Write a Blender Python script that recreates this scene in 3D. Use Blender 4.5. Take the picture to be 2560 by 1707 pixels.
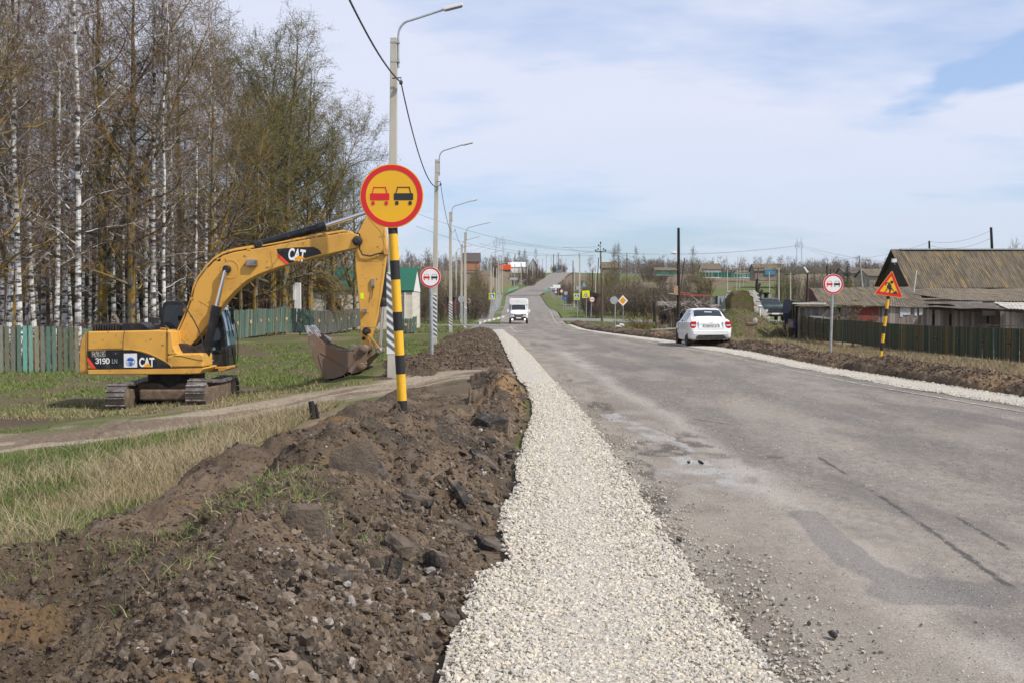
import bpy, math, random
import numpy as np
from mathutils import Vector, Matrix
R = math.radians
for o in list(bpy.data.objects): bpy.data.objects.remove(o)
SC = bpy.context.scene
COL = SC.collection

# ---------------------------------------------------------------- camera
CAMH = 1.65; FPX = 2900.0; PITCH = math.atan((853.5-758.6)/FPX)
cam = bpy.data.cameras.new('camera'); cam.sensor_width = 36; cam.lens = FPX/2560*36
cam.clip_start = 0.1; cam.clip_end = 6000
camo = bpy.data.objects.new('camera', cam); COL.objects.link(camo)
camo.location = (0, 0, CAMH); camo.rotation_euler = (math.pi/2-PITCH, 0, 0)
SC.camera = camo
SC.render.resolution_x = 1024; SC.render.resolution_y = 682

# ---------------------------------------------------------------- light
SUN_EL = 47.0; SUN_DIR = Vector((0.86, -0.51, 0)).normalized()
SUN_AZ = math.atan2(SUN_DIR.x, SUN_DIR.y)          # clockwise from +Y
world = bpy.data.worlds.new('World'); SC.world = world; world.use_nodes = True
wn = world.node_tree.nodes; wl = world.node_tree.links; wn.clear()
wout = wn.new('ShaderNodeOutputWorld'); wbg = wn.new('ShaderNodeBackground'); wbg.inputs['Strength'].default_value = 0.118
sky = wn.new('ShaderNodeTexSky'); sky.sky_type = 'NISHITA'; sky.sun_disc = False
sky.sun_elevation = R(SUN_EL); sky.sun_rotation = SUN_AZ; sky.air_density = 1.0; sky.dust_density = 1.2; sky.ozone_density = 1.0
tcw = wn.new('ShaderNodeTexCoord'); sepw = wn.new('ShaderNodeSeparateXYZ'); wl.new(tcw.outputs['Generated'], sepw.inputs[0])
def wmath(op, a, b=None):
    n = wn.new('ShaderNodeMath'); n.operation = op
    for i, q in enumerate((a, b)):
        if q is None: continue
        if isinstance(q, (int, float)): n.inputs[i].default_value = q
        else: wl.new(q, n.inputs[i])
    return n.outputs[0]
zz = wmath('ADD', wmath('MAXIMUM', sepw.outputs[2], 0.0), 0.13)
u_ = wmath('DIVIDE', sepw.outputs[0], zz); v_ = wmath('DIVIDE', sepw.outputs[1], zz)
cmb = wn.new('ShaderNodeCombineXYZ'); wl.new(u_, cmb.inputs[0]); wl.new(v_, cmb.inputs[1])
mpw = wn.new('ShaderNodeMapping'); mpw.inputs['Scale'].default_value = (0.62, 0.85, 1); mpw.inputs['Location'].default_value = (3.1, 1.7, 0.4)
mpw.inputs['Rotation'].default_value = (0, 0, R(24)); wl.new(cmb.outputs[0], mpw.inputs[0])
nzw = wn.new('ShaderNodeTexNoise'); nzw.inputs['Scale'].default_value = 1.0; nzw.inputs['Detail'].default_value = 7; nzw.inputs['Roughness'].default_value = 0.55
wl.new(mpw.outputs[0], nzw.inputs['Vector'])
rpw = wn.new('ShaderNodeValToRGB'); rpw.color_ramp.elements[0].position = 0.30; rpw.color_ramp.elements[0].color = (0.12, 0.12, 0.12, 1)
rpw.color_ramp.elements[1].position = 0.50; rpw.color_ramp.elements[1].color = (0.93, 0.93, 0.93, 1)
wl.new(nzw.outputs[0], rpw.inputs[0])
rph = wn.new('ShaderNodeValToRGB')      # thinner veil low over the horizon
rph.color_ramp.elements[0].position = 0.0; rph.color_ramp.elements[0].color = (0.62,)*3+(1,)
rph.color_ramp.elements[1].position = 0.16; rph.color_ramp.elements[1].color = (1, 1, 1, 1)
wl.new(sepw.outputs[2], rph.inputs[0])
nz2 = wn.new('ShaderNodeTexNoise'); nz2.inputs['Scale'].default_value = 2.6; nz2.inputs['Detail'].default_value = 6; wl.new(mpw.outputs[0], nz2.inputs['Vector'])
fac = wmath('MULTIPLY', rpw.outputs[0], rph.outputs[0])
mpg = wn.new('ShaderNodeMapping'); mpg.inputs['Scale'].default_value = (3.2, 2.0, 1); wl.new(cmb.outputs[0], mpg.inputs[0]); nz2b = wn.new('ShaderNodeTexNoise'); nz2b.inputs['Scale'].default_value = 2.0; nz2b.inputs['Detail'].default_value = 5; wl.new(mpg.outputs[0], nz2b.inputs['Vector'])
def gapmask(cu, cv, ax, ay, L, W):       # a break in the cloud: ellipse in cloud-plane coordinates, edges torn by the noise
    du = wmath('SUBTRACT', u_, cu); dv = wmath('SUBTRACT', v_, cv)
    a = wmath('DIVIDE', wmath('ADD', wmath('MULTIPLY', du, ax), wmath('MULTIPLY', dv, ay)), L); b = wmath('DIVIDE', wmath('SUBTRACT', wmath('MULTIPLY', du, ay), wmath('MULTIPLY', dv, ax)), W)
    d = wmath('ADD', wmath('ADD', wmath('MULTIPLY', a, a), wmath('MULTIPLY', b, b)), wmath('ADD', wmath('MULTIPLY', wmath('SUBTRACT', nz2.outputs[0], 0.5), 6.0), wmath('MULTIPLY', wmath('SUBTRACT', nz2b.outputs[0], 0.5), 5.0)))
    m = wn.new('ShaderNodeMapRange'); m.inputs[1].default_value = -.6; m.inputs[2].default_value = 2.6; m.interpolation_type = 'SMOOTHSTEP'; wl.new(d, m.inputs[0]); return m.outputs[0]
fac = wmath('MULTIPLY', fac, gapmask(1.22, 2.88, .29, -.957, .36, .10))
cc = wn.new('ShaderNodeMix'); cc.data_type = 'RGBA'
cc.inputs[6].default_value = (5.6, 6.0, 7.2, 1); cc.inputs[7].default_value = (6.15, 6.25, 7.2, 1); wl.new(nz2.outputs[0], cc.inputs[0])
mxw = wn.new('ShaderNodeMix'); mxw.data_type = 'RGBA'
tnt = wn.new('ShaderNodeMix'); tnt.data_type = 'RGBA'; tnt.blend_type = 'MULTIPLY'; tnt.inputs[0].default_value = 1; tnt.inputs[7].default_value = (.72, .95, 1.25, 1); wl.new(sky.outputs[0], tnt.inputs[6])
fac = wmath('MAXIMUM', fac, .30); wl.new(fac, mxw.inputs[0]); wl.new(tnt.outputs[2], mxw.inputs[6]); wl.new(cc.outputs[2], mxw.inputs[7])
wl.new(mxw.outputs[2], wbg.inputs[0]); wl.new(wbg.outputs[0], wout.inputs[0])
sun = bpy.data.lights.new('sun', 'SUN'); sun.energy = 4.0; sun.angle = R(0.6); sun.color = (1.0, 0.95, 0.87)
suno = bpy.data.objects.new('sun', sun); COL.objects.link(suno)
sd = Vector((SUN_DIR.x*math.cos(R(SUN_EL)), SUN_DIR.y*math.cos(R(SUN_EL)), math.sin(R(SUN_EL))))
suno.rotation_euler = sd.to_track_quat('Z', 'Y').to_euler(); suno.location = (20, -20, 40)
vs = SC.view_settings; vs.view_transform = 'Standard'; vs.look = 'None'; vs.exposure = 0.20; vs.gamma = 1.0
SC.render.engine = 'CYCLES'

# ---------------------------------------------------------------- pixel helpers (read off the photo, 2560 px wide)
cp, sp = math.cos(PITCH), math.sin(PITCH)
def P(px, py, Y):
    a = (px-1280)/FPX; b = (853.5-py)/FPX
    t = Y/(cp+b*sp)
    return Vector((t*a, Y, CAMH+t*(-sp+b*cp)))
def G(px, py, z=0.0):
    a = (px-1280)/FPX; b = (853.5-py)/FPX
    t = (z-CAMH)/(-sp+b*cp)
    return (t*a, t*(cp+b*sp))
def crop(x0, y0, s): return lambda x, y: (x0+x/s, y0+y/s)
OV = crop(0, 0, 0.91875); C1 = crop(160, 500, 2.6133); C3 = crop(1000, 560, 5.2273); C4 = crop(1400, 560, 4.704)
C5 = crop(1860, 540, 3.36); C6 = crop(860, 380, 3.2675); CA = crop(180, 800, 7.84); CM = crop(160, 740, 4.523)
CC = crop(760, 780, 7.84); CE = crop(1240, 740, 19.6); CF = crop(1360, 700, 11.2); CG = crop(1620, 700, 5.88)
CH = crop(2140, 660, 11.2); CI = crop(2180, 680, 6.189); CJ = crop(560, 680, 4.704); CK = crop(1200, 640, 8.7125)
def ppm(Y): return FPX/Y           # photo pixels per metre at depth Y

# ---------------------------------------------------------------- noise
def _h(ix, iy, s):
    n = (ix.astype(np.int64)*374761393 + iy.astype(np.int64)*668265263 + s*974634777) & 0xffffffff
    n = ((n ^ (n >> 13))*1274126177) & 0xffffffff
    return ((n ^ (n >> 16)) & 0xffff)/32767.5-1.0
def vn(x, y, s=0):
    x = np.asarray(x, float); y = np.asarray(y, float)
    ix = np.floor(x); iy = np.floor(y); fx = x-ix; fy = y-iy
    fx = fx*fx*(3-2*fx); fy = fy*fy*(3-2*fy)
    a = _h(ix, iy, s); b = _h(ix+1, iy, s); c = _h(ix, iy+1, s); d = _h(ix+1, iy+1, s)
    return (a+(b-a)*fx)*(1-fy)+(c+(d-c)*fx)*fy
def fbm(x, y, o=4, s=0, g=0.5):
    r = 0; a = 1; t = 0
    for i in range(o):
        r = r+a*vn(x*2**i+i*7.3, y*2**i-i*3.1, s+i*17); t += a; a *= g
    return r/t
def sst(e0, e1, x):
    t = np.clip((np.asarray(x, float)-e0)/(e1-e0), 0, 1); return t*t*(3-2*t)

# ---------------------------------------------------------------- the lie of the land
RY = [0, 50, 63, 76, 95, 124, 146, 171, 223, 254, 322, 349, 425, 455, 490, 520, 550, 580, 610, 640, 700, 1500]
RZ = [0, 0, -.15, -.33, -.49, -.55, -.3, .3, .45, .95, 3.7, 4.6, 7.8, 9.1, 11.3, 13.3, 15.1, 16.3, 17.6, 18.4, 19, 19]
def Rz(y): return np.interp(y, RY, RZ)
def ale(y): return np.interp(y, [0, 3, 8, 11.2, 16.7, 21.6, 35.7, 50, 76, 95, 124, 170, 254, 325, 400, 492, 610, 640, 900],
                             [1.2, 1.14, 1.12, 1.22, 1.38, 1.15, .72, .3, -.2, -.6, -.95, -1.2, -1.3, -1.3, 4.1, 12.9, 23, 26.5, 58])
def are(y): return np.interp(y, [0, 3, 12, 18.7, 23, 30, 38, 49, 60, 76, 95, 124, 170, 204, 255, 325, 400, 492, 610, 640, 900],
                             [9.4, 9.3, 8.9, 8.2, 7.75, 7.4, 7.25, 6.4, 6.0, 5.8, 5.3, 5.6, 6.5, 7.2, 7.5, 7.6, 12.6, 21.5, 31.5, 35, 67])
def gxr(y): return ale(y)-np.interp(y, [4, 5, 8, 11, 16.7, 21.6, 35, 50], [-.04, -.02, .06, .13, .30, .22, .10, .08])
def gle(y): return np.interp(y, [0, 5, 5.8, 6.4, 6.95, 7.25, 8.1, 8.9, 10.6, 11.2, 12.8, 18, 22.8, 25.4, 50, 76, 92, 100], [-.35, -.25, -.22, -.18, -.17, .02, -.03, -.05, .12, .08, .14, .38, .33, .18, -.45, -1.0, -1.5, -1.4])   # left rim of the gravel
def gre(y): return np.interp(y, [0, 12, 20, 30, 40, 49, 60, 76, 95, 115, 130], [10.4, 9.9, 9.0, 8.1, 8.1, 7.2, 6.9, 6.7, 6.0, 6.1, 6.2])
def side(y, t): return np.interp(y, [0, 120, 171, 254, 350, 450, 550, 640, 800, 1500], t)
def track_mask(x, y):     # the dirt track leaving the road to the left
    yc = np.interp(x, [-40, -14, -10, -7.9, -5.7, -2.9, -.8], [12, 19.5, 22.3, 23.8, 25.6, 27.0, 28.3])
    w = np.interp(x, [-40, -10, -7.5, -5.5, -1], [3.0, 3.2, 3.5, 3.2, 2.6])
    return np.clip(1-np.abs(y-yc)/w, 0, 1)*(x < .2)
def H(x, y):
    x = np.asarray(x, float); y = np.asarray(y, float)
    r = Rz(y); dl = ale(y)-x; dr = x-are(y)
    kl = np.interp(y, [35, 46, 60, 75, 100], [1, .92, .4, .12, .1]); kr = np.interp(y, [53, 75, 100, 150], [1, .75, .4, .3])
    pl = np.interp(dl, [0, 1.3, 2.3, 3.8, 5.2, 6.5, 8.5, 11.5], [0, .03, .07, .3, .45, .68, .88, 1.1])*kl
    pr = np.interp(dr, [0, 2.2, 4, 8, 12, 17], [0, .06, .22, .6, .85, 1.0])*kr
    z = r-np.where(dl > 0, pl, 0)-np.where(dr > 0, pr, 0)
    sl = side(y, [-.6, -.6, .3, 2.5, 7, 14, 17, 19, 19, 19]); sr = side(y, [-.9, -.9, -.2, 3.2, 8.6, 12.6, 15.5, 18, 18.5, 18.5])
    far = sst(120, 200, y)
    z = z+far*np.where(x < 0, sst(2, 16, dl)*(sl-r), sst(5, 45, dr)*(sr-r))
    off = np.clip(np.maximum(dl-2, dr-2.5), 0, 1)
    z = z+off*(0.07*fbm(x*.35, y*.35, 3, 5)+.03*vn(x*1.7, y*1.7, 9))
    # bucket spoil and the bank rising under the lamp post
    z = z+.42*np.exp(-(((x+3.3)/1.3)**2+((y-32.5)/2.4)**2))+.18*np.exp(-(((x+5)/1.1)**2+((y-31.5)/1.3)**2))
    z = z+.95*np.exp(-(((x-21.6)/2.6)**4+((y-97)/4.5)**4))
    z = z+off*track_mask(x, y)*(-.05+.05*np.cos((y+x*-.8)*5.0))
    # valley side left far: hollow behind
    return z
def Hs(x, y): return float(H(x, y))
def SL(y): return np.interp(y, [0, 5, 8.8, 13.2, 18, 22.8, 50], [-3.7, -3.8, -3.9, -3.6, -3.8, -3.6, -3.9])
def bankz(x, y):
    c1 = -1.25+.18*np.sin(y*.55)+.1*vn(y*.9, y*0, 3)
    c1 = np.where(y > 20, np.interp(y, [20, 30, 60, 95], [-1.0, -.8, -1.6, -2.6]), c1)
    a1 = .50+.10*vn(y*.45, y*0+3, 4); a1 = a1*np.interp(y, [4, 7, 9, 12, 14, 16, 18, 20, 30, 36, 50, 90], [.8, 1.15, 1.2, .95, .6, .32, .08, .0, .0, .35, .42, .35])
    r1 = a1*np.exp(-((x-c1)/.62)**2)
    r3 = np.interp(y, [13, 17, 24, 27, 30], [0, .24, .30, .12, 0])*np.exp(-((x-gle(y)+.55)/.3)**2)*(1+.4*vn(y*.8, y*0, 14)); r1 = r1+r3
    c2 = SL(y)+.95+.15*vn(y*.6, y*0, 8)+np.interp(y, [12, 17, 21], [0, .45, .5])
    r2 = (.34+.12*vn(y*.5, y*0, 12))*np.exp(-((x-c2)/.5)**2)*np.interp(y, [5, 11, 16, 22, 24], [.8, .9, 1.1, .7, .3])
    yc = np.interp(x, [-4, -2.5, -.8], [25.0, 26.8, 28.4]); gap = 1-np.exp(-((y-yc)/2.4)**4)*sst(-.6, -1.3, x-gle(y))
    late = 1.0
    b = (r1+r2*late+.10)*gap
    el = sst(0, .45, x-SL(y)-.22*fbm(x*1.3, y*1.3, 3, 21)); er = sst(0, .35, gle(y)-x+.10*vn(y*2.2, y*0, 31))
    e = el*er; b = b*np.interp(y, [26, 34], [1, .6])
    n = fbm(x*1.6, y*1.6, 2, 40)*.08
    cl = (1-np.abs(vn(x*2.1+.5*vn(x*2, y*2, 4), y*2.1, 57)))*.09*np.interp(y, [18, 30], [1, .3])+(1-np.abs(vn(x*4.3+.6*vn(x*3, y*3, 2), y*4.3, 50)))*.10+(1-np.abs(vn(x*10, y*10, 51)))*.036+vn(x*23, y*23, 52)*.013+vn(x*50, y*50, 53)*.006
    cl = cl*1.35*(.6+.5*vn(x*.9, y*.9, 61))*np.where(x < gle(y)-1.1, np.interp(y, [13, 17, 24, 32], [1, .5, .4, .8]), 1)+.035*fbm(x*6, y*6, 4, 66, .7)+np.abs(vn(x*75, y*75, 58))*.006*(y < 12); b = b-.07*sst(13, 17, y)*sst(32, 26, y)
    return e*(b+n+cl-.12)-(1-e)*.06
# ---------------------------------------------------------------- mesh helpers
def link(o, parent=None):
    COL.objects.link(o)
    if parent is not None: o.parent = parent
    return o
def tag(o, label=None, cat=None, group=None, kind=None):
    if label: o['label'] = label
    if cat: o['category'] = cat
    if group: o['group'] = group
    if kind: o['kind'] = kind
    return o
def empty(name, loc, label=None, cat=None, group=None, rz=0.0):
    o = bpy.data.objects.new(name, None); o.location = loc; o.rotation_euler = (0, 0, rz); o.empty_display_size = .3
    COL.objects.link(o); return tag(o, label, cat, group)
def world_off(parent):
    v = Vector((0, 0, 0)); p = parent
    while p is not None: v += Vector(p.location); p = p.parent
    return v
def npmesh(name, V, F, mats, parent=None, col=None, mi=None, smooth=False, rel=True):
    V = np.asarray(V, np.float32); F = np.asarray(F, np.int32)
    if parent is not None and rel: V = V-np.array(world_off(parent), np.float32)
    me = bpy.data.meshes.new(name); k = F.shape[1]
    me.vertices.add(len(V)); me.vertices.foreach_set('co', V.ravel())
    me.loops.add(F.size); me.loops.foreach_set('vertex_index', F.ravel())
    me.polygons.add(len(F)); me.polygons.foreach_set('loop_start', np.arange(0, F.size, k, dtype=np.int32))
    me.polygons.foreach_set('loop_total', np.full(len(F), k, np.int32))
    if mi is not None: me.polygons.foreach_set('material_index', np.asarray(mi, np.int32))
    me.polygons.foreach_set('use_smooth', np.full(len(F), smooth, bool))
    if col is not None:
        at = me.color_attributes.new('Col', 'FLOAT_COLOR', 'POINT')
        c = np.ones((len(V), 4), np.float32); c[:, :3] = col; at.data.foreach_set('color', c.ravel())
    for m in (mats if isinstance(mats, (list, tuple)) else [mats]): me.materials.append(m)
    me.update(calc_edges=True); me.validate()
    return link(bpy.data.objects.new(name, me), parent)
class MB:
    def __init__(s): s.v = []; s.f = []; s.m = []; s.c = []
    def add(s, vs, fs, m=0, col=None):
        n = len(s.v); s.v += [tuple(q) for q in vs]
        for f in fs: s.f.append([i+n for i in f]); s.m.append(m); s.c.append(col or (1, 1, 1))
    def box(s, x0, x1, y0, y1, z0, z1, m=0, col=None, T=None):
        vs = [Vector(q) for q in ((x0, y0, z0), (x1, y0, z0), (x1, y1, z0), (x0, y1, z0), (x0, y0, z1), (x1, y0, z1), (x1, y1, z1), (x0, y1, z1))]
        if T is not None: vs = [T @ q for q in vs]
        s.add(vs, [(0, 3, 2, 1), (4, 5, 6, 7), (0, 1, 5, 4), (1, 2, 6, 5), (2, 3, 7, 6), (3, 0, 4, 7)], m, col)
    def prism(s, pts, a0, a1, axis='y', m=0, col=None, T=None):
        n = len(pts)
        f = {'y': lambda u, v, a: (u, a, v), 'x': lambda u, v, a: (a, u, v), 'z': lambda u, v, a: (u, v, a)}[axis]
        vs = [Vector(f(u, v, a)) for a in (a0, a1) for u, v in pts]
        if T is not None: vs = [T @ q for q in vs]
        s.add(vs, [tuple(range(n)), tuple(range(2*n-1, n-1, -1))]+[(i, n+i, n+(i+1) % n, (i+1) % n) for i in range(n)], m, col)
    def tube(s, path, r, n=8, m=0, col=None, caps=True):
        path = [Vector(p) for p in path]; K = len(path)
        if not isinstance(r, (list, tuple)): r = [r]*K
        vs = []; up = None
        for i, p in enumerate(path):
            d = (path[min(i+1, K-1)]-path[max(i-1, 0)]).normalized()
            if up is None: up = Vector((0, 0, 1)) if abs(d.z) < .9 else Vector((1, 0, 0))
            a = d.cross(up).normalized(); b = a.cross(d).normalized(); up = b
            for j in range(n):
                t = 2*math.pi*(j+.5)/n; vs.append(p+a*(math.cos(t)*r[i])+b*(math.sin(t)*r[i]))
        fs = [(i*n+j, i*n+(j+1) % n, (i+1)*n+(j+1) % n, (i+1)*n+j) for i in range(K-1) for j in range(n)]
        if caps: fs += [tuple(range(n-1, -1, -1)), tuple(range((K-1)*n, K*n))]
        s.add(vs, fs, m, col)
    def lathe(s, prof, c, axis='x', n=24, m=0, col=None):     # prof: (axial, radius)
        vs = []
        for a, r in prof:
            for j in range(n):
                t = 2*math.pi*j/n; q = {'x': (a, r*math.cos(t), r*math.sin(t)), 'y': (r*math.cos(t), a, r*math.sin(t)), 'z': (r*math.cos(t), r*math.sin(t), a)}[axis]
                vs.append((c[0]+q[0], c[1]+q[1], c[2]+q[2]))
        K = len(prof)
        fs = [(i*n+j, i*n+(j+1) % n, (i+1)*n+(j+1) % n, (i+1)*n+j) for i in range(K-1) for j in range(n)]
        fs += [tuple(range(n)), tuple(range((K-1)*n, K*n))]
        s.add(vs, fs, m, col)
    def build(s, name, mats, parent=None, smooth=False, bevel=0, sub=0):
        me = bpy.data.meshes.new(name); off = world_off(parent) if parent is not None else Vector((0, 0, 0))
        me.from_pydata([(a-off.x, b-off.y, c-off.z) for a, b, c in s.v], [], s.f)
        for q in (mats if isinstance(mats, (list, tuple)) else [mats]): me.materials.append(q)
        me.polygons.foreach_set('material_index', s.m)
        if any(c != (1, 1, 1) for c in s.c):
            at = me.color_attributes.new('Col', 'FLOAT_COLOR', 'CORNER'); a = []
            for f, c in zip(s.f, s.c): a += [c[0], c[1], c[2], 1.0]*len(f)
            at.data.foreach_set('color', a)
        me.update(); o = bpy.data.objects.new(name, me)
        import bmesh
        b = bmesh.new(); b.from_mesh(me); bmesh.ops.recalc_face_normals(b, faces=b.faces); b.to_mesh(me); b.free()
        if smooth: me.polygons.foreach_set('use_smooth', [True]*len(me.polygons))
        if bevel:
            q = o.modifiers.new('bevel', 'BEVEL'); q.width = bevel; q.segments = 2; q.limit_method = 'ANGLE'; q.angle_limit = R(35)
        if smooth:
            try: me.set_sharp_from_angle(angle=R(38))
            except Exception: pass
        return link(o, parent)
def text_obj(name, s, size, m, T, parent=None, bold=0.0, ext=.002, ax='CENTER', sx=1.0):
    cu = bpy.data.curves.new(name, 'FONT'); cu.body = s; cu.size = size; cu.extrude = ext; cu.offset = bold; cu.align_x = ax; cu.align_y = 'CENTER'
    t = bpy.data.objects.new(name, cu); COL.objects.link(t)
    bpy.context.view_layer.update()
    me = bpy.data.meshes.new_from_object(t.evaluated_get(bpy.context.evaluated_depsgraph_get()))
    COL.objects.unlink(t); bpy.data.objects.remove(t)
    me.transform(Matrix.Diagonal((sx, 1, 1, 1)))
    off = world_off(parent) if parent is not None else Vector((0, 0, 0))
    me.transform(Matrix.Translation(-off) @ T); me.materials.clear(); me.materials.append(m); me.name = name
    return link(bpy.data.objects.new(name, me), parent)
FACE = Matrix.Rotation(math.pi/2, 4, 'X')      # text lying in x-y -> standing, facing -y
def copy_tree(o, parent=None, **kw):
    c = o.copy(); COL.objects.link(c)
    if parent is not None: c.parent = parent
    for ch in list(o.children): copy_tree(ch, c)
    return c
# ---------------------------------------------------------------- materials
def mat(name, base, rough=.7, metal=0.0, var=None, vs=4.0, vr=(.4, .65), bump=0.0, bs=40.0, st=(1, 1, 1), attr=False, spec=.4, det=6, var2=None, v2s=15, v2r=(.55, .7), fine=0, world_co=False, coat=0):
    m = bpy.data.materials.new(name); m.use_nodes = True; n = m.node_tree.nodes; l = m.node_tree.links
    b = n['Principled BSDF']; b.inputs['Roughness'].default_value = rough; b.inputs['Metallic'].default_value = metal
    b.inputs['Specular IOR Level'].default_value = spec
    if coat: b.inputs['Coat Weight'].default_value = coat
    tc = n.new('ShaderNodeTexCoord'); mp = n.new('ShaderNodeMapping'); mp.inputs['Scale'].default_value = st
    if world_co:
        ge = n.new('ShaderNodeNewGeometry'); l.new(ge.outputs['Position'], mp.inputs[0])
    else: l.new(tc.outputs['Object'], mp.inputs[0])
    def noise(sc, d=det):
        q = n.new('ShaderNodeTexNoise'); q.inputs['Scale'].default_value = sc; q.inputs['Detail'].default_value = d; q.inputs['Roughness'].default_value = .6
        l.new(mp.outputs[0], q.inputs['Vector']); return q.outputs[0]
    def ramp(src, a, c):
        q = n.new('ShaderNodeMapRange'); q.inputs[1].default_value = a; q.inputs[2].default_value = c; q.interpolation_type = 'SMOOTHSTEP'
        l.new(src, q.inputs[0]); return q.outputs[0]
    def mixc(f, A, B, mode='MIX'):
        q = n.new('ShaderNodeMix'); q.data_type = 'RGBA'; q.blend_type = mode
        if isinstance(f, float): q.inputs[0].default_value = f
        else: l.new(f, q.inputs[0])
        for i, X in ((6, A), (7, B)):
            if isinstance(X, tuple): q.inputs[i].default_value = X if len(X) == 4 else X+(1,)
            else: l.new(X, q.inputs[i])
        return q.outputs[2]
    c = tuple(base)
    if attr:
        a = n.new('ShaderNodeAttribute'); a.attribute_name = 'Col'; c = mixc(1.0, a.outputs['Color'], tuple(base), 'MULTIPLY')
    if var: c = mixc(ramp(noise(vs), *vr), c, tuple(var))
    if var2: c = mixc(ramp(noise(v2s), *v2r), c, tuple(var2))
    if fine:
        g = ramp(noise(fine, 3), .25, .75)
        k = n.new('ShaderNodeMapRange'); k.inputs[3].default_value = .72; k.inputs[4].default_value = 1.25; l.new(g, k.inputs[0])
        hs = n.new('ShaderNodeVectorMath'); hs.operation = 'SCALE'; l.new(k.outputs[0], hs.inputs['Scale'])
        if isinstance(c, tuple): hs.inputs[0].default_value = c[:3]
        else: l.new(c, hs.inputs[0])
        c = hs.outputs[0]
    if isinstance(c, tuple): b.inputs['Base Color'].default_value = c if len(c) == 4 else c+(1,)
    else: l.new(c, b.inputs['Base Color'])
    if bump:
        q = n.new('ShaderNodeBump'); q.inputs['Strength'].default_value = min(1, bump); q.inputs['Distance'].default_value = .02*max(1, bump)
        l.new(noise(bs), q.inputs['Height']); l.new(q.outputs[0], b.inputs['Normal'])
    return m
M = {}
M['yellow'] = mat('machine_yellow', (.63, .335, .062), .42, var=(.47, .25, .05), vs=1.3, vr=(.45, .75), var2=(.17, .10, .05), v2s=7, v2r=(.60, .72), bump=.1, bs=6)
M['yellow_dirty'] = mat('machine_yellow_dirty', (.52, .27, .05), .55, var=(.12, .07, .035), vs=2.2, vr=(.45, .7), bump=.15, bs=15)
M['black_paint'] = mat('black_paint', (.012, .012, .014), .35, var=(.05, .045, .04), vs=5, vr=(.5, .75))
M['black_matt'] = mat('black_matt', (.018, .018, .018), .75, var=(.05, .042, .035), vs=7)
M['rubber'] = mat('rubber', (.02, .02, .02), .8, var=(.06, .05, .04), vs=9)
M['chrome'] = mat('chrome_rod', (.75, .76, .78), .18, 1.0)
M['steel'] = mat('steel_worn', (.36, .33, .31), .45, .7, var=(.12, .085, .06), vs=3, vr=(.4, .65))
M['mud'] = mat('dried_mud', (.12, .082, .055), .95, var=(.17, .125, .085), vs=6, bump=.9, bs=14)
M['bucket'] = mat('bucket_steel', (.165, .112, .074), .8, .05, var=(.20, .10, .055), vs=2.2, vr=(.5, .68), var2=(.25, .22, .19), v2s=1.3, v2r=(.52, .68), bump=.3, bs=18)
M['bucket_bright'] = mat('bucket_edge', (.5, .48, .47), .35, .7, var=(.2, .15, .12), vs=12)
M['glass'] = mat('dark_glass', (.012, .016, .02), .06, spec=.8)
M['glass_blue'] = mat('pale_glass', (.20, .33, .37), .08, spec=.8)
M['red'] = mat('sign_red', (.62, .018, .022), .38); M['orange_red'] = mat('stripe_red', (.75, .06, .03), .5)
M['amber'] = mat('sign_amber', (.80, .42, .012), .38, var=(.76, .40, .02), vs=3)
M['white'] = mat('sign_white', (.78, .78, .77), .4); M['black'] = mat('sign_black', (.028, .028, .03), .45)
M['cyl_yellow'] = mat('post_yellow', (.74, .40, .02), .5, var=(.55, .30, .04), vs=9, vr=(.55, .75), bump=.1, bs=25)
M['cyl_black'] = mat('post_black', (.018, .018, .018), .55, var=(.18, .10, .03), vs=16, vr=(.66, .74))
M['blue'] = mat('sign_blue', (.02, .10, .42), .4); M['lime'] = mat('sign_lime', (.68, .80, .01), .45)
M['orange'] = mat('sign_orange', (.85, .33, .0), .4)
M['grey'] = mat('grey_paint', (.38, .39, .40), .5, var=(.30, .30, .30), vs=4)
M['galv'] = mat('galvanised', (.42, .44, .44), .45, .5, var=(.33, .34, .34), vs=8)
M['concrete'] = mat('concrete_post', (.46, .43, .36), .85, var=(.37, .345, .29), vs=3, vr=(.4, .7), bump=.2, bs=30, st=(1, 1, .4))
M['concrete2'] = mat('concrete_grey', (.36, .34, .30), .9, var=(.26, .24, .21), vs=2, bump=.3, bs=20)
M['stripe_w'] = mat('post_white', (.66, .65, .62), .7, var=(.45, .44, .41), vs=12, vr=(.55, .75)); M['stripe_g'] = mat('post_grey', (.11, .12, .125), .75, var=(.3, .3, .29), vs=14, vr=(.6, .75))
M['soil'] = mat('turned_soil', (1, 1, 1), 1.0, attr=True, bump=.9, bs=60, fine=45, spec=.1, world_co=True)
M['ground'] = mat('grassy_ground', (1, 1, 1), 1.0, attr=True, bump=.7, bs=9, fine=14, spec=.1, world_co=True)
M['asphalt'] = mat('old_asphalt', (1, 1, 1), .82, attr=True, bump=.6, bs=90, fine=75, spec=.3, world_co=True, var=(.50, .47, .42), vs=95, vr=(.60, .70), var2=(.06, .055, .05), v2s=60, v2r=(.64, .74))
M['gravel'] = mat('crushed_stone', (1, 1, 1), .9, attr=True, fine=40, spec=.2, world_co=True)
M['gravel_bed'] = mat('gravel_bed', (.50, .465, .40), .95, var=(.33, .30, .26), vs=28, vr=(.42, .6), bump=1.2, bs=38, spec=.1, world_co=True, var2=(.52, .48, .41), v2s=17, v2r=(.5, .62))
M['paint_line'] = mat('worn_line_paint', (.44, .42, .385), .85, var=(.25, .22, .185), vs=3.5, vr=(.34, .56), world_co=True)
M['grass'] = mat('grass_blades', (1, 1, 1), .75, attr=True, spec=.15)
M['attr'] = mat('weathered_boards', (1, 1, 1), .9, attr=True, fine=9, st=(6, 6, .6), spec=.15)
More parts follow.
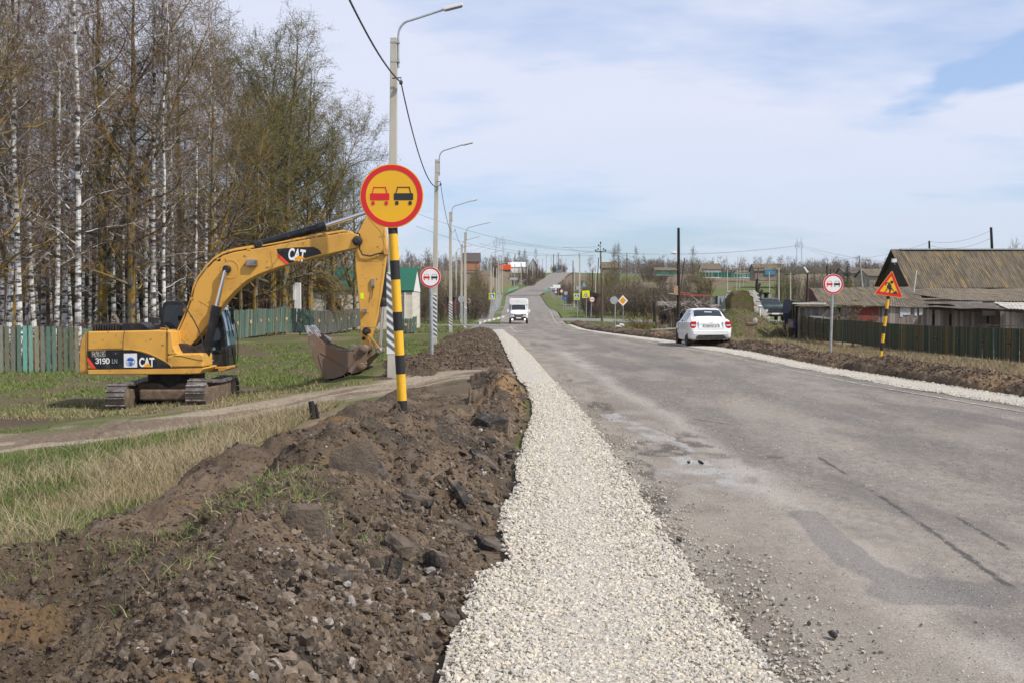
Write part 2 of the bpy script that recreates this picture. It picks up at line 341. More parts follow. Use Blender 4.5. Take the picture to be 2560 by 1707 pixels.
M['attr_flat'] = mat('painted_parts', (1, 1, 1), .7, attr=True, fine=6, spec=.25)
M['wood'] = mat('old_wood', (.16, .115, .08), .95, var=(.09, .065, .048), vs=5, st=(3, 3, .5), bump=.3, bs=20)
M['wood_dark'] = mat('charred_wood', (.022, .019, .017), .9, var=(.08, .055, .04), vs=3, vr=(.5, .7), st=(2, 2, .6), bump=.3, bs=20)
M['slate'] = mat('corrugated_slate', (.150, .120, .082), .95, var=(.085, .07, .05), vs=1.1, vr=(.42, .6), var2=(.25, .17, .05), v2s=.9, v2r=(.54, .68), bump=.2, bs=20, fine=3, st=(4.5, .45, .45))
M['slate_dark'] = mat('tar_paper', (.085, .07, .06), .95, var=(.16, .13, .105), vs=1.5, vr=(.5, .65), fine=8)
M['moss'] = mat('mossy_turf', (.09, .095, .025), 1, var=(.13, .095, .05), vs=2.5, vr=(.42, .6), bump=1.2, bs=10, fine=14)
M['whitecar'] = mat('white_car_paint', (.76, .76, .74), .28, var=(.62, .60, .55), vs=1.2, vr=(.5, .8), coat=.5)
M['lamp_red'] = mat('tail_lamp_red', (.48, .012, .018), .2); M['lamp_clear'] = mat('lamp_clear', (.6, .5, .48), .15)
M['alloy'] = mat('wheel_metal', (.3, .3, .31), .4, .7)
M['wire'] = mat('cable_black', (.03, .03, .035), .6); M['pylon'] = mat('pylon_steel', (.42, .45, .48), .6, .2)
M['porcelain'] = mat('insulator', (.05, .035, .03), .3)
# ---------------------------------------------------------------- ribbons (blades, twigs)
def ribbons(p0, d, L, w, droop, rng, segs=2, col=None):
    N = len(p0); L = L[:, None]; d = d/np.linalg.norm(d, axis=1)[:, None]
    s = np.cross(d, rng.normal(size=(N, 3))); s /= np.linalg.norm(s, axis=1)[:, None]+1e-9
    w = w[:, None]; g = np.array([0, 0, -1.0])[None]*droop[:, None]
    rows = []
    for i in range(segs+1):
        t = i/segs; c = p0+d*L*t+g*L*t*t; ww = w*(1-.75*t)
        rows += [c-s*ww*.5, c+s*ww*.5]
    V = np.stack(rows, 1).reshape(-1, 3)
    b = (np.arange(N)*2*(segs+1))[:, None]; q = []
    for i in range(segs): q.append(np.concatenate([b+2*i, b+2*i+1, b+2*i+3, b+2*i+2], 1))
    F = np.stack(q, 1).reshape(-1, 4)
    C = None if col is None else np.repeat(col, 2*(segs+1), 0)
    return V, F, C
def grid_sheet(name, X, Y, Z, mats, col=None, smooth=True):
    r, c = X.shape; V = np.stack([X, Y, Z], -1).reshape(-1, 3)
    i = np.arange(r*c).reshape(r, c)
    F = np.stack([i[:-1, :-1], i[:-1, 1:], i[1:, 1:], i[1:, :-1]], -1).reshape(-1, 4)
    return npmesh(name, V, F, mats, col=None if col is None else col.reshape(-1, 3), smooth=smooth)
def lerp3(a, b, t): return np.asarray(a)*(1-t[..., None])+np.asarray(b)*t[..., None]
def mixm(c, b, t): return c*(1-t[..., None])+np.asarray(b)*t[..., None]

# ---------------------------------------------------------------- ground
GREEN = (.088, .105, .034); DRY = (.21, .168, .10); DIRT = (.105, .078, .055); TRK = (.285, .235, .175); FIELD = (.165, .122, .085)
ys = np.concatenate([np.linspace(-8, 2, 12)[:-1], 2*(1500/2.0)**np.linspace(0, 1, 820)])
xs = np.concatenate([-600*(16/600)**np.linspace(0, 1, 70)[:-1], np.linspace(-16, 14, 560), 14*(600/14)**np.linspace(0, 1, 90)[1:]])
X, Y = np.meshgrid(xs, ys); Z = H(X, Y)
ins = ((ale(Y)-X < .35) & (X-are(Y) < .35)); Z = Z-ins*(.035+Y*.0009)
c = lerp3(GREEN, DRY, sst(-.15, .35, fbm(X*.28, Y*.28, 4, 70)+.25*fbm(X*2, Y*2, 3, 71)))
dirty = sst(.05, .4, fbm(X*.5, Y*.5, 4, 75)); c = mixm(c, DIRT, dirty*.75)
rt = sst(2, 4, X-are(Y))*(Y < 100); c = mixm(c, lerp3(DRY, GREEN, sst(.0, .5, fbm(X*.4, Y*.4, 3, 77))*.7), rt*.85)
nearr = sst(2.6, .4, X-are(Y))*sst(-.1, .3, X-are(Y)); c = mixm(c, DIRT, nearr)
nl = (X < 0)*sst(4.2, 2.6, ale(Y)-X)*(Y < 95); c = mixm(c, DIRT, nl*.9)
slope = (X < -3)*sst(29, 34, Y)*sst(75, 60, Y); c = mixm(c, lerp3((.085, .112, .030), (.105, .080, .052), sst(-.25, .2, fbm(X*.9, Y*.6, 4, 81))), slope*.9)
tm = track_mask(X, Y); tk = sst(.05, .45, tm+.3*fbm(X*1.1, Y*1.1, 3, 83)); c = mixm(c, lerp3(TRK, (.15, .115, .085), sst(-.15, .25, fbm((Y-X*.8)*1.3, (X+Y)*.25, 4, 85))), tk*.97); c = mixm(c, (.10, .075, .055), tk*sst(.35, .0, tm)*.7)
mudp = np.exp(-(((X+12.3)/1.9)**2+((Y-26.6)/1.3)**2))+np.exp(-(((X+9.6)/1.5)**2+((Y-28.2)/.8)**2)); c = mixm(c, (.085, .062, .045), np.clip(mudp*1.5, 0, 1))
fr = sst(110, 170, Y); fc = lerp3(FIELD, (.10, .125, .04), sst(.0, .25, fbm(X*.02, Y*.008, 3, 90))); c = mixm(c, fc, fr*.85)
c = mixm(c, (.10, .135, .035), sst(10, 3, ale(Y)-X)*(X < ale(Y))*sst(90, 110, Y)*.7)
c = mixm(c, (.10, .135, .035), sst(16, 3, X-are(Y))*(X > are(Y))*sst(80, 95, Y)*(Y < 180)*.7)
tag(grid_sheet('ground', X, Y, Z, M['ground'], c), kind='structure')

# ---------------------------------------------------------------- asphalt road
def G0(p): return G(*OV(*p))
def blob(X, Y, cx, cy, rx, ry, s, rough=.12):
    return sst(1.0+rough, 1.0-rough, np.sqrt(((X-cx)/rx)**2+((Y-cy)/ry)**2)+.7*fbm(X*3.2, Y*1.8, 4, s, .65))
def pline(X, Y, pts, w, s, wob=.35):
    d = np.full(X.shape, 1e9)
    for (ax, ay), (bx, by) in zip(pts[:-1], pts[1:]):
        t = np.clip(((X-ax)*(bx-ax)+(Y-ay)*(by-ay))/((bx-ax)**2+(by-ay)**2), 0, 1)
        d = np.minimum(d, np.hypot(X-ax-t*(bx-ax), Y-ay-t*(by-ay)))
    return sst(1.12, .88, d/w+wob*fbm(X*4, Y*2, 4, s, .65))
ty = 2.0*(720/2.0)**np.linspace(0, 1, 980); tu = np.linspace(0, 1, 330)
U, Y = np.meshgrid(tu, ty); X = ale(Y)-.35+(are(Y)-ale(Y)+.5)*U
Z = Rz(Y)+.006+.006*fbm(X*.8, Y*.5, 2, 101)*(Y < 60)+.0015*Y*(Y > 60)*.15
lx = X-ale(Y); ux = lx/(are(Y)-ale(Y))
f1 = fbm(X*1.1, Y*.22, 4, 110); f2 = fbm(X*3.2, Y*1.2, 4, 111); fs = vn(X*22, Y*14, 112)
c = lerp3((.165, .145, .122), (.250, .216, .178), sst(-.35, .35, f1+.35*f2))
lane = np.exp(-((ux-.50)/.07)**2)*.55+np.exp(-((ux-.66)/.06)**2)*.35+np.exp(-((ux-.86)/.05)**2)*.3+np.exp(-((ux-.28)/.05)**2)*.25
c = mixm(c, (.098, .092, .086), np.clip(lane*(.75+1.1*f1), 0, 1)*.9)
c = c*(1+.20*fs[..., None]+.10*vn(X*45, Y*30, 119)[..., None]*(Y < 14)[..., None])
c = mixm(c, (.27, .235, .19), sst(.1, .5, fbm(X*.9, Y*.35, 4, 117))*.45)
c = mixm(c, (.11, .10, .092), sst(.15, .5, fbm(X*1.6, Y*.30, 4, 118))*.5)
edge = sst(1.25, .15, lx+.35*f2+.3*fbm(X*.9, Y*.4, 2, 113)); c = mixm(c, lerp3((.27, .235, .19), (.20, .165, .13), sst(-.3, .3, f2)), edge*.9*(Y < 60))
dust = np.exp(-((lx-1.05-.25*f1)/.22)**2)*sst(-.25, .25, f2+.3)*(Y < 40); c = mixm(c, (.40, .36, .31), dust*.55)
dark = blob(X, Y, *G0((1378, 938)), .20, 1.0, 120)+blob(X, Y, *G0((1585, 1008)), .2, .7, 121)+blob(X, Y, *G0((1500, 1032)), .34, .7, 122)+blob(X, Y, *G0((1470, 1075)), .12, .9, 133)
dark += blob(X, Y, *G0((1302, 872)), .10, .5, 123)+blob(X, Y, *G0((1290, 862)), .12, .8, 124)+.8*blob(X, Y, *G0((1225, 790)), .15, 3, 125)+blob(X, Y, *G0((1495, 1150)), .12, .5, 126)+blob(X, Y, *G0((1775, 1050)), .12, .1, 127)
c = mixm(c, (.065, .054, .044), np.clip(dark, 0, 1)*.75*sst(-.4, .15, fbm(X*6, Y*4, 3, 144)))
wd = pline(X, Y, [G0(q) for q in ((1395, 950), (1470, 985), (1530, 1010), (1600, 1070), (1680, 1110))], .16, 128)+blob(X, Y, *G0((1640, 1090)), .45, .9, 129, .6)*.8
c = mixm(c, (.42, .43, .44), np.clip(wd, 0, 1)*.45*sst(-.35, .2, fbm(X*5, Y*3, 3, 141))*(1-np.clip(dark, 0, 1)))
wet = pline(X, Y, [G0(q) for q in ((1850, 1180), (1905, 1235), (1975, 1300), (2080, 1345), (2240, 1362), (2380, 1362))], .13, 130)+blob(X, Y, *G0((2180, 1362)), .75, .28, 131)
wet += .6*pline(X, Y, [G0(q) for q in ((1600, 1040), (1700, 1050), (1780, 1052))], .12, 132)
c = mixm(c, (.105, .102, .102), np.clip(wet, 0, 1)*.5)
crk = pline(X, Y, [G0(q) for q in ((1880, 1050), (1960, 1100), (2050, 1160), (2130, 1215), (2250, 1300), (2352, 1370))], .022, 134, .8)+pline(X, Y, [G0(q) for q in ((2200, 1190), (2300, 1250), (2400, 1320))], .018, 135, .8)
crk += pline(X, Y, [G0(q) for q in ((1590, 962), (1640, 970), (1670, 974))], .03, 136, .6)+pline(X, Y, [G0(q) for q in ((2350, 965), (2330, 962))], .05, 137)
crk = crk*sst(-.45, -.1, fbm(X*4, Y*2, 3, 139))+.35*pline(X, Y, [(3.4+.25*math.sin(k*1.1), 22+k*5) for k in range(14)], .03, 138, .9)*sst(-.1, .3, vn(X, Y*.3, 140))
c = mixm(c, (.045, .042, .04), np.clip(crk, 0, 1)*.85)
Z = Z-.012*np.clip(dark, 0, 1)
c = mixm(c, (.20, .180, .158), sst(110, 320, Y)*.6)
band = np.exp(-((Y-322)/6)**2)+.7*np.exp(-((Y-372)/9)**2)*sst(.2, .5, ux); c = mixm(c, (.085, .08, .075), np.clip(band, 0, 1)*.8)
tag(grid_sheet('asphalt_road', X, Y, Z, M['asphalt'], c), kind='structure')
# worn white edge lines and verges of gravel
def strip(name, fa, fb, y0, y1, m, dz=.0, n=200, k=6, kind='structure', zf=None, wob=0, seed=1, col=None):
    yy = y0*(y1/y0)**np.linspace(0, 1, n); U, Y = np.meshgrid(np.linspace(0, 1, k), yy); A = fa(Y); B = fb(Y); X = A+(B-A)*U
    if wob: X = X+wob*(U-.5)*2*fbm(Y*1.5, U*2, 3, seed)
    Zz = (zf or H)(X, Y)+dz+(np.sin(U*math.pi)*.02 if wob else 0)
    return tag(grid_sheet(name, X, Y, Zz, m, col), kind=kind)
strip('edge_line', lambda y: are(y)-.60, lambda y: are(y)-.52, 12, 75, M['paint_line'], .012, zf=lambda x, y: Rz(y))
strip('edge_line', lambda y: ale(y)+.55, lambda y: ale(y)+.68, 78, 150, M['paint_line'], .03, zf=lambda x, y: Rz(y))
strip('edge_line', lambda y: are(y)-.9, lambda y: are(y)-.75, 110, 300, M['paint_line'], .05, zf=lambda x, y: Rz(y))
strip('gravel_shoulder', lambda y: gle(y)-.05, lambda y: gxr(y)-.01, 2.2, 94, M['gravel_bed'], .022, 600, 24, zf=lambda x, y: Rz(y)-.0*x, wob=.05)
strip('gravel_shoulder', lambda y: are(y)-.08, lambda y: gre(y), 10, 118, M['gravel_bed'], .012, 500, 14, zf=lambda x, y: Rz(y), wob=.12, seed=3)
# pavements and the side roads of the village junction
PAV = mat('pavement', (.215, .20, .185), .9, var=(.16, .15, .14), vs=1.2, bump=.2, bs=30, world_co=True)
strip('pavement', lambda y: ale(y)-3.0, lambda y: ale(y)-1.3, 128, 330, PAV, .06, 120, 4)
def patch(name, x0, x1, y0, y1, m, dz=.05, n=14, sh=0.0):
    U, V = np.meshgrid(np.linspace(0, 1, n), np.linspace(0, 1, n)); Xq = x0+(x1-x0)*U; Yq = y0+(y1-y0)*V+sh*U
    tag(grid_sheet(name, Xq, Yq, H(Xq, Yq)+dz, m), kind='structure')
patch('side_road', -14, -.5, 112, 121, PAV, .02)
patch('bus_bay', -3.6, -.3, 96, 111, PAV, .02)
patch('side_road', 5.4, 34, 135, 147, PAV, .03, sh=3)
patch('yard_track', -26, -4, 88, 92, mat('pale_dirt', (.26, .22, .18), 1, var=(.14, .11, .09), vs=.7, world_co=True), .05)

# ---------------------------------------------------------------- heaps of turned soil
def soil_cols(X, Y, hgt):
    c = lerp3((.080, .059, .042), (.150, .110, .076), sst(-.35, .45, fbm(X*1.8, Y*1.8, 4, 200)))
    c = mixm(c, (.20, .125, .06), sst(.30, .5, fbm(X*1.1, Y*1.1, 3, 203))*.5)
    c = mixm(c, (.155, .13, .108), sst(.2, .5, fbm(X*7, Y*7, 3, 205))*.4)
    return c
yb = 2.6*(94/2.6)**np.linspace(0, 1, 1240); U, Y = np.meshgrid(np.linspace(0, 1, 470), yb)
A = SL(Y)-.9; B = gle(Y)+.25; X = A+(B-A)*U; bz = bankz(X, Y); Z = np.where(Y < 400, H(X, Y), 0)+bz
c = soil_cols(X, Y, bz)
c = mixm(c, (.045, .040, .036), sst(.1, .45, fbm(X*2.3, Y*1.6, 3, 208))*sst(-2.0, -.9, X)*.75)
c = mixm(c, (.25, .155, .075), sst(.2, .45, fbm(X*1.5, Y*.8, 3, 209))*sst(13, 20, Y)*sst(45, 30, Y)*sst(-1.4, -.2, X)*.8)
c = mixm(c, (.22, .18, .135), np.exp(-((Y-np.interp(X, [-4, -2.5, -.8], [25.6, 26.8, 28.5]))/1.6)**4)*sst(.1, -.6, X)*.8)
tag(grid_sheet('soil_bank', X, Y, Z, M['soil'], c, smooth=True), kind='structure')
def rbank(x, y):
    e = sst(0, .3, x-gre(y)+.06)*sst(2.7, 1.9, x-gre(y)+.4*fbm(x*.8, y*.5, 2, 7)); d = x-gre(y)
    h = .22*np.exp(-((d-.9)/.7)**2)*(1+.5*vn(y*.5, y*0, 44))+(1-np.abs(vn(x*3.4, y*3.4, 150)))*.09+(1-np.abs(vn(x*8, y*8, 151)))*.05+vn(x*18, y*18, 152)*.02
    return e*h-(1-e)*.08
yb = 14*(125/14)**np.linspace(0, 1, 620); U, Y = np.meshgrid(np.linspace(0, 1, 120), yb); X = gre(Y)-.1+3.2*U; bz = rbank(X, Y)
c = soil_cols(X, Y, bz); c = mixm(c, (.22, .15, .085), sst(.15, .45, fbm(X*.9, Y*.5, 3, 219))*.7)
tag(grid_sheet('soil_bank', X, Y, H(X, Y)+bz, M['soil'], c, smooth=False), kind='structure')

# ---------------------------------------------------------------- crushed stone
rng = np.random.default_rng(5)
ph = (1+5**.5)/2
ICO = np.array([(-1, ph, 0), (1, ph, 0), (-1, -ph, 0), (1, -ph, 0), (0, -1, ph), (0, 1, ph), (0, -1, -ph), (0, 1, -ph), (ph, 0, -1), (ph, 0, 1), (-ph, 0, -1), (-ph, 0, 1)], float)/1.9
ICF = np.array([(0, 11, 5), (0, 5, 1), (0, 1, 7), (0, 7, 10), (0, 10, 11), (1, 5, 9), (5, 11, 4), (11, 10, 2), (10, 7, 6), (7, 1, 8), (3, 9, 4), (3, 4, 2), (3, 2, 6), (3, 6, 8), (3, 8, 9), (4, 9, 5), (2, 4, 11), (6, 2, 10), (8, 6, 7), (9, 8, 1)])
def _sub():
    V = [tuple(v) for v in ICO]; F = []; mid = {}
    def md(a, b):
        k = (min(a, b), max(a, b))
        if k not in mid: m_ = (np.array(V[a])+np.array(V[b]))/2; mid[k] = len(V); V.append(tuple(m_/np.linalg.norm(m_)*np.linalg.norm(ICO[0])))
        return mid[k]
    for a, b, c_ in ICF: x_, y_, z_ = md(a, b), md(b, c_), md(c_, a); F += [(a, x_, z_), (x_, b, y_), (z_, y_, c_), (x_, y_, z_)]
    return np.array(V), np.array(F)
ICO2, ICF2 = _sub()
def stones(name, x, y, z, r, mats, cols, label=None, flat=.6, kind='stuff', jit=.35, hi=False, smooth=False):
    ICO_, ICF_ = (ICO2, ICF2) if hi else (ICO, ICF); nv = len(ICO_)
    N = len(x); v = ICO_[None]*(1+jit*rng.uniform(-1, 1, (N, nv, 1))*(.6 if hi else 1))
    if hi: v = v*(1+.3*np.sin(v[:, :, :1]*5+rng.uniform(0, 6, (N, 1, 1)))*np.sin(v[:, :, 1:2]*4+rng.uniform(0, 6, (N, 1, 1))))
    v = np.clip(v, -1, 1)*(np.stack([rng.uniform(.8, 1.5, N), rng.uniform(.65, 1.05, N), rng.uniform(flat*.6, flat*1.3, N)], 1)[:, None])
    q = rng.normal(size=(N, 4)); q[:, 1:3] *= .38; q /= np.linalg.norm(q, axis=1)[:, None]
    w, a, b, c_ = q.T
    Rm = np.stack([1-2*(b*b+c_*c_), 2*(a*b-w*c_), 2*(a*c_+w*b), 2*(a*b+w*c_), 1-2*(a*a+c_*c_), 2*(b*c_-w*a), 2*(a*c_-w*b), 2*(b*c_+w*a), 1-2*(a*a+b*b)], 1).reshape(N, 3, 3)
    v = np.einsum('nij,nkj->nki', Rm, v)*r[:, None, None]+np.stack([x, y, z], 1)[:, None]
    F = (ICF_[None]+(np.arange(N)*nv)[:, None, None]).reshape(-1, 3)
    o = npmesh(name, v.reshape(-1, 3), F, mats, col=np.repeat(cols, nv, 0), smooth=smooth)
    return tag(o, label, kind=kind)
def samp(n, y0, y1, p=1.6):      # denser near the camera
    p = 1.0001 if p == 1 else p
    u = rng.random(n); return (y0**(1-p)+u*(y1**(1-p)-y0**(1-p)))**(1/(1-p))
def stone_cols(n):
    k = rng.random(n)[:, None]; b = np.where(k < .55, (.50, .455, .385), np.where(k < .82, (.46, .435, .40), np.where(k < .93, (.37, .36, .345), (.54, .52, .47))))
    return b*rng.uniform(.85, 1.12, (n, 1))*(.985, .965, .92)
n = 74000; y = samp(n, 3.2, 24, 1.7); u = rng.random(n)**.93; x = gle(y)-.02+(gxr(y)+.06*fbm(y*2.2, y*0, 3, 93)-gle(y))*u+rng.normal(0, .025, n)
r = rng.uniform(.007, .0165, n)*np.interp(y, [3, 24], [1, 1.7]); z = Rz(y)+.026+rng.uniform(0, .014, n)
stones('gravel', x, y, z, r, M['gravel'], stone_cols(n), 'pale crushed stone spread along the left edge of the asphalt')
n = 30000; y = samp(n, 23, 62, 1.0); x = gle(y)+(gxr(y)-gle(y))*rng.random(n); r = rng.uniform(.012, .022, n)*np.interp(y, [23, 60], [1.05, 1.6]); stones('gravel', x, y, Rz(y)+.02, r, M['gravel'], stone_cols(n), 'pale crushed stone farther along the left shoulder')
n = 3000; y = samp(n, 3.2, 22, 1.5); x = gxr(y)-.03+np.abs(rng.normal(0, .15, n))*(1+1.6*np.maximum(0, vn(y*1.2, y*0, 9))); r = rng.uniform(.005, .013, n)
k = rng.random(n) < .25; cs = stone_cols(n)*np.where(k, .35, .9)[:, None]
stones('gravel', x, y, Rz(y)+.010+r*.3, r, M['gravel'], cs, 'loose chippings scattered over the broken road edge')
n = 16000; y = samp(n, 3.2, 26, 1.2); x = ale(y)+(are(y)-ale(y))*rng.random(n)**1.6; r = rng.uniform(.002, .0055, n)*np.interp(y, [3, 20], [.8, 1.5]); cs = stone_cols(n)*rng.choice([.4, .9, 1.2], n)[:, None]
stones('gravel', x, y, Rz(y)+.010, r, M['gravel'], cs, 'fine grit lying on the asphalt lane')
n = 16000; y = samp(n, 12, 60, 1.4); x = are(y)-.05+(gre(y)-are(y)+.05)*rng.random(n)+rng.normal(0, .05, n); r = rng.uniform(.008, .015, n)*1.6
stones('gravel', x, y, Rz(y)+.018, r, M['gravel'], stone_cols(n), 'pale crushed stone along the far right edge of the asphalt')
# rubble mixed in the bank
n = 15000; y = samp(n, 2.8, 30, 1.6); x = gle(y)-np.abs(rng.normal(0, .55, n))-.02; ok = x > SL(y)+1.2; x = x[ok]; y = y[ok]; n = len(x)
r = rng.uniform(.004, .013, n)*(1+2.2*(rng.random(n)**6)); cs = np.array((.125, .097, .074))[None]*rng.uniform(.55, 1.5, (n, 1)); k = rng.random(n) < .06; cs[k] = np.array((.30, .27, .24))*rng.uniform(.7, 1.1, (k.sum(), 1))
stones('rubble', x, y, H(x, y)+bankz(x, y)+r*.05, r, M['gravel'], cs, 'small stones and crumbs of road base mixed into the brown bank', flat=.8, hi=True, jit=.4)
n = 52000; y = samp(n, 2.8, 30, 1.5); x = SL(y)+(gle(y)-SL(y))*rng.random(n); r = rng.uniform(.003, .010, n)*(1+2.2*(rng.random(n)**6))
cs = np.array((.122, .09, .063))[None]*rng.uniform(.75, 1.25, (n, 1))
stones('soil_clods', x, y, H(x, y)+bankz(x, y)+r*.1, r, M['soil'], cs, 'crumbling clods of brown earth on the bank', flat=.8, jit=.5)
n = 4600; y = samp(n, 2.8, 24, 1.5); x = SL(y)+.2+(gle(y)-SL(y)-.3)*rng.random(n)**.6; k = rng.random(n) < np.where(x < -1.7, .3, 1); x = x[k]; y = y[k]; n = len(x); r = rng.uniform(.008, .030, n)*(1+.8*(rng.random(n)**5))*np.interp(y, [3, 8], [.75, 1.15]); cs = np.array((.110, .081, .057))[None]*rng.uniform(.65, 1.35, (n, 1))
stones('soil_clods', x, y, H(x, y)+bankz(x, y)-r*.15, r, M['soil'], cs, 'larger rounded clods of brown earth bedded in the bank', flat=.75, jit=.35, hi=True)
n = 800; y = samp(n, 3.2, 24, 1.3); x = gle(y)-.05-np.abs(rng.normal(0, .45, n)); r = rng.uniform(.016, .045, n)*(1+.7*(rng.random(n)**4))*np.interp(y, [3, 8], [.7, 1.1]); cs = np.where(rng.random((n, 1)) < .6, (.060, .047, .036), (.12, .092, .068))*rng.uniform(.7, 1.3, (n, 1))
stones('rubble', x, y, H(x, y)+bankz(x, y)+r*.02, r, M['gravel'], cs, 'flat dark crumbs of broken asphalt bedded in the bank above the gravel', flat=.35, jit=.3, hi=True)
n = 14000; y = samp(n, 15, 70, 1.3); x = gre(y)+.1+2.2*rng.random(n)**.8; r = rng.uniform(.01, .034, n); cs = np.array((.10, .074, .052))[None]*rng.uniform(.6, 1.6, (n, 1))
stones('soil_clods', x, y, H(x, y)+rbank(x, y)+r*.1, r, M['soil'], cs, 'clods of brown earth along the right side of the road', flat=.8, jit=.5)
n = 14000; y = samp(n, 30, 90, 1.2); x = SL(y)+(gle(y)-SL(y))*rng.random(n); r = rng.uniform(.014, .045, n); cs = np.array((.10, .074, .052))[None]*rng.uniform(.6, 1.6, (n, 1))
stones('soil_clods', x, y, H(x, y)+bankz(x, y)+r*.1, r, M['soil'], cs, 'clods of brown earth in the heaps beyond the dirt track', flat=.8, jit=.5)

# slabs of broken asphalt: one object each
def slab(px, py, Y, L, W, T, rz, tilt, dark, label, roll=0):
    p = P(*OV(px, py), Y); x0 = p.x; z0 = Hs(x0, Y)+float(bankz(x0, Y)); z0 = max(z0, p.z-.25) if abs(p.z-z0) < .35 else z0
    rr = random.Random(int(px*7+py)); n = 10
    top = []
    for i in range(n):
        a = 2*math.pi*i/n+rr.uniform(-.2, .2); q = rr.uniform(.78, 1.1); top.append((math.cos(a)*L/2*q, math.sin(a)*W/2*q))
    mb = MB(); vs = []
    for k, (zz_, sc) in enumerate(((-T/2, .82), (-T*.2, 1.0), (T*.3, 1.0), (T/2, .8))):
        for (a, b) in top: vs.append((a*sc*rr.uniform(.85, 1.12), b*sc*rr.uniform(.85, 1.12), zz_+rr.uniform(-.22, .22)*T))
    fs = [tuple(range(n-1, -1, -1)), tuple(range(3*n, 4*n))]+[(k*n+i, k*n+(i+1) % n, (k+1)*n+(i+1) % n, (k+1)*n+i) for k in range(3) for i in range(n)]
    T_ = Matrix.Translation((x0, Y, z0+T*.05)) @ Matrix.Rotation(R(rz), 4, 'Z') @ Matrix.Rotation(R(tilt), 4, 'Y') @ Matrix.Rotation(R(roll), 4, 'X')
    mb.add([T_ @ Vector(v) for v in vs], fs)
    o = mb.build('asphalt_chunk', MCH[dark], bevel=.004)
    return tag(o, label, 'rubble chunk', 'broken asphalt chunks in the bank')
MCH = [mat('chunk_dusty', (.125, .095, .07), .95, var=(.07, .055, .045), vs=9, bump=.8, bs=60), mat('chunk_tar', (.032, .029, .027), .9, var=(.13, .10, .078), vs=7, vr=(.42, .6), bump=.9, bs=60),
       mat('chunk_grey', (.23, .20, .165), .95, var=(.14, .115, .09), vs=9, bump=.7, bs=60)]
for a in [
 (778, 1490, 5.1, .17, .11, .09, 60, 25, 1, 'biggest black tarry lump low in the rubble near the bottom edge'),
 (1058, 1442, 5.5, .08, .07, .05, 10, 0, 1, 'small black tar lump touching the gravel edge near the bottom'),
 (918, 1238, 7.0, .22, .18, .12, -20, 20, 0, 'large rounded dusty brown chunk in the middle of the rubble face'),
 (1005, 1265, 6.8, .15, .13, .11, 20, 10, 1, 'dark round lump just right of the large dusty chunk'),
 (822, 1120, 8.2, .38, .07, .34, 30, -8, 0, 'upright flat slab of earth-covered asphalt on the crest of the bank'),
 (700, 1325, 5.9, .26, .05, .20, 15, 10, 0, 'half buried slab standing in the hollow left of the rubble'),
 (870, 1085, 8.6, .42, .10, .04, -60, 25, 1, 'long thin dark slab leaning on the crest behind the upright slab'),
 (945, 1098, 8.4, .36, .14, .06, 0, 12, 1, 'flat black slab lying right of the crest slab'),
 (1070, 1115, 8.6, .62, .09, .05, -55, 30, 1, 'longest thin black strip sliding down towards the gravel'),
 (1118, 1088, 9.4, .34, .15, .035, -35, 15, 2, 'pale flat flake of concrete on the slope beside the gravel'),
 (1092, 1110, 9.0, .18, .12, .04, 20, 10, 2, 'small pale flake left of the longer pale flake'),
 (1168, 1078, 9.8, .3, .06, .05, -20, 5, 1, 'dark narrow slab at the foot of the slope by the gravel'),
 (1090, 983, 13.2, .55, .12, .07, 5, 8, 1, 'black curled strip of asphalt at the top of the slope right of the striped post'),
 (1150, 1022, 11.6, .5, .1, .05, -50, 20, 0, 'brown plank-like slab under the curled strip'),
 (1110, 1035, 11.0, .45, .14, .07, -45, 22, 1, 'dark slab pointing down the slope below the curled strip'),
 (1130, 955, 14.2, .5, .4, .22, 10, 10, 1, 'broad black mound-like slab near the upper gravel edge'),
 (1190, 1000, 12.6, .3, .2, .1, 0, 12, 1, 'dark lump at the gravel edge across from the curled strip'),
 (1160, 1055, 10.4, .36, .25, .12, 20, 12, 1, 'chunky dark block resting against the gravel halfway up'),
 (1135, 1175, 7.9, .3, .16, .08, -35, 20, 1, 'dark slab near the bulge of the gravel edge'),
 (1050, 1305, 6.5, .20, .05, .035, -60, 15, 2, 'pale stick-like shard above the brown block at the gravel edge'),
 (1090, 1338, 6.2, .12, .09, .07, 0, 5, 0, 'brown block right at the gravel edge in the lower rubble'),
 (1030, 1395, 5.8, .13, .08, .06, -30, 20, 1, 'dark chip near the small black tar lump'),
 (960, 1468, 5.25, .15, .09, .07, -20, 25, 1, 'dark slab near the bottom right of the rubble'),
 (180, 1515, 6.1, .12, .08, .06, 30, 20, 1, 'lone black lump in the brown earth at bottom left'),
 (910, 1130, 8.0, .2, .1, .06, -45, 20, 1, 'dark chip right below the crest slab'),
 (860, 1290, 6.6, .12, .1, .08, 10, 15, 0, 'brown lump under the large dusty chunk'),
 (900, 1395, 5.9, .1, .05, .2, 0, 12, 1, 'dark narrow shard standing in the middle of the lower rubble'),
 (1060, 1150, 8.2, .2, .15, .1, -15, 15, 0, 'brown chunk beside the long thin black strip'),
 (735, 1310, 6.3, .34, .09, .06, -35, 25, 1, 'dark plank-like slab over the hollow left of the rubble'),
 (775, 938, 21, .1, .1, .3, 0, 0, 0, 'brown clump on top of the soil near the rusty stub')][:29]:
    slab(*a)
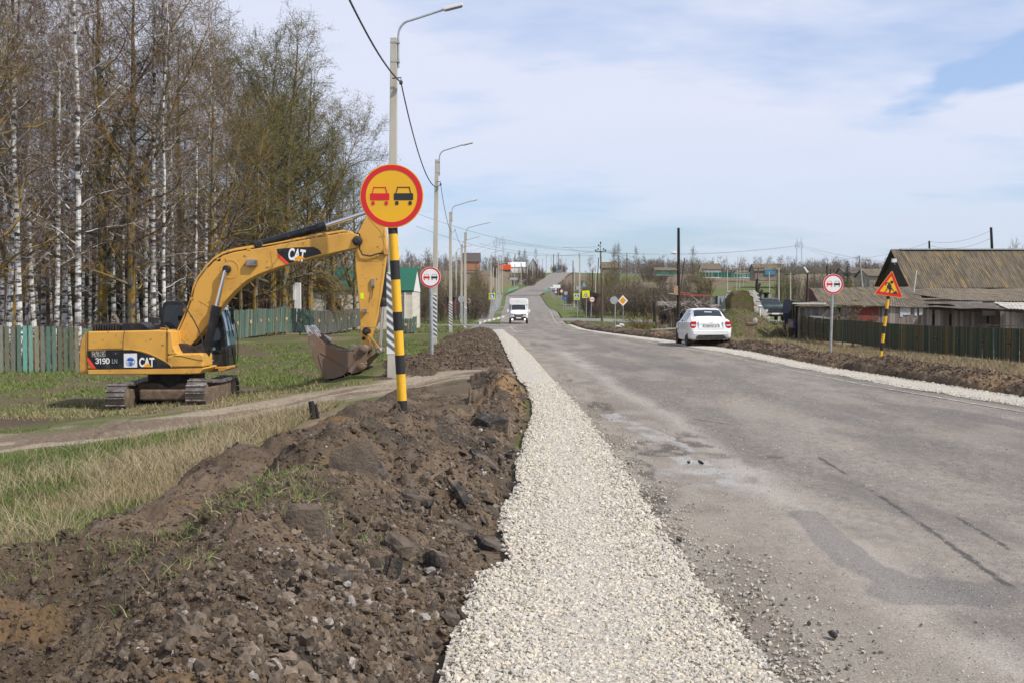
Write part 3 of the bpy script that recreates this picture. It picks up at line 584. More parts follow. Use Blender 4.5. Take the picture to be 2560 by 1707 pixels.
# loose stones on the road, one by one
for i, (px, py, s) in enumerate(((1610, 1064, .035), (1582, 1062, .022), (1915, 1460, .03), (1560, 1240, .03))):
    g = G(*OV(px, py), .02); x_ = np.array([g[0]]); o = stones('road_stone', x_, np.array([g[1]]), np.array([.02+s*.3]), np.array([s]), M['gravel'], np.array([(.06, .058, .055)]), kind=None)
    tag(o, ['largest dark stone lying on the pale dusty patch of the road', 'small dark stone just left of the largest one on the dusty patch', 'dark pebble on the near part of the asphalt lane', 'dark pebble by the ragged edge of the asphalt'][i], 'stone', 'loose stones on the road')
mb = MB(); p = P(*OV(722, 940), 20.5); zb = Hs(p.x, 20.5)
mb.tube([(p.x, 20.5, zb-.1), (p.x-.06, 20.5, zb+.32)], .05, 10); mb.tube([(p.x+.07, 20.6, zb-.1), (p.x+.0, 20.6, zb+.26)], .03, 6)
tag(mb.build('post_stub', M['wood_dark']), 'short dark broken post stub sticking out beside the dirt track', 'post stub')

# ---------------------------------------------------------------- grass
def grass(name, x, y, h, w, cols, label, lean=.35, zf=None, droop=.25, bend=None):
    n = len(x); z = (zf or H)(x, y)-.01; d = np.stack([rng.normal(0, lean, n), rng.normal(0, lean, n), np.ones(n)], 1)
    if bend is not None: d[:, 0] += bend
    V, F, C = ribbons(np.stack([x, y, z], 1), d, h, w, rng.uniform(.3, 1, n)*droop, rng, 2, cols)
    return tag(npmesh(name, V, F, M['grass'], col=C), label, kind='stuff')
def gcol(n, a, b): t = rng.random((n, 1)); return np.array(a)*(1-t)+np.array(b)*t
n = 210000; y = samp(n, 6.0, 25, 1.1); x = SL(y)+.1-rng.random(n)**1.15*(y*.62); k = (track_mask(x, y) < .05+.2*rng.random(n)); x = x[k]; y = y[k]; n = len(x)
dm = fbm(x*.28, y*.28, 4, 70)+.25*fbm(x*2, y*2, 3, 71); isd = rng.random(n) < sst(-.25, .35, dm)*.62+.08
h = np.where(isd, rng.uniform(.08, .28, n), rng.uniform(.06, .17, n)); cl = gcol(n, (.09, .135, .03), (.14, .175, .055)); cd = gcol(n, (.34, .27, .155), (.22, .175, .11)); cc_ = np.where(isd[:, None], cd, cl)
grass('grass', x, y, h, np.interp(y, [6, 25], [.004, .012])*rng.uniform(.8, 1.4, n), cc_, 'green and dry grass on the verge left of the soil bank', lean=.55)
# tall dead stems
n = 15000; y = samp(n, 10, 27, 1.0); x = SL(y)-.05-np.abs(rng.normal(0, 1.6, n)); k = (fbm(x*.55, y*.45, 3, 301) > .02) & (track_mask(x, y) < .12); x = x[k]; y = y[k]; n = len(x)
grass('dry_grass', x, y, rng.uniform(.25, .62, n), rng.uniform(.004, .009, n), gcol(n, (.40, .33, .20), (.28, .22, .15)), 'tall dead straw-coloured grass beside the dirt track', lean=.45, droop=.45)
# tufts on the bank
tx = []; ty_ = []
for (px, py, Yd, k, s) in ((640, 1225, 6.9, 1500, .35), (590, 1265, 6.5, 900, .3), (390, 1250, 7.0, 350, .18), (500, 1330, 6.3, 500, .3), (700, 1170, 8.0, 150, .12), (850, 930, 14.5, 200, .15), (380, 1550, 5.2, 350, .2), (230, 1330, 6.6, 700, .35), (770, 1040, 10, 250, .25), (30, 1400, 6.1, 300, .2), (650, 985, 16, 200, .2)):
    q = P(*OV(px, py), Yd); tx.append(rng.normal(q.x, s, k)); ty_.append(rng.normal(Yd, s*.8, k))
x = np.concatenate(tx); y = np.concatenate(ty_); k = rng.random(len(x)) < .65; x = x[k]; y = y[k]; n = len(x)
grass('grass', x, y, rng.uniform(.04, .14, n), rng.uniform(.003, .006, n), np.where(rng.random((n, 1)) < .7, gcol(n, (.09, .16, .025), (.16, .21, .06)), gcol(n, (.36, .29, .18), (.25, .2, .12))), 'tufts of uprooted grass on the brown bank', lean=.6, droop=.5, zf=lambda x, y: H(x, y)+bankz(x, y))
n = 120000; y = samp(n, 27, 62, 1.0); x = -3.2-rng.random(n)*18; k = (track_mask(x, y) < .2) & (fbm(x*.9, y*.6, 4, 81)+.3*rng.random(n) < .25); x = x[k]; y = y[k]; n = len(x)
isd = rng.random(n) < .16+.5*(y < 33); grass('grass', x, y, rng.uniform(.05, .18, n), rng.uniform(.012, .024, n), np.where(isd[:, None], gcol(n, (.34, .27, .16), (.24, .19, .11)), gcol(n, (.095, .140, .028), (.14, .18, .05))), 'fresh green grass on the slope behind the excavator', lean=.5)
n = 110000; y = samp(n, 20, 100, 1.3); x = gre(y)+1.7+rng.random(n)*13; k = fbm(x*.5, y*.35, 3, 311) > -.45; x = x[k]; y = y[k]; n = len(x)
isd = rng.random(n) < .72; grass('dry_grass', x, y, rng.uniform(.1, .36, n)*np.where(isd, 1.0, .5), rng.uniform(.012, .026, n), np.where(isd[:, None], gcol(n, (.33, .26, .155), (.2, .155, .095)), gcol(n, (.09, .13, .03), (.13, .16, .05))), 'dead yellow grass between the right gravel verge and the plank fence', lean=.5, droop=.4)
n = 60000; y = samp(n, 84, 170, 1.0); x = np.where(rng.random(n) < .5, ale(y)-3.4-rng.random(n)*9, gre(y)+2+rng.random(n)*16); k = ~((y > 111) & (y < 122) & (x < 0)) & ~((y > 133) & (y < 151) & (x > 0)); x = x[k]; y = y[k]; n = len(x)
grass('grass', x, y, rng.uniform(.1, .3, n), rng.uniform(.03, .06, n), np.where(rng.random((n, 1)) < .65, gcol(n, (.09, .15, .025), (.14, .19, .05)), gcol(n, (.30, .24, .15), (.2, .155, .1))), 'grass around the village junction', lean=.5)
# ---------------------------------------------------------------- road signs
def ngon(n, r, a0=0, cx=0, cz=0): return [(cx+r*math.cos(a0+2*math.pi*i/n), cz+r*math.sin(a0+2*math.pi*i/n)) for i in range(n)]
def rpoly(pts, r, k=4):       # round the corners of a polygon
    out = []; n = len(pts)
    for i in range(n):
        p = Vector(pts[i]); a = (Vector(pts[i-1])-p).normalized(); b = (Vector(pts[(i+1) % n])-p).normalized()
        rr = min(r, (Vector(pts[i-1])-p).length*.45, (Vector(pts[(i+1) % n])-p).length*.45); p0 = p+a*rr; p1 = p+b*rr
        for j in range(k+1):
            t = j/k; q = p0*(1-t)**2+p*2*t*(1-t)+p1*t*t; out.append((q.x, q.y))
    return out
def ring(mb, ro, ri, y0, y1, n=64, m=0):
    vs = []
    for yy in (y0, y1):
        for r in (ro, ri):
            for i in range(n): a = 2*math.pi*i/n; vs.append((r*math.cos(a), yy, r*math.sin(a)))
    fs = []
    for i in range(n):
        j = (i+1) % n; fs += [(i, j, n+j, n+i), (2*n+i, 3*n+i, 3*n+j, 2*n+j), (i, 2*n+i, 2*n+j, j), (n+i, n+j, 3*n+j, 3*n+i)]
    mb.add(vs, fs, m)
def xf(mb, T):
    mb.v = [tuple(T @ Vector(v)) for v in mb.v]; return mb
def car_icon(x0, s):       # front view of the car pictogram, s = half sign radius scale, in units of the sign radius
    def q(pts): return [(x0+a*s, b*s) for a, b in pts]
    body = rpoly(q([(-.305, -.13), (.305, -.13), (.305, .085), (-.305, .085)]), .03*s)
    out = [body]
    outer = [(-.25, .085), (-.19, .285), (.19, .285), (.25, .085)]; w = .026
    for (a, b) in zip(outer[:-1], outer[1:]):
        a = Vector(a); b = Vector(b); d = (b-a).normalized(); nrm = Vector((d.y, -d.x))*w; e = d*w*.4
        out.append(q([tuple(a-e), tuple(b+e), tuple(b+e+nrm), tuple(a-e+nrm)]))
    for cx in (-.21, .21): out.append(rpoly(q([(cx-.052, -.16), (cx+.052, -.16), (cx+.052, -.28), (cx-.052, -.28)]), .04*s))
    return out
def T_sign(c, rz=0, roll=0): return Matrix.Translation(c) @ Matrix.Rotation(R(rz), 4, 'Z') @ Matrix.Rotation(R(roll), 4, 'Y')
def no_overtake(root, c, r, temp=False, rz=0, icons=True, roll=0):
    T = T_sign(c, rz, roll); f = M['amber'] if temp else M['white']
    mb = MB(); mb.prism(ngon(64, r), 0, .012); pl = xf(mb, T).build('sign_plate', f, root)
    mb = MB(); mb.prism(ngon(64, r*.985), .0125, .016); xf(mb, T).build('sign_back', M['grey'], root)
    mb = MB(); ring(mb, r*.972, r*.815, -.003, .001); xf(mb, T).build('red_ring', M['red'], pl)
    if icons:
        for x0, m in ((-.375*r, 'red'), (.375*r, 'black')):
            mb = MB()
            for i, q in enumerate(car_icon(x0, r)): mb.prism(q, -.003-.0004*i, .001)
            xf(mb, T).build('car_symbol', M[m], pl)
    return pl
# the big temporary sign on its striped post
pb = P(*OV(925, 962), 12.9); pt = P(*OV(903, 520), 12.9)
root = empty('road_sign', (pb.x, 12.9, pb.z-.12), 'big amber no-overtaking sign on a yellow and black striped post in the heap of soil', 'road sign')
sc = P(*crop(880, 400, 7.84)(788, 722), 12.9); no_overtake(root, Vector((sc.x, 12.84, sc.z)), .351, True, -2)
ax = lambda row: P(*OV(902+(row-522)*24/440, row), 12.9)
def banded(root, axf, rows, r, top):
    mb = MB(); mb.tube([top, axf(rows[-1])], r, 20); po = mb.build('sign_post', M['cyl_yellow'], root, smooth=True)
    for i in range(0, len(rows)-1, 2):
        mb = MB(); mb.tube([axf(rows[i]), axf(rows[i+1])], r+.0015, 20); mb.build('black_band', M['cyl_black'], po, smooth=True)
banded(root, ax, [505, 538, 599, 643, 717, 760, 815, 858, 919, 961], .052, ax(440))
# permanent white signs
def white_sign(px, py, dia_px, Y, base_row, label, postw=.05, icons=True, scale=OV, post_px=None):
    c = P(*scale(px, py), Y); b = P(*scale(post_px or px, base_row), Y); r = dia_px/2*Y/FPX
    root = empty('road_sign', (b.x, Y, b.z-.15), label, 'road sign', 'white no-overtaking signs')
    no_overtake(root, Vector((c.x, Y-postw-.01, c.z)), r, icons=icons)
    mb = MB(); mb.tube([(b.x, Y, b.z-.2), (c.x, Y, c.z+r*.6)], postw, 12); mb.build('sign_post', M['galv'], root, smooth=True); return root
white_sign(989, 637.5, 51.5, 39.5, 800, 'white no-overtaking sign on a thick grey post before the second concrete lamp', .062, post_px=992)
white_sign(1913, 653, 50, 40, 815, 'white no-overtaking sign on the right verge before the plank fence, left of the roadworks triangle', .045, post_px=1907)
white_sign(900, 1010, 13.8, 140, 1270, 'small distant white no-overtaking sign by the bus stop left of the road', .04, scale=C3, post_px=915)
white_sign(1345, 553, 13.4, 130, 1115, 'distant white no-overtaking sign beside the lime school-crossing sign', .035, scale=CF, post_px=1305)
white_sign(492, 322, 8.3, 235, 690, 'far white no-overtaking sign beyond the crossing, right of the white board', .035, scale=CF, post_px=478)
# roadworks triangle
c = P(*CH(925, 650), 36.7); b = P(*CI(130, 1375), 36.7)
root = empty('road_sign', (b.x, 36.7, b.z-.15), 'amber roadworks triangle with a digging man on a tilted yellow and black striped post', 'road sign')
roll = 7.5; T = T_sign(Vector((c.x, 36.62, c.z)), 0, roll); hs_ = .46
tri = lambda k: rpoly([(-hs_*k, -.29*k), (hs_*k, -.29*k), (0, .52*k)], .06*k, 6)
mb = MB(); mb.prism(tri(1.0), 0, .012); pl = xf(mb, T).build('sign_plate', M['amber'], root)
mb = MB(); mb.prism(tri(.97), .013, .016); xf(mb, T).build('sign_back', M['grey'], root)
mb = MB(); o1 = tri(.955); o2 = tri(.66); o2 = [(x*1.0, z+.005) for x, z in o2]; n = len(o1)
vs = [(x, yy, z) for yy in (-.003, .001) for q in (o1, o2) for x, z in q]; fs = []
for i in range(n): j = (i+1) % n; fs += [(i, j, n+j, n+i), (2*n+i, 3*n+i, 3*n+j, 2*n+j), (i, 2*n+i, 2*n+j, j), (n+i, n+j, 3*n+j, 3*n+i)]
mb.add(vs, fs); xf(mb, T).build('red_border', M['red'], pl)
Ti = T.inverted(); yy0 = 36.62
def cl(x, y): q = Ti @ P(*CH(x, y), yy0); return (q.x, q.z)
mb = MB()
for q in ([(870, 520), (945, 530), (955, 560), (985, 590), (995, 650), (990, 720), (965, 730), (940, 690), (870, 640), (865, 620), (900, 580), (905, 550), (870, 545), (835, 610), (810, 600), (845, 525)],
          [(870, 630), (960, 700), (985, 735), (955, 835), (925, 825), (935, 740), (860, 665)], [(860, 690), (885, 710), (870, 740), (815, 805), (788, 795), (845, 735)],
          [(985, 830), (1070, 790), (1125, 755), (1175, 862)], [(985, 650), (1075, 775), (1068, 782), (978, 700)]):
    mb.prism([cl(*p) for p in q], -.004-.0004*len(mb.f)/30, .001)
hc = cl(1003, 515); mb.prism(ngon(20, .048, 0, *hc), -.006, .001); xf(mb, T).build('digging_man_symbol', M['black'], pl)
axr = lambda y: P(*CI(248-(y-400)*.125, y), 36.7)
banded(root, axr, [380, 425, 572, 685, 840, 955, 1092, 1215, 1399, 1400], .052, axr(200))
# rotate the small plates' helper for panels
def panel_sign(name, label, group, Y, parts, base, cropf, postw=.035, posts=None, cat='road sign'):
    b = P(*cropf(*base), Y); root = empty(name, (b.x, Y, b.z-.1), label, cat, group); mb = MB()
    topz = max(P(*cropf(u, w), Y).z for u, w in parts[0][0])
    for bx in (posts or [base[0]]):
        q = P(*cropf(bx, base[1]), Y); mb.tube([(q.x, Y, q.z-.3), (q.x, Y, topz)], postw, 8)
    mb.build('sign_post', M['galv'], root)
    d = -postw-.012; par = root
    for i, (pts, m, nm) in enumerate(parts):
        mb = MB(); q = [P(*cropf(x, y), Y) for x, y in pts]
        mb.prism([(v.x, v.z) for v in q], Y+d-.004*i, Y+d+.01-.004*i if i else Y+d+.012); o = mb.build(nm, M[m], par)
        if i == 0: par = o
    return root
def rect(x0, y0, x1, y1): return [(x0, y0), (x1, y0), (x1, y1), (x0, y1)]
def circ(cx, cy, r, n=24): return [(cx+r*math.cos(2*math.pi*i/n), cy+r*math.sin(2*math.pi*i/n)) for i in range(n)]
panel_sign('road_sign', 'blue pedestrian-crossing sign on a lime panel right of the road', 'village road signs', 145, [
    ([(830, 385), (1005, 395), (998, 555), (835, 562)], 'lime', 'sign_plate'), (rect(855, 415, 982, 532), 'blue', 'blue_square'), ([(918, 425), (970, 510), (866, 510)], 'white', 'white_triangle'),
    ([(915, 450), (925, 450), (930, 475), (945, 505), (935, 507), (920, 485), (905, 507), (895, 505), (912, 475)], 'black', 'walking_man_symbol')], (935, 990), CF)
panel_sign('road_sign', 'red-edged children warning triangle on a bright lime panel', 'village road signs', 134, [
    ([(1065, 312), (1272, 302), (1280, 500), (1075, 518)], 'lime', 'sign_plate'), ([(1170, 335), (1258, 488), (1088, 492)], 'red', 'red_triangle'), ([(1170, 362), (1235, 475), (1110, 478)], 'white', 'white_triangle'),
    ([(1148, 400), (1160, 400), (1165, 425), (1150, 430), (1172, 470), (1145, 472), (1138, 440), (1142, 420)], 'black', 'child_symbol'), ([(1180, 400), (1192, 405), (1200, 440), (1215, 465), (1195, 470), (1180, 440)], 'black', 'child_symbol')], (1187, 1100), CF)
panel_sign('road_sign', 'grey back of a round sign on a steel post left of the yellow diamond', 'village road signs', 90, [(circ(1960, 577, 109), 'grey', 'sign_plate')], (1990, 1400), CF, .045)
panel_sign('road_sign', 'yellow and white priority-road diamond sign at the right roadside', 'village road signs', 95, [([(680, 908), (738, 840), (800, 905), (740, 970)], 'white', 'sign_plate'), ([(695, 906), (738, 864), (780, 904), (739, 948)], 'orange', 'yellow_diamond')], (742, 1245), C4, .03)
panel_sign('road_sign', 'far grey back of a round sign over a blue panel beyond the crossing', 'far road signs', 225, [(circ(611, 378, 53), 'grey', 'sign_plate')], (600, 690), CF, .035)
panel_sign('road_sign', 'far blue direction panel with white marks on two posts', 'far road signs', 222, [(rect(510, 495, 655, 560), 'blue', 'sign_plate'), (rect(560, 515, 600, 525), 'white', 'white_mark')], (535, 690), CF, .03, [535, 628])
panel_sign('road_sign', 'far large white name board on two posts before the green railing', 'far road signs', 300, [(rect(250, 140, 460, 235), 'white', 'sign_plate')], (300, 560), CF, .05, [262, 408])
panel_sign('road_sign', 'far narrow white board left of the large white board', 'far road signs', 305, [(rect(168, 203, 250, 237), 'white', 'sign_plate')], (215, 430), CF, .04)
panel_sign('road_sign', 'far upper small round sign of the pair below the white board', 'far road signs', 270, [(circ(333, 265, 36), 'red', 'sign_plate'), (circ(333, 265, 29), 'white', 'white_disc'), (rect(318, 258, 348, 272), 'black', 'black_mark')], (300, 520), CF, .035)
panel_sign('road_sign', 'far lower small round sign of the pair below the white board', 'far road signs', 265, [(circ(335, 350, 35), 'red', 'sign_plate'), (circ(335, 350, 28), 'white', 'white_disc'), (rect(320, 345, 350, 360), 'blue', 'mark')], (333, 545), CF, .035)
panel_sign('road_sign', 'far blue panel half behind the pair of small round signs', 'far road signs', 280, [(rect(225, 293, 300, 345), 'blue', 'sign_plate')], (232, 470), CF, .035)
panel_sign('road_sign', 'blue bus-stop sign left of the road beside the brown shelter', 'village road signs', 142, [(rect(742, 928, 795, 1010), 'blue', 'sign_plate'), (rect(745, 945, 792, 968), 'white', 'white_panel')], (775, 1195), C3, .035)
panel_sign('road_sign', 'pedestrian-crossing sign on a lime panel at the left, behind two lamp posts', 'village road signs', 172, [(rect(1160, 906, 1242, 988), 'lime', 'sign_plate'), (rect(1172, 918, 1232, 975), 'blue', 'blue_square'), ([(1202, 922), (1225, 968), (1180, 968)], 'white', 'white_triangle')], (1240, 1110), C3, .035)
panel_sign('road_sign', 'grey back of a round sign between two left lamp posts', 'village road signs', 118, [(circ(805, 985, 46), 'grey', 'sign_plate')], (812, 1280), C3, .035)
panel_sign('road_sign', 'tiny far green-edged square sign by the crest on the left verge', 'far road signs', 565, [(rect(1482, 288, 1532, 340), 'lime', 'sign_plate'), (rect(1490, 296, 1524, 330), 'white', 'white_square')], (1507, 415), CK, .06)
panel_sign('road_sign', 'tiny far yellow diamond on the right verge of the climbing road', 'far road signs', 470, [([(1828, 488), (1850, 508), (1828, 530), (1806, 508)], 'orange', 'sign_plate')], (1840, 560), CK, .05)
panel_sign('road_sign', 'far pair of pale boards on posts beyond the left railing', 'far road signs', 420, [(rect(650, 475, 820, 530), 'grey', 'sign_plate')], (680, 665), CK, .06, [668, 728, 795])

# ---------------------------------------------------------------- street lamps
def lamp_post(x, y, base, hgt, arm=None, label='', grp='concrete street lamps along the left of the road', stripes=True, w0=.20, w1=.165, head=True, stripe_h=1.75, lean=0.0):
    root = empty('street_lamp', (x, y, base-.3), label, 'street lamp', grp)
    mb = MB(); vs = []
    for z, w in ((base-.6, w0), (base+hgt, w1)):
        xx = x+lean*(z-base)/hgt
        vs += [(xx-w/2, y-w/2, z), (xx+w/2, y-w/2, z), (xx+w/2, y+w/2, z), (xx-w/2, y+w/2, z)]
    mb.add(vs, [(3, 2, 1, 0), (4, 5, 6, 7), (0, 1, 5, 4), (1, 2, 6, 5), (2, 3, 7, 6), (3, 0, 4, 7)])
    post = mb.build('post', M['concrete'], root, bevel=.012 if y < 110 else 0)
    if stripes:
        mb = MB(); mg = MB(); w = w0+.012; z0 = base+.22; z1 = base+.22+stripe_h
        mb.box(x-w/2, x+w/2, y-w/2, y+w/2, z0, z1); n = int(stripe_h/.2)
        for i in range(n):
            za = z0+i*.2+.02
            for sgn, yy in ((1, y-w/2-.003),):
                q = [(x-w/2, min(za+.2, z1)), (x+w/2, min(za, z1)), (x+w/2, min(za+.1, z1)), (x-w/2, min(za+.30, z1))]
                mg.prism(q, yy-.001, yy+.002)
            q = [(y-w/2, min(za, z1)), (y+w/2, min(za+.2, z1)), (y+w/2, min(za+.3, z1)), (y-w/2, min(za+.1, z1))]; mg.prism(q, x+w/2, x+w/2+.003, axis='x')
        pw = mb.build('painted_base', M['stripe_w'], post); mg.build('grey_stripe', M['stripe_g'], pw)
    if arm:
        pts = []; ax_, az_, L = arm     # arm rises az_ above the post, reaches ax_ outwards (sign gives side)
        s = 1 if ax_ > 0 else -1; zt = base+hgt; xt = x+lean+s*(w1/2+.03)
        pts = [Vector((xt, y-.02, zt-.75)), Vector((xt, y-.02, zt+.05))]
        r = .30
        for k in range(7): t = math.pi/2*k/6; pts.append(Vector((xt+s*r*(1-math.cos(t)), y-.02, zt+.05+r*1.1*math.sin(t)+.05*k/6)))
        e = pts[-1]; pts.append(Vector((x+ax_, y-.02, zt+az_)))
        mb = MB(); mb.tube(pts, .028, 8); ar = mb.build('lamp_arm', M['galv'], root, smooth=True)
        for zc in (zt-.12, zt-.6):
            mb = MB(); mb.box(x+lean-w1/2-.008, xt+.03, y-w1/2-.01, y+w1/2+.01, zc-.02, zc+.02); mb.build('clamp', M['galv'], post)
        if head:
            d = Vector((ax_*.62, 0, .18)).normalized() if False else Vector((s*.97, 0, .24)); o = pts[-1]
            ang = math.atan2(d.z, abs(d.x))*s; T = Matrix.Translation(o) @ Matrix.Rotation(-ang, 4, 'Y')
            mb = MB(); X0, X1 = (0, .5) if s > 0 else (-.5, 0)
            mb.box(X0, X1, -.08, .08, -.03, .045, T=T); hd = mb.build('lamp_head', M['stripe_w'], root, bevel=.015)
            mb = MB(); mb.box(X0+.04, X1-.03, -.07, .07, -.045, -.031, T=T); mb.build('lens', M['glass'], hd)
    return root
def base_of(f, x, row, Y): q = P(*f(x, row), Y); return q
L1 = lamp_post(P(*OV(901, 832), 29.5).x, 29.5, P(*OV(901, 832), 29.5).z, P(*OV(907, 88), 29.5).z-P(*OV(901, 832), 29.5).z, (1.32, .70, 0), 'nearest concrete lamp post, right behind the big amber sign', lean=.07, stripe_h=2.05, w0=.24)
ob = P(*OV(997, 786), 53.4)
L2 = lamp_post(ob.x, 53.4, ob.z, P(*OV(1003, 367), 53.4).z-ob.z, (1.32, .66, 0), 'second concrete lamp post, behind the left white sign', lean=.15, stripe_h=2.0, w0=.26)
data = [((1035, 757), (1038, 487), OV, 82.6, 1.45, 'third concrete lamp post on the left, whose base stands in the soil heaps'),
        ((735, 1240), (738, 372), C3, 146, 1.5, 'thinner far lamp post just left of the blue bus-stop sign'),
        ((805, 1290), (806, 272), C3, 125, 1.5, 'far lamp post touching the grey round sign back at left'),
        ((853, 1385), (857, 112), C3, 100, 1.7, 'fourth tall lamp post with three stacked lamp arms seen at left'),
        ((1190, 1155), (1202, 412), C3, 171, 1.6, 'lamp post standing in front of the left lime crossing sign'),
        ((1218, 1140), (1220, 572), C3, 205, 1.5, 'lamp post close behind the left lime crossing sign'),
        ((1263, 1080), (1264, 585), C3, 254, 1.5, 'far lamp post at the corner of the left steel barrier'),
        ((1285, 1010), (1288, 452), C3, 240, 1.5, 'tall far lamp post with two lamp arms left of the van'),
        ((1306, 940), (1308, 545), C3, 322, 1.5, 'far lamp post beside the small grey box left of the road'),
        ((1337, 910), (1340, 542), C3, 349, 1.5, 'far lamp post just above the left end of the walkway'),
        ((1500, 820), (1504, 530), C3, 425, 0, 'far lamp post at the left end of the hill row, by the pale boards'),
        ((1583, 810), (1583, 520), C3, 440, 0, 'hill-row lamp post right above the green railing'),
        ((1663, 790), (1663, 505), C3, 455, 0, 'third lamp post of the row up the hill'),
        ((1735, 770), (1735, 515), C3, 470, 0, 'fourth lamp post of the row up the hill'),
        ((1800, 740), (1802, 475), C3, 490, 0, 'fifth lamp post of the row up the hill'),
        ((1861, 700), (1863, 470), C3, 520, 0, 'sixth lamp post of the row up the hill'),
        ((1912, 668), (1914, 410), C3, 550, 0, 'seventh lamp post of the row up the hill'),
        ((1975, 655), (1977, 440), C3, 580, 0, 'eighth lamp post of the row, right of the tiny square sign'),
        ((2048, 642), (2050, 420), C3, 610, 0, 'ninth lamp post of the row, beside the far blue car'),
        ((2118, 637), (2120, 430), C3, 625, 0, 'tenth lamp post of the row near the crest'),
        ((2168, 632), (2170, 450), C3, 640, 0, 'last lamp post of the row on the crest')]
LP = []
for (b0, t0, f, Y, arm, lab) in data:
    b = P(*f(*b0), Y); t = P(*f(*t0), Y)
    LP.append(lamp_post(b.x, Y, b.z, t.z-b.z, (arm, .75, 0) if arm else (1.5, .7, 0), lab, stripes=Y < 260, w0=.24 if Y < 300 else .30, w1=.17 if Y < 300 else .24))
for (b0, t0, f, Y, arm, lab) in [((230, 1040), (233, 352), C4, 166, -1.9, 'lamp post on the right of the road carrying a bracket with a camera'), ((168, 980), (168, 520), C4, 249, -1.6, 'plain lamp post left of the one with the camera bracket')]:
    b = P(*f(*b0), Y); t = P(*f(*t0), Y); r_ = lamp_post(b.x, Y, b.z, t.z-b.z, (arm, .9, 0), lab, 'concrete street lamps on the right of the road', stripes=True, w0=.26)
    if Y == 166:
        q = P(*CF(1020, 200), Y); mb = MB(); mb.box(q.x, q.x+.75, Y-.05, Y+.05, q.z-.04, q.z+.04); mb.tube([(q.x+.5, Y, q.z), (q.x, Y, q.z-.55)], .03, 6); br = mb.build('bracket', M['stripe_w'], r_)
        q = P(*CF(1115, 135), Y); mb = MB(); mb.box(q.x-.2, q.x+.22, Y-.2, Y+.2, q.z-.3, q.z+.12); mb.tube([(q.x, Y, q.z+.1), (q.x, Y, q.z+.4)], .08, 6); mb.build('camera_box', M['glass_blue'], br)
        q = P(*CF(940, 235), Y); mb = MB(); mb.box(q.x-.22, q.x+.22, Y-.3, Y-.1, q.z-.25, q.z+.25); mb.build('control_box', M['grey'], r_, bevel=.02)
# twisted cable strung from lamp to lamp
def cable(name, a, b, sag, r, label, cat='cable', n=28, grp=None, twist=False, m='wire'):
    a = Vector(a); b = Vector(b); pts = [a.lerp(b, i/n)-Vector((0, 0, sag*4*(i/n)*(1-i/n))) for i in range(n+1)]
    mb = MB(); mb.tube(pts, r, 6)
    if twist:
        for k in (0, 1):
            q = []
            for i in range(n*12+1):
                t = i/(n*12); c_ = a.lerp(b, t)-Vector((0, 0, sag*4*t*(1-t))); w = t*(b-a).length/.28*2*math.pi+k*math.pi; q.append(c_+Vector((math.cos(w)*r*.9, 0, math.sin(w)*r*.9)))
            mb.tube(q, r*.75, 4)
    return tag(mb.build(name, M[m], smooth=True), label, cat, grp)
a0 = P(*OV(700, -230), 13); k1 = P(*OV(921, 190), 29.3); k2 = P(*OV(1012, 424), 53.2); k3 = P(*OV(1045, 527), 82.4); k4 = P(*C3(862, 275), 100)
cable('power_cable', a0, k1, .28, .013, 'twisted black cable coming down from the top edge to the nearest lamp post', twist=True, n=24)
cable('power_cable', k1, k2, .95, .013, 'twisted black cable between the first and second lamp post', twist=True, n=40)
cable('power_cable', k2, k3, .95, .014, 'black cable between the second and third lamp post')
cable('power_cable', k3, k4, .6, .014, 'black cable from the third to the fourth lamp post')
for rt, k, lab in ((L1, k1, 0), (L2, k2, 0)):
    mb = MB(); mb.tube([(k.x-.22, k.y, k.z+.10), (k.x, k.y, k.z+.12), (k.x, k.y, k.z-.02)], .016, 6); mb.lathe([(-.06, .02), (-.04, .045), (.03, .045), (.05, .02)], (k.x, k.y, k.z), 'z', 10)
    mb.build('cable_hook', M['porcelain'], rt)
# thin overhead lines
pi_ = P(*C4(480, 300), 136)
def wire(a, b, sag, label, r=.011): cable('overhead_wire', a, b, sag, r, label, 'overhead wire', 20, 'thin overhead wires')
wire(P(*OV(960, 492), 90), P(*C4(448, 268), 136), 1.0, 'upper thin wire from the left lamps to the insulator pole')
wire(P(*OV(955, 520), 90), P(*C4(428, 322), 136), 1.3, 'middle thin wire from the left lamps to the insulator pole')
wire(P(*OV(1100, 560), 130), P(*C4(420, 372), 136), .5, 'lower thin wire reaching the insulator pole from the left')
wire(P(*C4(510, 300), 136), P(*C5(960, 345), 150), 2.2, 'thin wire sagging from the insulator pole to the leaning pole far right')
wire(P(*C4(540, 325), 136), P(*C5(1260, 365), 120), 3.0, 'long thin wire from the insulator pole towards the barn lamp')
wire(P(*C5(1556, 215), 120), P(*C5(2060, 130), 112), .5, 'upper thin wire between the two poles over the barn')
wire(P(*C5(1556, 250), 120), P(*C5(2070, 190), 112), .6, 'lower thin wire between the two poles over the barn')
wire(P(*C5(560, 290), 200), P(*C5(1550, 225), 120), 1.5, 'thin wire rising to the short pole over the barn roof')
wire(P(*C5(1540, 270), 121), P(*C5(900, 385), 190), 1.5, 'thin wire dropping left from the short pole over the barn roof')
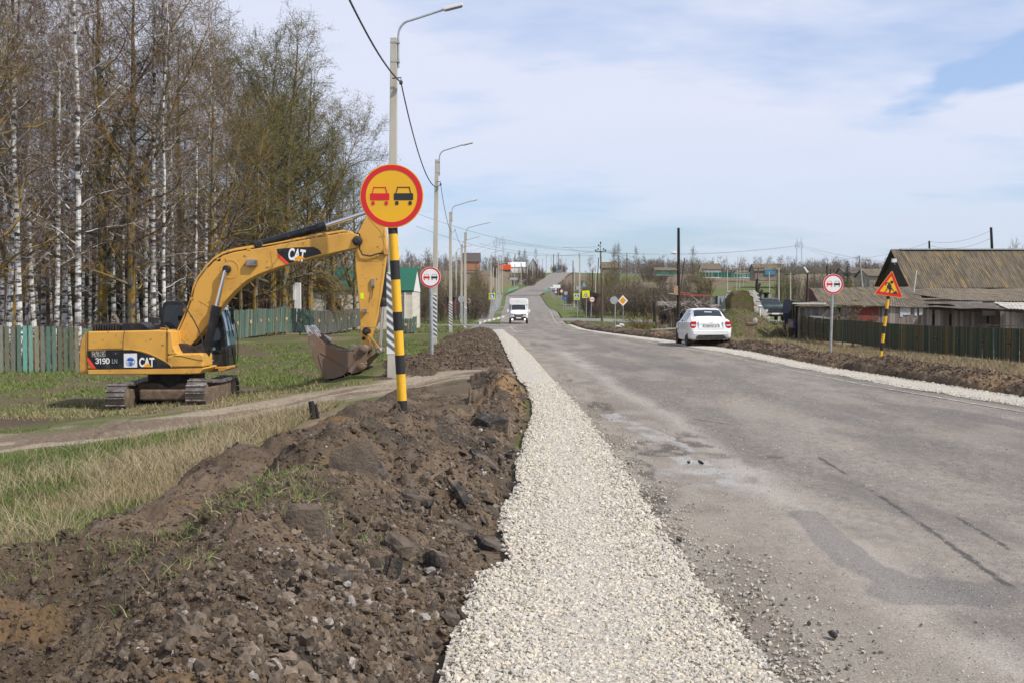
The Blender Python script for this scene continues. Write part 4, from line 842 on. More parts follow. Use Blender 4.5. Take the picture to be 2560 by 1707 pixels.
# big power-line pylons far behind
def pylon(f, cx, tops, row_top, row_arm, row_base, Y, label, halfw, armw):
    b = P(*f(cx, row_base), Y); root = empty('pylon', (b.x, Y, b.z-3), label, 'pylon', 'distant power line pylons'); mb = MB()
    def q(x, r): v = P(*f(x, r), Y); return v
    rr = .28
    for s in (-1, 1):
        xb = cx+s*halfw*1.25; xt = cx+s*halfw*.75
        for dd in (-.16, .16):
            mb.tube([q(xb+dd*halfw, row_base), q(xt+dd*halfw*.6, row_arm)], rr*.6, 4)
        n = 9
        for i in range(n):
            t0, t1 = i/n, (i+1)/n; A = lambda t, d: q(xb+(xt-xb)*t+d*halfw*(.16-.06*t), row_base+(row_arm-row_base)*t)
            mb.tube([A(t0, -1), A(t1, 1)], rr*.4, 4); mb.tube([A(t0, 1), A(t1, -1)], rr*.4, 4)
        mb.tube([q(xt, row_arm), q(cx+s*halfw*.98, row_top)], rr*.7, 4); mb.tube([q(xt-s*halfw*.3, row_arm-8), q(cx+s*halfw*.98, row_top)], rr*.6, 4)
    for d in (0, (row_base-row_arm)*.07): mb.tube([q(cx-armw+d, row_arm-d), q(cx+armw-d, row_arm-d)], rr*.6, 4)
    for i in range(12):
        t = -armw+2*armw*i/12; t2 = t+2*armw/12; d = (row_base-row_arm)*.07; mb.tube([q(cx+t, row_arm if i % 2 else row_arm-d), q(cx+t2, row_arm-d if i % 2 else row_arm)], rr*.4, 4)
    mb.build('tower', M['pylon'], root); mb = MB()
    for s in (-1, 0, 1):
        v = q(cx+s*armw*.9, row_arm); mb.tube([v, v-Vector((0, 0, 4))], .35, 5)
    mb.build('insulator', M['pylon'], root)
pylon(C3, 1300, None, 155, 225, 520, 950, 'far lattice pylon above the left side of the road', 52, 80)
pylon(C5, 463, None, 185, 238, 470, 1050, 'far lattice pylon above the fields at right', 22, 33)
for i in range(3): wire(P(*C3(1225+75*i, 240), 950), P(*C5(435+28*i, 250), 1050), 9, ['left', 'middle', 'right'][i]+' faint line hanging between the two far pylons', .045)
for i in range(2): wire(P(*C3(1230+130*i, 240), 950), P(*OV(700+60*i, 640), 900), 9, ['left', 'right'][i]+' faint line leaving the left pylon behind the lamps', .045)
for i in range(2): wire(P(*C5(435+56*i, 250), 1050), P(*C5(2500, 330+25*i), 1000), 12, ['upper', 'lower'][i]+' faint line leaving the right pylon', .045)
# wooden and concrete utility poles
def pole(f, bx, by, tx_, ty2, Y, r, m, label, arms=0, grp='utility poles of the village', fixtures=None):
    b = P(*f(bx, by), Y); t = P(*f(tx_, ty2), Y); root = empty('utility_pole', (b.x, Y, b.z-.4), label, 'utility pole', grp)
    b = b+(b-t)*max(0, (b.z-Hs(b.x, Y))/(t.z-b.z)); r = r*.62; mb = MB(); mb.tube([b-Vector((0, 0, .6)), b.lerp(t, .5)+Vector((.02, 0, 0)), t], [r*1.1, r, r*.8], 10); po = mb.build('pole', M[m], root, smooth=True)
    if arms:
        mb = MB()
        for k in range(arms):
            z = t.z-.25-.5*k; w = .75-.1*k; mb.box(t.x-w, t.x+w, Y-.05, Y+.05, z-.04, z+.04)
        mb.build('crossarm', M['wood_dark'], root)
        for k in range(arms):
            for s in (-1, -.55, .55, 1):
                z = t.z-.25-.5*k; x_ = t.x+s*(.75-.1*k)*.95; mb = MB(); mb.tube([(x_, Y, z), (x_, Y, z+.14)], .02, 6); mb.lathe([(.14, .03), (.16, .07), (.24, .07), (.28, .03)], (x_, Y, z), 'z', 8); mb.build('insulator', M['porcelain'], root)
    return root, t
r1, t1 = pole(C4, 494, 1155, 478, 325, 136, .17, 'wood', 'tall brown pole with a crown of black insulators right of the junction')
mb = MB(); mb.tube([t1, t1+Vector((0, 0, .95))], .03, 6); mb.box(t1.x-.6, t1.x+.6, 135.9, 136.0, t1.z-.05, t1.z+.05); mb.tube([t1+Vector((-.2, 0, .5)), t1+Vector((.02, 0, .55))], .025, 6); mb.build('crossarm', M['wood_dark'], r1)
for dx, dz in ((-.58, 0), (-.3, .15), (.35, .15), (.58, 0), (-.22, .6), (0, .9)):
    mb = MB(); mb.lathe([(0, .03), (.03, .09), (.15, .09), (.22, .03)], (t1.x+dx, 136, t1.z+dz), 'z', 8); mb.build('insulator', M['porcelain'], r1)
mb = MB(); q = P(*CF(1645, 1180), 135.6); mb.tube([q-Vector((0, 0, .3)), P(*CF(1625, 5), 135.6), P(*C4(480, 560), 135.7)], .06, 8); mb.build('stay', M['wood'], r1)
r2, t2 = pole(C4, 1392, 890, 1394, 50, 88, .20, 'wood_dark', 'tall blackened pole rising alone behind the white saloon car')
mb = MB(); q = P(*C4(1370, 380), 87.8); mb.tube([q, q+Vector((-.15, 0, .15)), P(*C4(1340, 345), 87.8)], .03, 6); mb.lathe([(-.2, .05), (0, .1), (.2, .08)], tuple(P(*C4(1335, 342), 87.8)), 'x', 8); mb.build('lamp_head', M['stripe_w'], r2)
for a in [(C4, 372, 900, 385, 555, 180, .14, 'wood_dark', 'dark leaning wooden pole left of the insulator pole', 0), (C4, 412, 880, 422, 490, 185, .13, 'concrete', 'pale slim pole between the dark leaning pole and the insulator pole', 0),
          (C4, 152, 640, 153, 435, 300, .2, 'wood_dark', 'dark pole behind the right lamp posts', 0), (C4, 445, 560, 455, 400, 260, .18, 'wood_dark', 'short black pole top above the insulator pole surroundings', 0),
          (C4, 785, 560, 786, 345, 300, .2, 'wood', 'far pole by the bare trees between the brown roof and the white birch', 0), (C4, 1445, 560, 1465, 405, 280, .22, 'wood_dark', 'tilted dark pole right of the blackened pole', 0),
          (C4, 1966, 750, 1968, 540, 170, .13, 'concrete', 'slim pale pole in the brown field above the garage', 0), (C4, 2080, 640, 2092, 385, 290, .14, 'concrete', 'far pale pole left of a group of three behind the green fence', 0),
          (C4, 2115, 640, 2124, 405, 300, .14, 'concrete', 'middle one of the three far pale poles behind the green fence', 0), (C4, 2158, 640, 2180, 425, 310, .14, 'concrete', 'right one of the three far pale poles behind the green fence', 0),
          (C5, 105, 620, 122, 430, 150, .17, 'wood', 'brown pole with crossarms left of the parked old van', 2), (C5, 213, 690, 211, 468, 170, .13, 'concrete', 'pale pole between the two crossarm poles behind the old van', 0),
          (C5, 290, 700, 292, 440, 140, .16, 'concrete', 'crossarm pole rising straight behind the old van', 1), (C5, 389, 700, 390, 480, 150, .14, 'concrete', 'pale pole with two insulators just right of the old van', 1),
          (C5, 528, 690, 535, 440, 120, .17, 'wood_dark', 'grey wooden pole with a tilted white lamp left of the white sign', 0), (C5, 994, 600, 968, 335, 150, .2, 'concrete2', 'leaning grey pole between the white sign and the triangle sign', 0),
          (C5, 1558, 330, 1556, 212, 122, .2, 'wood_dark', 'short pole top standing over the left part of the barn roof', 0), (C5, 2085, 330, 2075, 98, 113, .25, 'wood_dark', 'thick dark pole with brackets over the right part of the barn roof', 0),
          (C5, 697, 470, 696, 420, 260, .25, 'wood_dark', 'stubby dark pole on the skyline right of the pylon', 0), (C5, 728, 490, 728, 450, 260, .25, 'wood_dark', 'shorter stub pole beside the stubby dark pole', 0), (C5, 757, 490, 756, 448, 262, .2, 'wood_dark', 'thinnest of the three stub poles on the skyline', 0),
          (C3, 2005, 610, 2007, 395, 600, .3, 'wood_dark', 'dark wooden pole on the crest left of the road', 0), (C3, 2068, 610, 2068, 385, 640, .3, 'wood_dark', 'dark wooden pole with crossarm on the crest nearest the road', 1)]:
    pole(*a[:9], arms=a[9])
q = P(*C5(520, 455), 119.5); mb = MB(); mb.box(-.35, .35, -.1, .1, -.1, .1, T=Matrix.Translation(q) @ Matrix.Rotation(R(55), 4, 'Y')); tag(mb.build('street_lamp', M['stripe_w'], bevel=.03), 'tilted white lamp head fixed on the grey wooden pole', 'lamp')
q = P(*C5(1258, 377), 90); mb = MB(); mb.box(q.x-.17, q.x+.17, 89.8, 90.1, q.z-.15, q.z+.13); mb.tube([q+Vector((0, .05, 0)), q+Vector((.3, .6, -.3))], .02, 6); tag(mb.build('floodlight', M['stripe_w'], bevel=.05), 'white floodlight box on the left gable of the barn', 'floodlight')
# ---------------------------------------------------------------- excavator
M['track_shoe'] = mat('track_shoe', (.13, .105, .085), .6, .35, var=(.26, .24, .22), vs=2.5, vr=(.5, .65))
EX = empty('excavator', (-9.05, 31.25, -1.08), 'yellow tracked excavator with a long boom parked on the grass left of the road', 'excavator')
def pz(f, pts, Y): return [(lambda v: (v.x, v.z))(P(*f(x, y), Y)) for x, y in pts]
def xprism(nm, f, pts, Y0, Y1, m, par=EX, bevel=.0, Yr=None, smooth=False):
    mb = MB(); mb.prism(pz(f, pts, Yr if Yr else Y0), Y0, Y1); return mb.build(nm, M[m] if isinstance(m, str) else m, par, bevel=bevel, smooth=smooth)
YR = 30.0
# body: counterweight with a rounded tail
prof = pz(CM, [(268, 402), (235, 412), (205, 440), (180, 490), (163, 550), (152, 620), (147, 700), (146, 800), (150, 850), (170, 882), (268, 886)], YR)
mb = MB(); N = 15; vs = []; np_ = len(prof); xe = prof[0][0]; xb = min(p[0] for p in prof)
for i in range(N):
    s = -1+2*i/(N-1); k = 1-.72*abs(s)**2.6*.42
    for (x, z) in prof: vs.append((xe+(x-xe)*k*1.12, YR+.03+2.44*(s+1)/2, z))
fs = [(i*np_+j, i*np_+j+1, (i+1)*np_+j+1, (i+1)*np_+j) for i in range(N-1) for j in range(np_-1)]+[tuple(range(np_)), tuple(range((N-1)*np_, N*np_))]
mb.add(vs, fs); cw = mb.build('counterweight', M['yellow_dirty'], EX, smooth=True)
body = xprism('body', CM, [(266, 402), (682, 396), (1085, 388), (1163, 392), (1163, 812), (266, 820)], YR, YR+2.5, 'yellow', bevel=.03)
xprism('frame_skirt', CM, [(266, 826), (1560, 808), (1575, 820), (1530, 872), (1400, 880), (268, 886)], YR-.01, YR+2.5, 'yellow', bevel=.025)
xprism('front_panel', CM, [(1167, 402), (1215, 400), (1225, 470), (1235, 560), (1262, 625), (1290, 655), (1235, 668), (1167, 662)], YR, YR+.9, 'yellow', bevel=.03)
tb = xprism('toolbox', CM, [(1167, 672), (1290, 652), (1530, 646), (1562, 655), (1572, 690), (1574, 800), (1167, 806)], YR-.005, YR+.95, 'yellow', bevel=.035)
# seams between the doors
def seam(f, pts, Y, par, r=.007, m='black_matt'):
    mb = MB(); mb.tube([P(*f(x, y), Y) for x, y in pts], r, 5); return mb.build('seam', M[m], par)
seam(CM, [(266, 402), (265, 600), (268, 820)], YR-.002, body); seam(CM, [(684, 396), (668, 500), (667, 604)], YR-.002, body); seam(CM, [(150, 605), (266, 604)], YR+.2, body)
seam(CM, [(266, 604), (450, 598), (667, 592)], YR-.002, body); seam(CM, [(1163, 392), (1158, 500), (1157, 660), (1157, 800)], YR-.004, body)
seam(CM, [(266, 822), (900, 816), (1574, 804)], YR-.006, body, .009); seam(CM, [(1240, 672), (1330, 678), (1420, 700), (1530, 724), (1572, 726)], YR-.008, tb)
seam(CM, [(668, 604), (760, 605), (870, 618), (960, 645), (1060, 690), (1160, 745), (1208, 785), (1212, 805)], YR-.012, body, .010, 'yellow')
dY = YR-.004
dec = xprism('black_decal', CA, [(304, 600), (700, 582), (1003, 575), (1003, 940), (480, 945), (304, 715)], dY-.003, dY+.002, 'black_paint', body, Yr=dY)
dec2 = xprism('black_decal', CA, [(1008, 575), (1180, 585), (1400, 640), (1600, 712), (1780, 800), (1843, 835), (1843, 934), (1008, 939)], dY-.003, dY+.002, 'black_paint', body, Yr=dY)
xprism('black_decal', CA, [(1850, 840), (1930, 890), (1945, 930), (1850, 934)], dY-.012, dY-.006, 'black_paint', tb, Yr=dY)
xprism('red_stripe', CA, [(304, 722), (335, 750), (470, 938), (392, 944), (304, 805)], dY-.008, dY-.002, 'orange_red', body, Yr=dY)
xprism('lock_plate', CA, [(800, 628), (905, 622), (905, 680), (800, 685)], dY-.008, dY-.003, 'black_matt', dec, Yr=dY); q = P(*CA(858, 655), dY-.009); mb = MB(); mb.lathe([(0, .012), (.008, .012)], (q.x, dY-.013, q.z), 'y', 12); mb.build('lock', M['chrome'], dec)
def dtext(s, f, x0, x1, y0, y1, Y, m, par, bold=.02, sx=1.0, ital=0, rot=0, nm='lettering'):
    a = P(*f(x0, y0), Y); b = P(*f(x1, y1), Y); h = a.z-b.z; w = b.x-a.x; size = h/.70
    T = Matrix.Translation(((a.x+b.x)/2, Y, (a.z+b.z)/2)) @ Matrix.Rotation(R(rot), 4, 'Y') @ FACE
    o = text_obj(nm, s, size, M[m], Matrix.Identity(4), None, bold*size, .0015); me = o.data
    xs_ = [v.co.x for v in me.vertices]; ys_ = [v.co.y for v in me.vertices]; kx = w/(max(xs_)-min(xs_)); ky = h/(max(ys_)-min(ys_))
    me.transform(Matrix.Translation((-(max(xs_)+min(xs_))/2*kx, -(max(ys_)+min(ys_))/2*ky, 0)) @ Matrix.Diagonal((kx, ky, 1, 1)))
    me.transform(Matrix.Translation(-world_off(par)) @ T); o.parent = par; return o
tY = dY-.006

def strokes(nm, f, Y, paths, w, m, par):
    mb = MB(); k = 0
    for p in paths:
        q = [P(*f(x, y), Y) for x, y in p]; W = w/7.84*Y/FPX
        for a, b in zip(q[:-1], q[1:]):
            d = (b-a).normalized(); n_ = Vector((-d.z, 0, d.x))*W/2; e = d*W*.28
            mb.prism([((a-e+n_).x, (a-e+n_).z), ((b+e+n_).x, (b+e+n_).z), ((b+e-n_).x, (b+e-n_).z), ((a-e-n_).x, (a-e-n_).z)], Y-.003-.0003*(k % 5), Y+.001); k += 1
    return mb.build(nm, M[m], par)
strokes('lettering', CA, tY, [[(465, 762), (480, 751), (505, 751), (518, 765), (516, 783), (500, 794), (487, 795)], [(500, 795), (519, 808), (519, 830), (505, 844), (480, 844), (464, 832)]], 17, 'white', dec)
strokes('lettering', CA, tY, [[(540, 765), (560, 752), (560, 852)]], 18, 'white', dec)
strokes('lettering', CA, tY, [[(650, 800), (625, 806), (605, 796), (600, 775), (610, 756), (632, 750), (650, 762), (654, 790), (650, 825), (635, 844), (605, 844)]], 17, 'white', dec)
strokes('lettering', CA, tY, [[(680, 750), (680, 846), (705, 846), (725, 830), (729, 798), (724, 765), (705, 750), (680, 750)]], 17, 'white', dec); dtext('LN', CA, 785, 885, 757, 845, tY, 'grey', dec, .0); dtext('CAT', CA, 1315, 1615, 730, 914, tY, 'white', dec2, .035)
mb = MB(); mb.prism(pz(CA, [(1385, 916), (1478, 833), (1572, 916)], tY), tY-.006, tY-.003); mb.build('logo_triangle', M['orange'], dec2)
STK = mat('cracked_sticker', (.72, .72, .72), .6, var=(.42, .42, .44), vs=22, vr=(.6, .68))
st = xprism('sticker', CA, [(1016, 652), (1273, 648), (1278, 920), (1020, 924)], tY-.003, tY+.001, STK, dec2, Yr=tY)
c = P(*CA(1146, 812), tY); rr_ = 88/7.84*tY/FPX; mb = MB(); mb2 = MB(); ring(mb, rr_, rr_*.93, -.002, .001, 40)
mb.v = [(v[0]+c.x, v[1]+tY-.005, v[2]+c.z) for v in mb.v]
def seg(a0, a1, r, n=16): return [(c.x+r*math.cos(a0+(a1-a0)*i/n), c.z+r*math.sin(a0+(a1-a0)*i/n)) for i in range(n+1)]
mb.prism(seg(R(22), R(158), rr_*.84)+[(c.x-rr_*.5, c.z+rr_*.18), (c.x+rr_*.5, c.z+rr_*.1)], tY-.006, tY-.003)
mb.prism(seg(R(235), R(305), rr_*.84)+[(c.x+rr_*.1, c.z-rr_*.42)], tY-.006, tY-.003)
for k in range(3): z = c.z-.02*k; mb.prism([(c.x-rr_*.8, z-.01), (c.x+rr_*.1, z+.004), (c.x+rr_*.8, z-.028), (c.x+rr_*.1, z-.012)], tY-.007-.0005*k, tY-.004)
mb.build('emblem', M['blue'], st)
old = xprism('worn_sticker', CA, [(380, 612), (655, 597), (657, 712), (385, 725)], tY-.002, tY+.002, mat('worn_sticker', (.42, .38, .33), .8, var=(.03, .03, .03), vs=34, vr=(.46, .52)), dec, Yr=tY)
# engine hood
mb = MB(); mb.prism(pz(CM, [(312, 404), (322, 345), (345, 320), (620, 317), (640, 325), (640, 400)], YR+.25), YR+.25, YR+1.9); hood = mb.build('engine_hood', M['black_paint'], EX, bevel=.03)
mb = MB(); mb.prism(pz(CM, [(645, 398), (650, 330), (690, 311), (870, 313), (905, 330), (975, 386), (975, 396)], YR+.2), YR+.2, YR+1.7); mb.build('engine_hood', M['black_paint'], EX, bevel=.03)
for i in range(9):
    x0 = 350+i*29; mb = MB(); mb.prism(pz(CM, [(x0, 395), (x0+4, 326), (x0+16, 326), (x0+12, 395)], YR+.24), YR+.20, YR+.25); mb.build('hood_slat', M['black_matt'], hood)
mb = MB(); q = P(*CM(600, 330), YR+1); mb.tube([q, q+Vector((0, 0, .14)), q+Vector((-.08, 0, .2))], [.06, .06, .07], 12); mb.build('exhaust_pipe', M['mud'], EX, smooth=True)
mb = MB(); mb.tube([P(*CM(x, y), YR+.05) for x, y in ((1165, 402), (1166, 370), (1150, 340), (1110, 330), (1040, 338), (1010, 325), (1000, 300))], .014, 8); br = mb.build('mirror_bracket', M['black_paint'], EX, smooth=True)
xprism('mirror', CM, rpoly([(945, 235), (1070, 250), (1062, 300), (1040, 312), (952, 298)], 12), YR, YR+.12, 'black_matt', br, bevel=.02)
xprism('orange_beacon_box', CM, [(1085, 360), (1155, 362), (1158, 390), (1082, 388)], YR+.1, YR+.3, 'yellow_dirty', body)
# cab
YC = 31.42
cab = xprism('cab', CM, rpoly([(1082, 400), (1090, 200), (1118, 90), (1150, 62), (1400, 58), (1640, 85), (1748, 120), (1790, 250), (1822, 400), (1838, 560), (1846, 700), (1846, 790), (1500, 800), (1085, 800)], 14), YC, 32.46, 'black_paint', bevel=.03)
xprism('rear_window', CM, rpoly([(1120, 380), (1128, 190), (1150, 110), (1385, 100), (1385, 380)], 12), YC-.012, YC+.01, 'glass', cab)
xprism('side_window', CM, rpoly([(1450, 640), (1450, 130), (1700, 140), (1745, 300), (1770, 450), (1780, 640)], 12), YC-.012, YC+.01, 'glass', cab)
xprism('lower_door_panel', CM, rpoly([(1620, 780), (1620, 660), (1782, 660), (1800, 780)], 8), YC-.012, YC+.01, 'black_matt', cab)
qs = [P(*CM(x, y), YC) for x, y in ((1752, 130), (1792, 250), (1824, 400), (1840, 556))]
mb = MB(); vs = [(q.x+.006, yy, q.z) for q in qs for yy in (YC+.08, 32.38)]; mb.add(vs, [(2*i, 2*i+1, 2*i+3, 2*i+2) for i in range(3)]); mb.build('windshield', M['glass_blue'], cab)
qs = [P(*CM(x, y), YC) for x, y in ((1843, 590), (1850, 700), (1849, 770))]; mb = MB(); vs = [(q.x+.006, yy, q.z) for q in qs for yy in (YC+.08, 32.38)]; mb.add(vs, [(2*i, 2*i+1, 2*i+3, 2*i+2) for i in range(2)]); mb.build('lower_windshield', M['glass'], cab)
mb = MB(); q = [P(*CM(x, y), YC) for x, y in ((1765, 160), (1830, 470))]; mb.tube([(q[0].x+.03, YC+.45, q[0].z), (q[1].x+.03, YC+.35, q[1].z)], .012, 6); mb.tube([(q[0].x+.02, YC+.7, q[0].z), (q[1].x+.04, YC+.75, q[1].z)], .012, 6); mb.build('wiper', M['black_matt'], cab)
xprism('cab_sticker', CM, rpoly([(1640, 722), (1668, 700), (1696, 722), (1668, 752)], 5), YC-.02, YC-.013, 'glass_blue', cab); xprism('cab_sticker', CM, rpoly([(1680, 580), (1710, 578), (1712, 612), (1682, 614)], 3), YC-.02, YC-.013, 'glass_blue', cab)
xprism('cab_base', CM, [(1578, 802), (1850, 792), (1852, 822), (1800, 846), (1700, 856), (1578, 850)], YC-.1, 32.5, 'yellow_dirty', bevel=.02)
xprism('step', CM, [(1685, 818), (1742, 816), (1742, 838), (1685, 840)], YC-.13, YC-.1, 'black_matt', EX)
mb = MB(); mb.tube([P(*CM(x, y), 32.3) for x, y in ((1850, 170), (1895, 175), (1915, 250), (1945, 350), (1965, 480), (1968, 640), (1955, 750))], .012, 6); mb.build('grab_rail', M['black_matt'], EX)
mb = MB(); mb.box(-.03, .03, -.08, .08, -.24, .24, T=Matrix.Translation(P(*CM(1905, 230), 32.4))); mb.build('mirror', M['black_matt'], EX, bevel=.02)
mb = MB(); mb.tube([P(*CM(x, y), YC+.3) for x, y in ((1700, 110), (1760, 85), (1830, 75), (1890, 80))], .02, 6); mb.lathe([(0, .07), (.08, .08)], tuple(P(*CM(1870, 92), YC+.3)), 'x', 10); mb.build('work_lamp', M['black_matt'], EX)
# boom
YB = 30.75; YB1 = 31.3
boom_o = [(735, 900), (745, 868), (790, 770), (840, 640), (852, 580), (880, 520), (930, 455), (980, 405), (1040, 365), (1110, 343), (1300, 312), (1500, 275), (1700, 240), (1820, 217), (1880, 214), (1922, 228), (1938, 262), (1925, 300), (1895, 318), (1800, 338), (1600, 385), (1400, 440), (1270, 487), (1190, 530), (1110, 600), (1050, 665), (1000, 735), (930, 830), (870, 905), (812, 965), (775, 965)]
boom = xprism('boom', C1, boom_o, YB, YB1, 'yellow', bevel=.02, Yr=YB)
mb = MB(); mb.tube([P(*C1(x, y), YB+.08) for x, y in ((735, 870), (785, 760), (832, 640), (845, 570), (872, 510), (925, 440), (975, 390), (1035, 352), (1110, 330), (1300, 300), (1600, 245), (1830, 205), (1890, 215))], .022, 8)
mb.tube([P(*C1(x, y), YB+.22) for x, y in ((745, 860), (790, 750), (840, 630), (850, 560), (880, 500), (930, 432), (980, 382), (1040, 345), (1115, 322), (1300, 292), (1600, 238), (1830, 200))], .022, 8); mb.build('hydraulic_pipe', M['yellow'], boom, smooth=True)
for x, y in ((833, 650), (790, 720), (1010, 392), (1205, 325), (1700, 230)):
    q = P(*C1(x, y), YB); mb = MB(); mb.box(q.x-.05, q.x+.05, YB+.0, YB+.3, q.z-.04, q.z+.05); mb.build('pipe_clamp', M['yellow_dirty'], boom)
for pts in ([(1350, 335), (1365, 460)], [(880, 660), (990, 725)], [(760, 905), (800, 935)]): seam(C1, pts, YB-.003, boom, .006, 'yellow_dirty')
def boomdecal(f):
    bY = YB-.004
    d = xprism('black_decal', C1, [(1390, 322), (1500, 312), (1630, 308), (1665, 325), (1684, 352), (1600, 375), (1472, 416), (1400, 362)], bY-.002, bY+.003, 'black_paint', boom, Yr=bY)
    xprism('red_stripe', C1, [(1393, 350), (1412, 362), (1472, 417), (1450, 422), (1400, 378)], bY-.005, bY-.001, 'orange_red', boom, Yr=bY)
    dtext('CAT', C1, 1466, 1576, 320, 400, bY-.005, 'white', d, .035, rot=8); mb = MB(); mb.prism(pz(C1, [(1503, 404), (1530, 364), (1576, 382)], bY), bY-.010, bY-.007); mb.build('logo_triangle', M['orange'], d)
boomdecal(0)
mb = MB(); q = P(*C1(1228, 412), YB-.05); mb.box(q.x-.14, q.x+.14, YB-.12, YB, q.z-.09, q.z+.09, T=None); mb.build('work_lamp', M['steel'], boom, bevel=.02)
mb = MB(); q = P(*C1(1088, 452), YB-.02); ring(mb, .26, .22, -.01, .012, 32); mb.v = [(a+q.x-.02, b+YB, c_+q.z) for a, b, c_ in mb.v]; mb.build('pin_boss', M['yellow'], boom)
def pin(f, x, y, Y0, Y1, r, m='black_matt', par=EX, nm='pin'):
    q = P(*f(x, y), Y0); mb = MB(); mb.lathe([(0, r*.8), (.02, r), (Y1-Y0-.02, r), (Y1-Y0, r*.8)], (q.x, Y0, q.z), 'y', 20); mb.lathe([(-.03, r*.45), (.0, r*.5)], (q.x, Y0, q.z), 'y', 12); return mb.build(nm, M[m], par, smooth=True)
pin(C1, 1057, 452, YB-.2, YB1+.2, .10); pin(C1, 1915, 268, YB-.06, YB1+.06, .13)
def cyl(f, a, b, c_, Y, rb, rr, nm='hydraulic_cylinder', collar=None):
    A, B, C_ = [P(*f(*q), Y) for q in (a, b, c_)]; d = (B-A).normalized(); mb = MB(); mb.tube([A, B-d*.25, B-d*.25, B], [rb, rb, rb*1.18, rb*1.18], 18); o = mb.build(nm, M['black_paint'], EX, smooth=True)
    mb = MB(); mb.tube([B-d*.1, C_], rr, 14); mb.build('piston_rod', M['chrome'], o, smooth=True); return o
for Y_ in (YB-.16, YB1+.16): cyl(C1, (925, 1010), (998, 695), (1055, 460), Y_, .115, .05, 'boom_cylinder')
cyl(C1, (1265, 296), (1712, 170), (2010, 72), 31.02, .115, .055, 'stick_cylinder'); pin(C1, 1268, 296, 30.8, 31.25, .12)
# stick
YS = 30.84; YS1 = 31.2
stick = xprism('stick', C1, [(1972, 110), (2020, 60), (2070, 80), (2100, 190), (2112, 330), (2100, 440), (2078, 600), (2050, 760), (2030, 840), (2008, 900), (1990, 948), (1942, 945), (1936, 830), (1928, 700), (1915, 560), (1905, 440), (1903, 320), (1922, 215)], YS, YS1, 'yellow', bevel=.02, Yr=YS)
seam(C1, [(1905, 400), (1990, 402), (2098, 398)], YS-.002, stick, .006, 'yellow_dirty'); seam(C1, [(1935, 828), (2010, 832), (2035, 830)], YS-.002, stick, .006, 'yellow_dirty'); seam(C1, [(1990, 120), (2070, 210), (2102, 320)], YS-.002, stick, .005, 'yellow_dirty')
seam(C1, [(2090, 200), (2085, 440), (2062, 620), (2040, 760)], YS-.002, stick, .005, 'yellow_dirty')
mb = MB(); mb.tube([P(*C1(x, y), YS-.06) for x, y in ((1895, 218), (1930, 225), (1938, 270), (1930, 320), (1950, 360), (2000, 368), (2060, 350), (2100, 348))], .02, 8); mb.build('hose', M['black_matt'], stick, smooth=True)
mb = MB(); mb.tube([P(*C1(x, y), YS-.04) for x, y in ((2016, 520), (2018, 580), (2008, 650))], .012, 6); mb.box(-.04, .04, -.05, .02, -.12, .12, T=Matrix.Translation(P(*C1(2018, 545), YS-.01))); mb.build('bracket', M['steel'], stick); mb = MB(); mb.box(-.05, .05, -.14, .02, -.05, .05, T=Matrix.Translation(P(*C1(1966, 725), YS-.01))); mb.build('stop_block', M['steel'], stick)
xprism('warning_sticker', C1, [(1935, 612), (1957, 608), (1959, 648), (1937, 648)], YS-.006, YS-.001, 'lime', stick, Yr=YS)
xprism('pivot_plate', C1, [(2085, 320), (2105, 308), (2115, 330), (2112, 360), (2088, 358)], YS-.08, YS1+.08, 'yellow_dirty', stick, bevel=.01)
cyl(C1, (2096, 330), (2084, 685), (2066, 958), 31.02, .085, .045, 'bucket_cylinder')
mb = MB(); q = P(*C1(2085, 665), 31.02); mb.lathe([(-.14, .12), (-.1, .15), (.05, .15), (.09, .11)], tuple(q), 'z', 16); mb.build('cylinder_collar', M['black_matt'], EX, smooth=True)
pin(C1, 1975, 858, YS-.12, YS1+.12, .11); pin(C1, 1957, 905, YS-.02, YS1+.02, .05)
for Y_ in (YS-.12, YS1+.04):
    o = xprism('link_arm', CC, [(1205, 405), (1255, 400), (1478, 690), (1470, 735), (1415, 715)], Y_, Y_+.08, 'yellow_dirty', EX, bevel=.012)
xprism('bucket_link', CC, [(1430, 740), (1560, 700), (1570, 780), (1480, 815), (1230, 1060), (1190, 1080), (1190, 960), (1400, 800)], 30.9, 31.15, 'bucket', EX, bevel=.015); pin(CC, 1462, 762, YS-.16, YS1+.16, .085, 'steel')
# bucket
YK0, YK1 = 30.45, 31.6
bk = [(75, 545), (95, 470), (200, 420), (345, 560), (420, 640), (640, 720), (850, 780), (960, 770), (1000, 700), (1060, 650), (1245, 650), (1262, 700), (1230, 860), (1195, 1040), (1130, 1150), (960, 1205), (850, 1165), (740, 1250), (590, 1295), (420, 1310), (320, 1200), (215, 1000), (165, 860), (150, 700), (90, 620)]
bucket = xprism('bucket', CC, bk, YK0, YK0+.05, 'bucket', EX, bevel=.01, Yr=YK0)
xprism('side_plate', CC, bk, YK1-.05, YK1, 'bucket', bucket, bevel=.01, Yr=YK0)
mb = MB(); sh = pz(CC, [(75, 545), (90, 620), (150, 700), (165, 860), (215, 1000), (320, 1200), (420, 1310), (590, 1295), (740, 1250), (850, 1165), (960, 1205), (1130, 1150), (1195, 1040), (1100, 900), (1000, 720)], YK0)
si = [(x+.02, z+.035) for x, z in sh]; n_ = len(sh); vs = [(x, yy, z) for yy in (YK0+.05, YK1-.05) for q in (sh, si) for x, z in q]
fs = []
for i in range(n_-1): fs += [(i, i+1, 2*n_+i+1, 2*n_+i), (n_+i, 3*n_+i, 3*n_+i+1, n_+i+1)]
mb.add(vs, fs); mb.build('bucket_shell', M['bucket'], bucket, smooth=True)
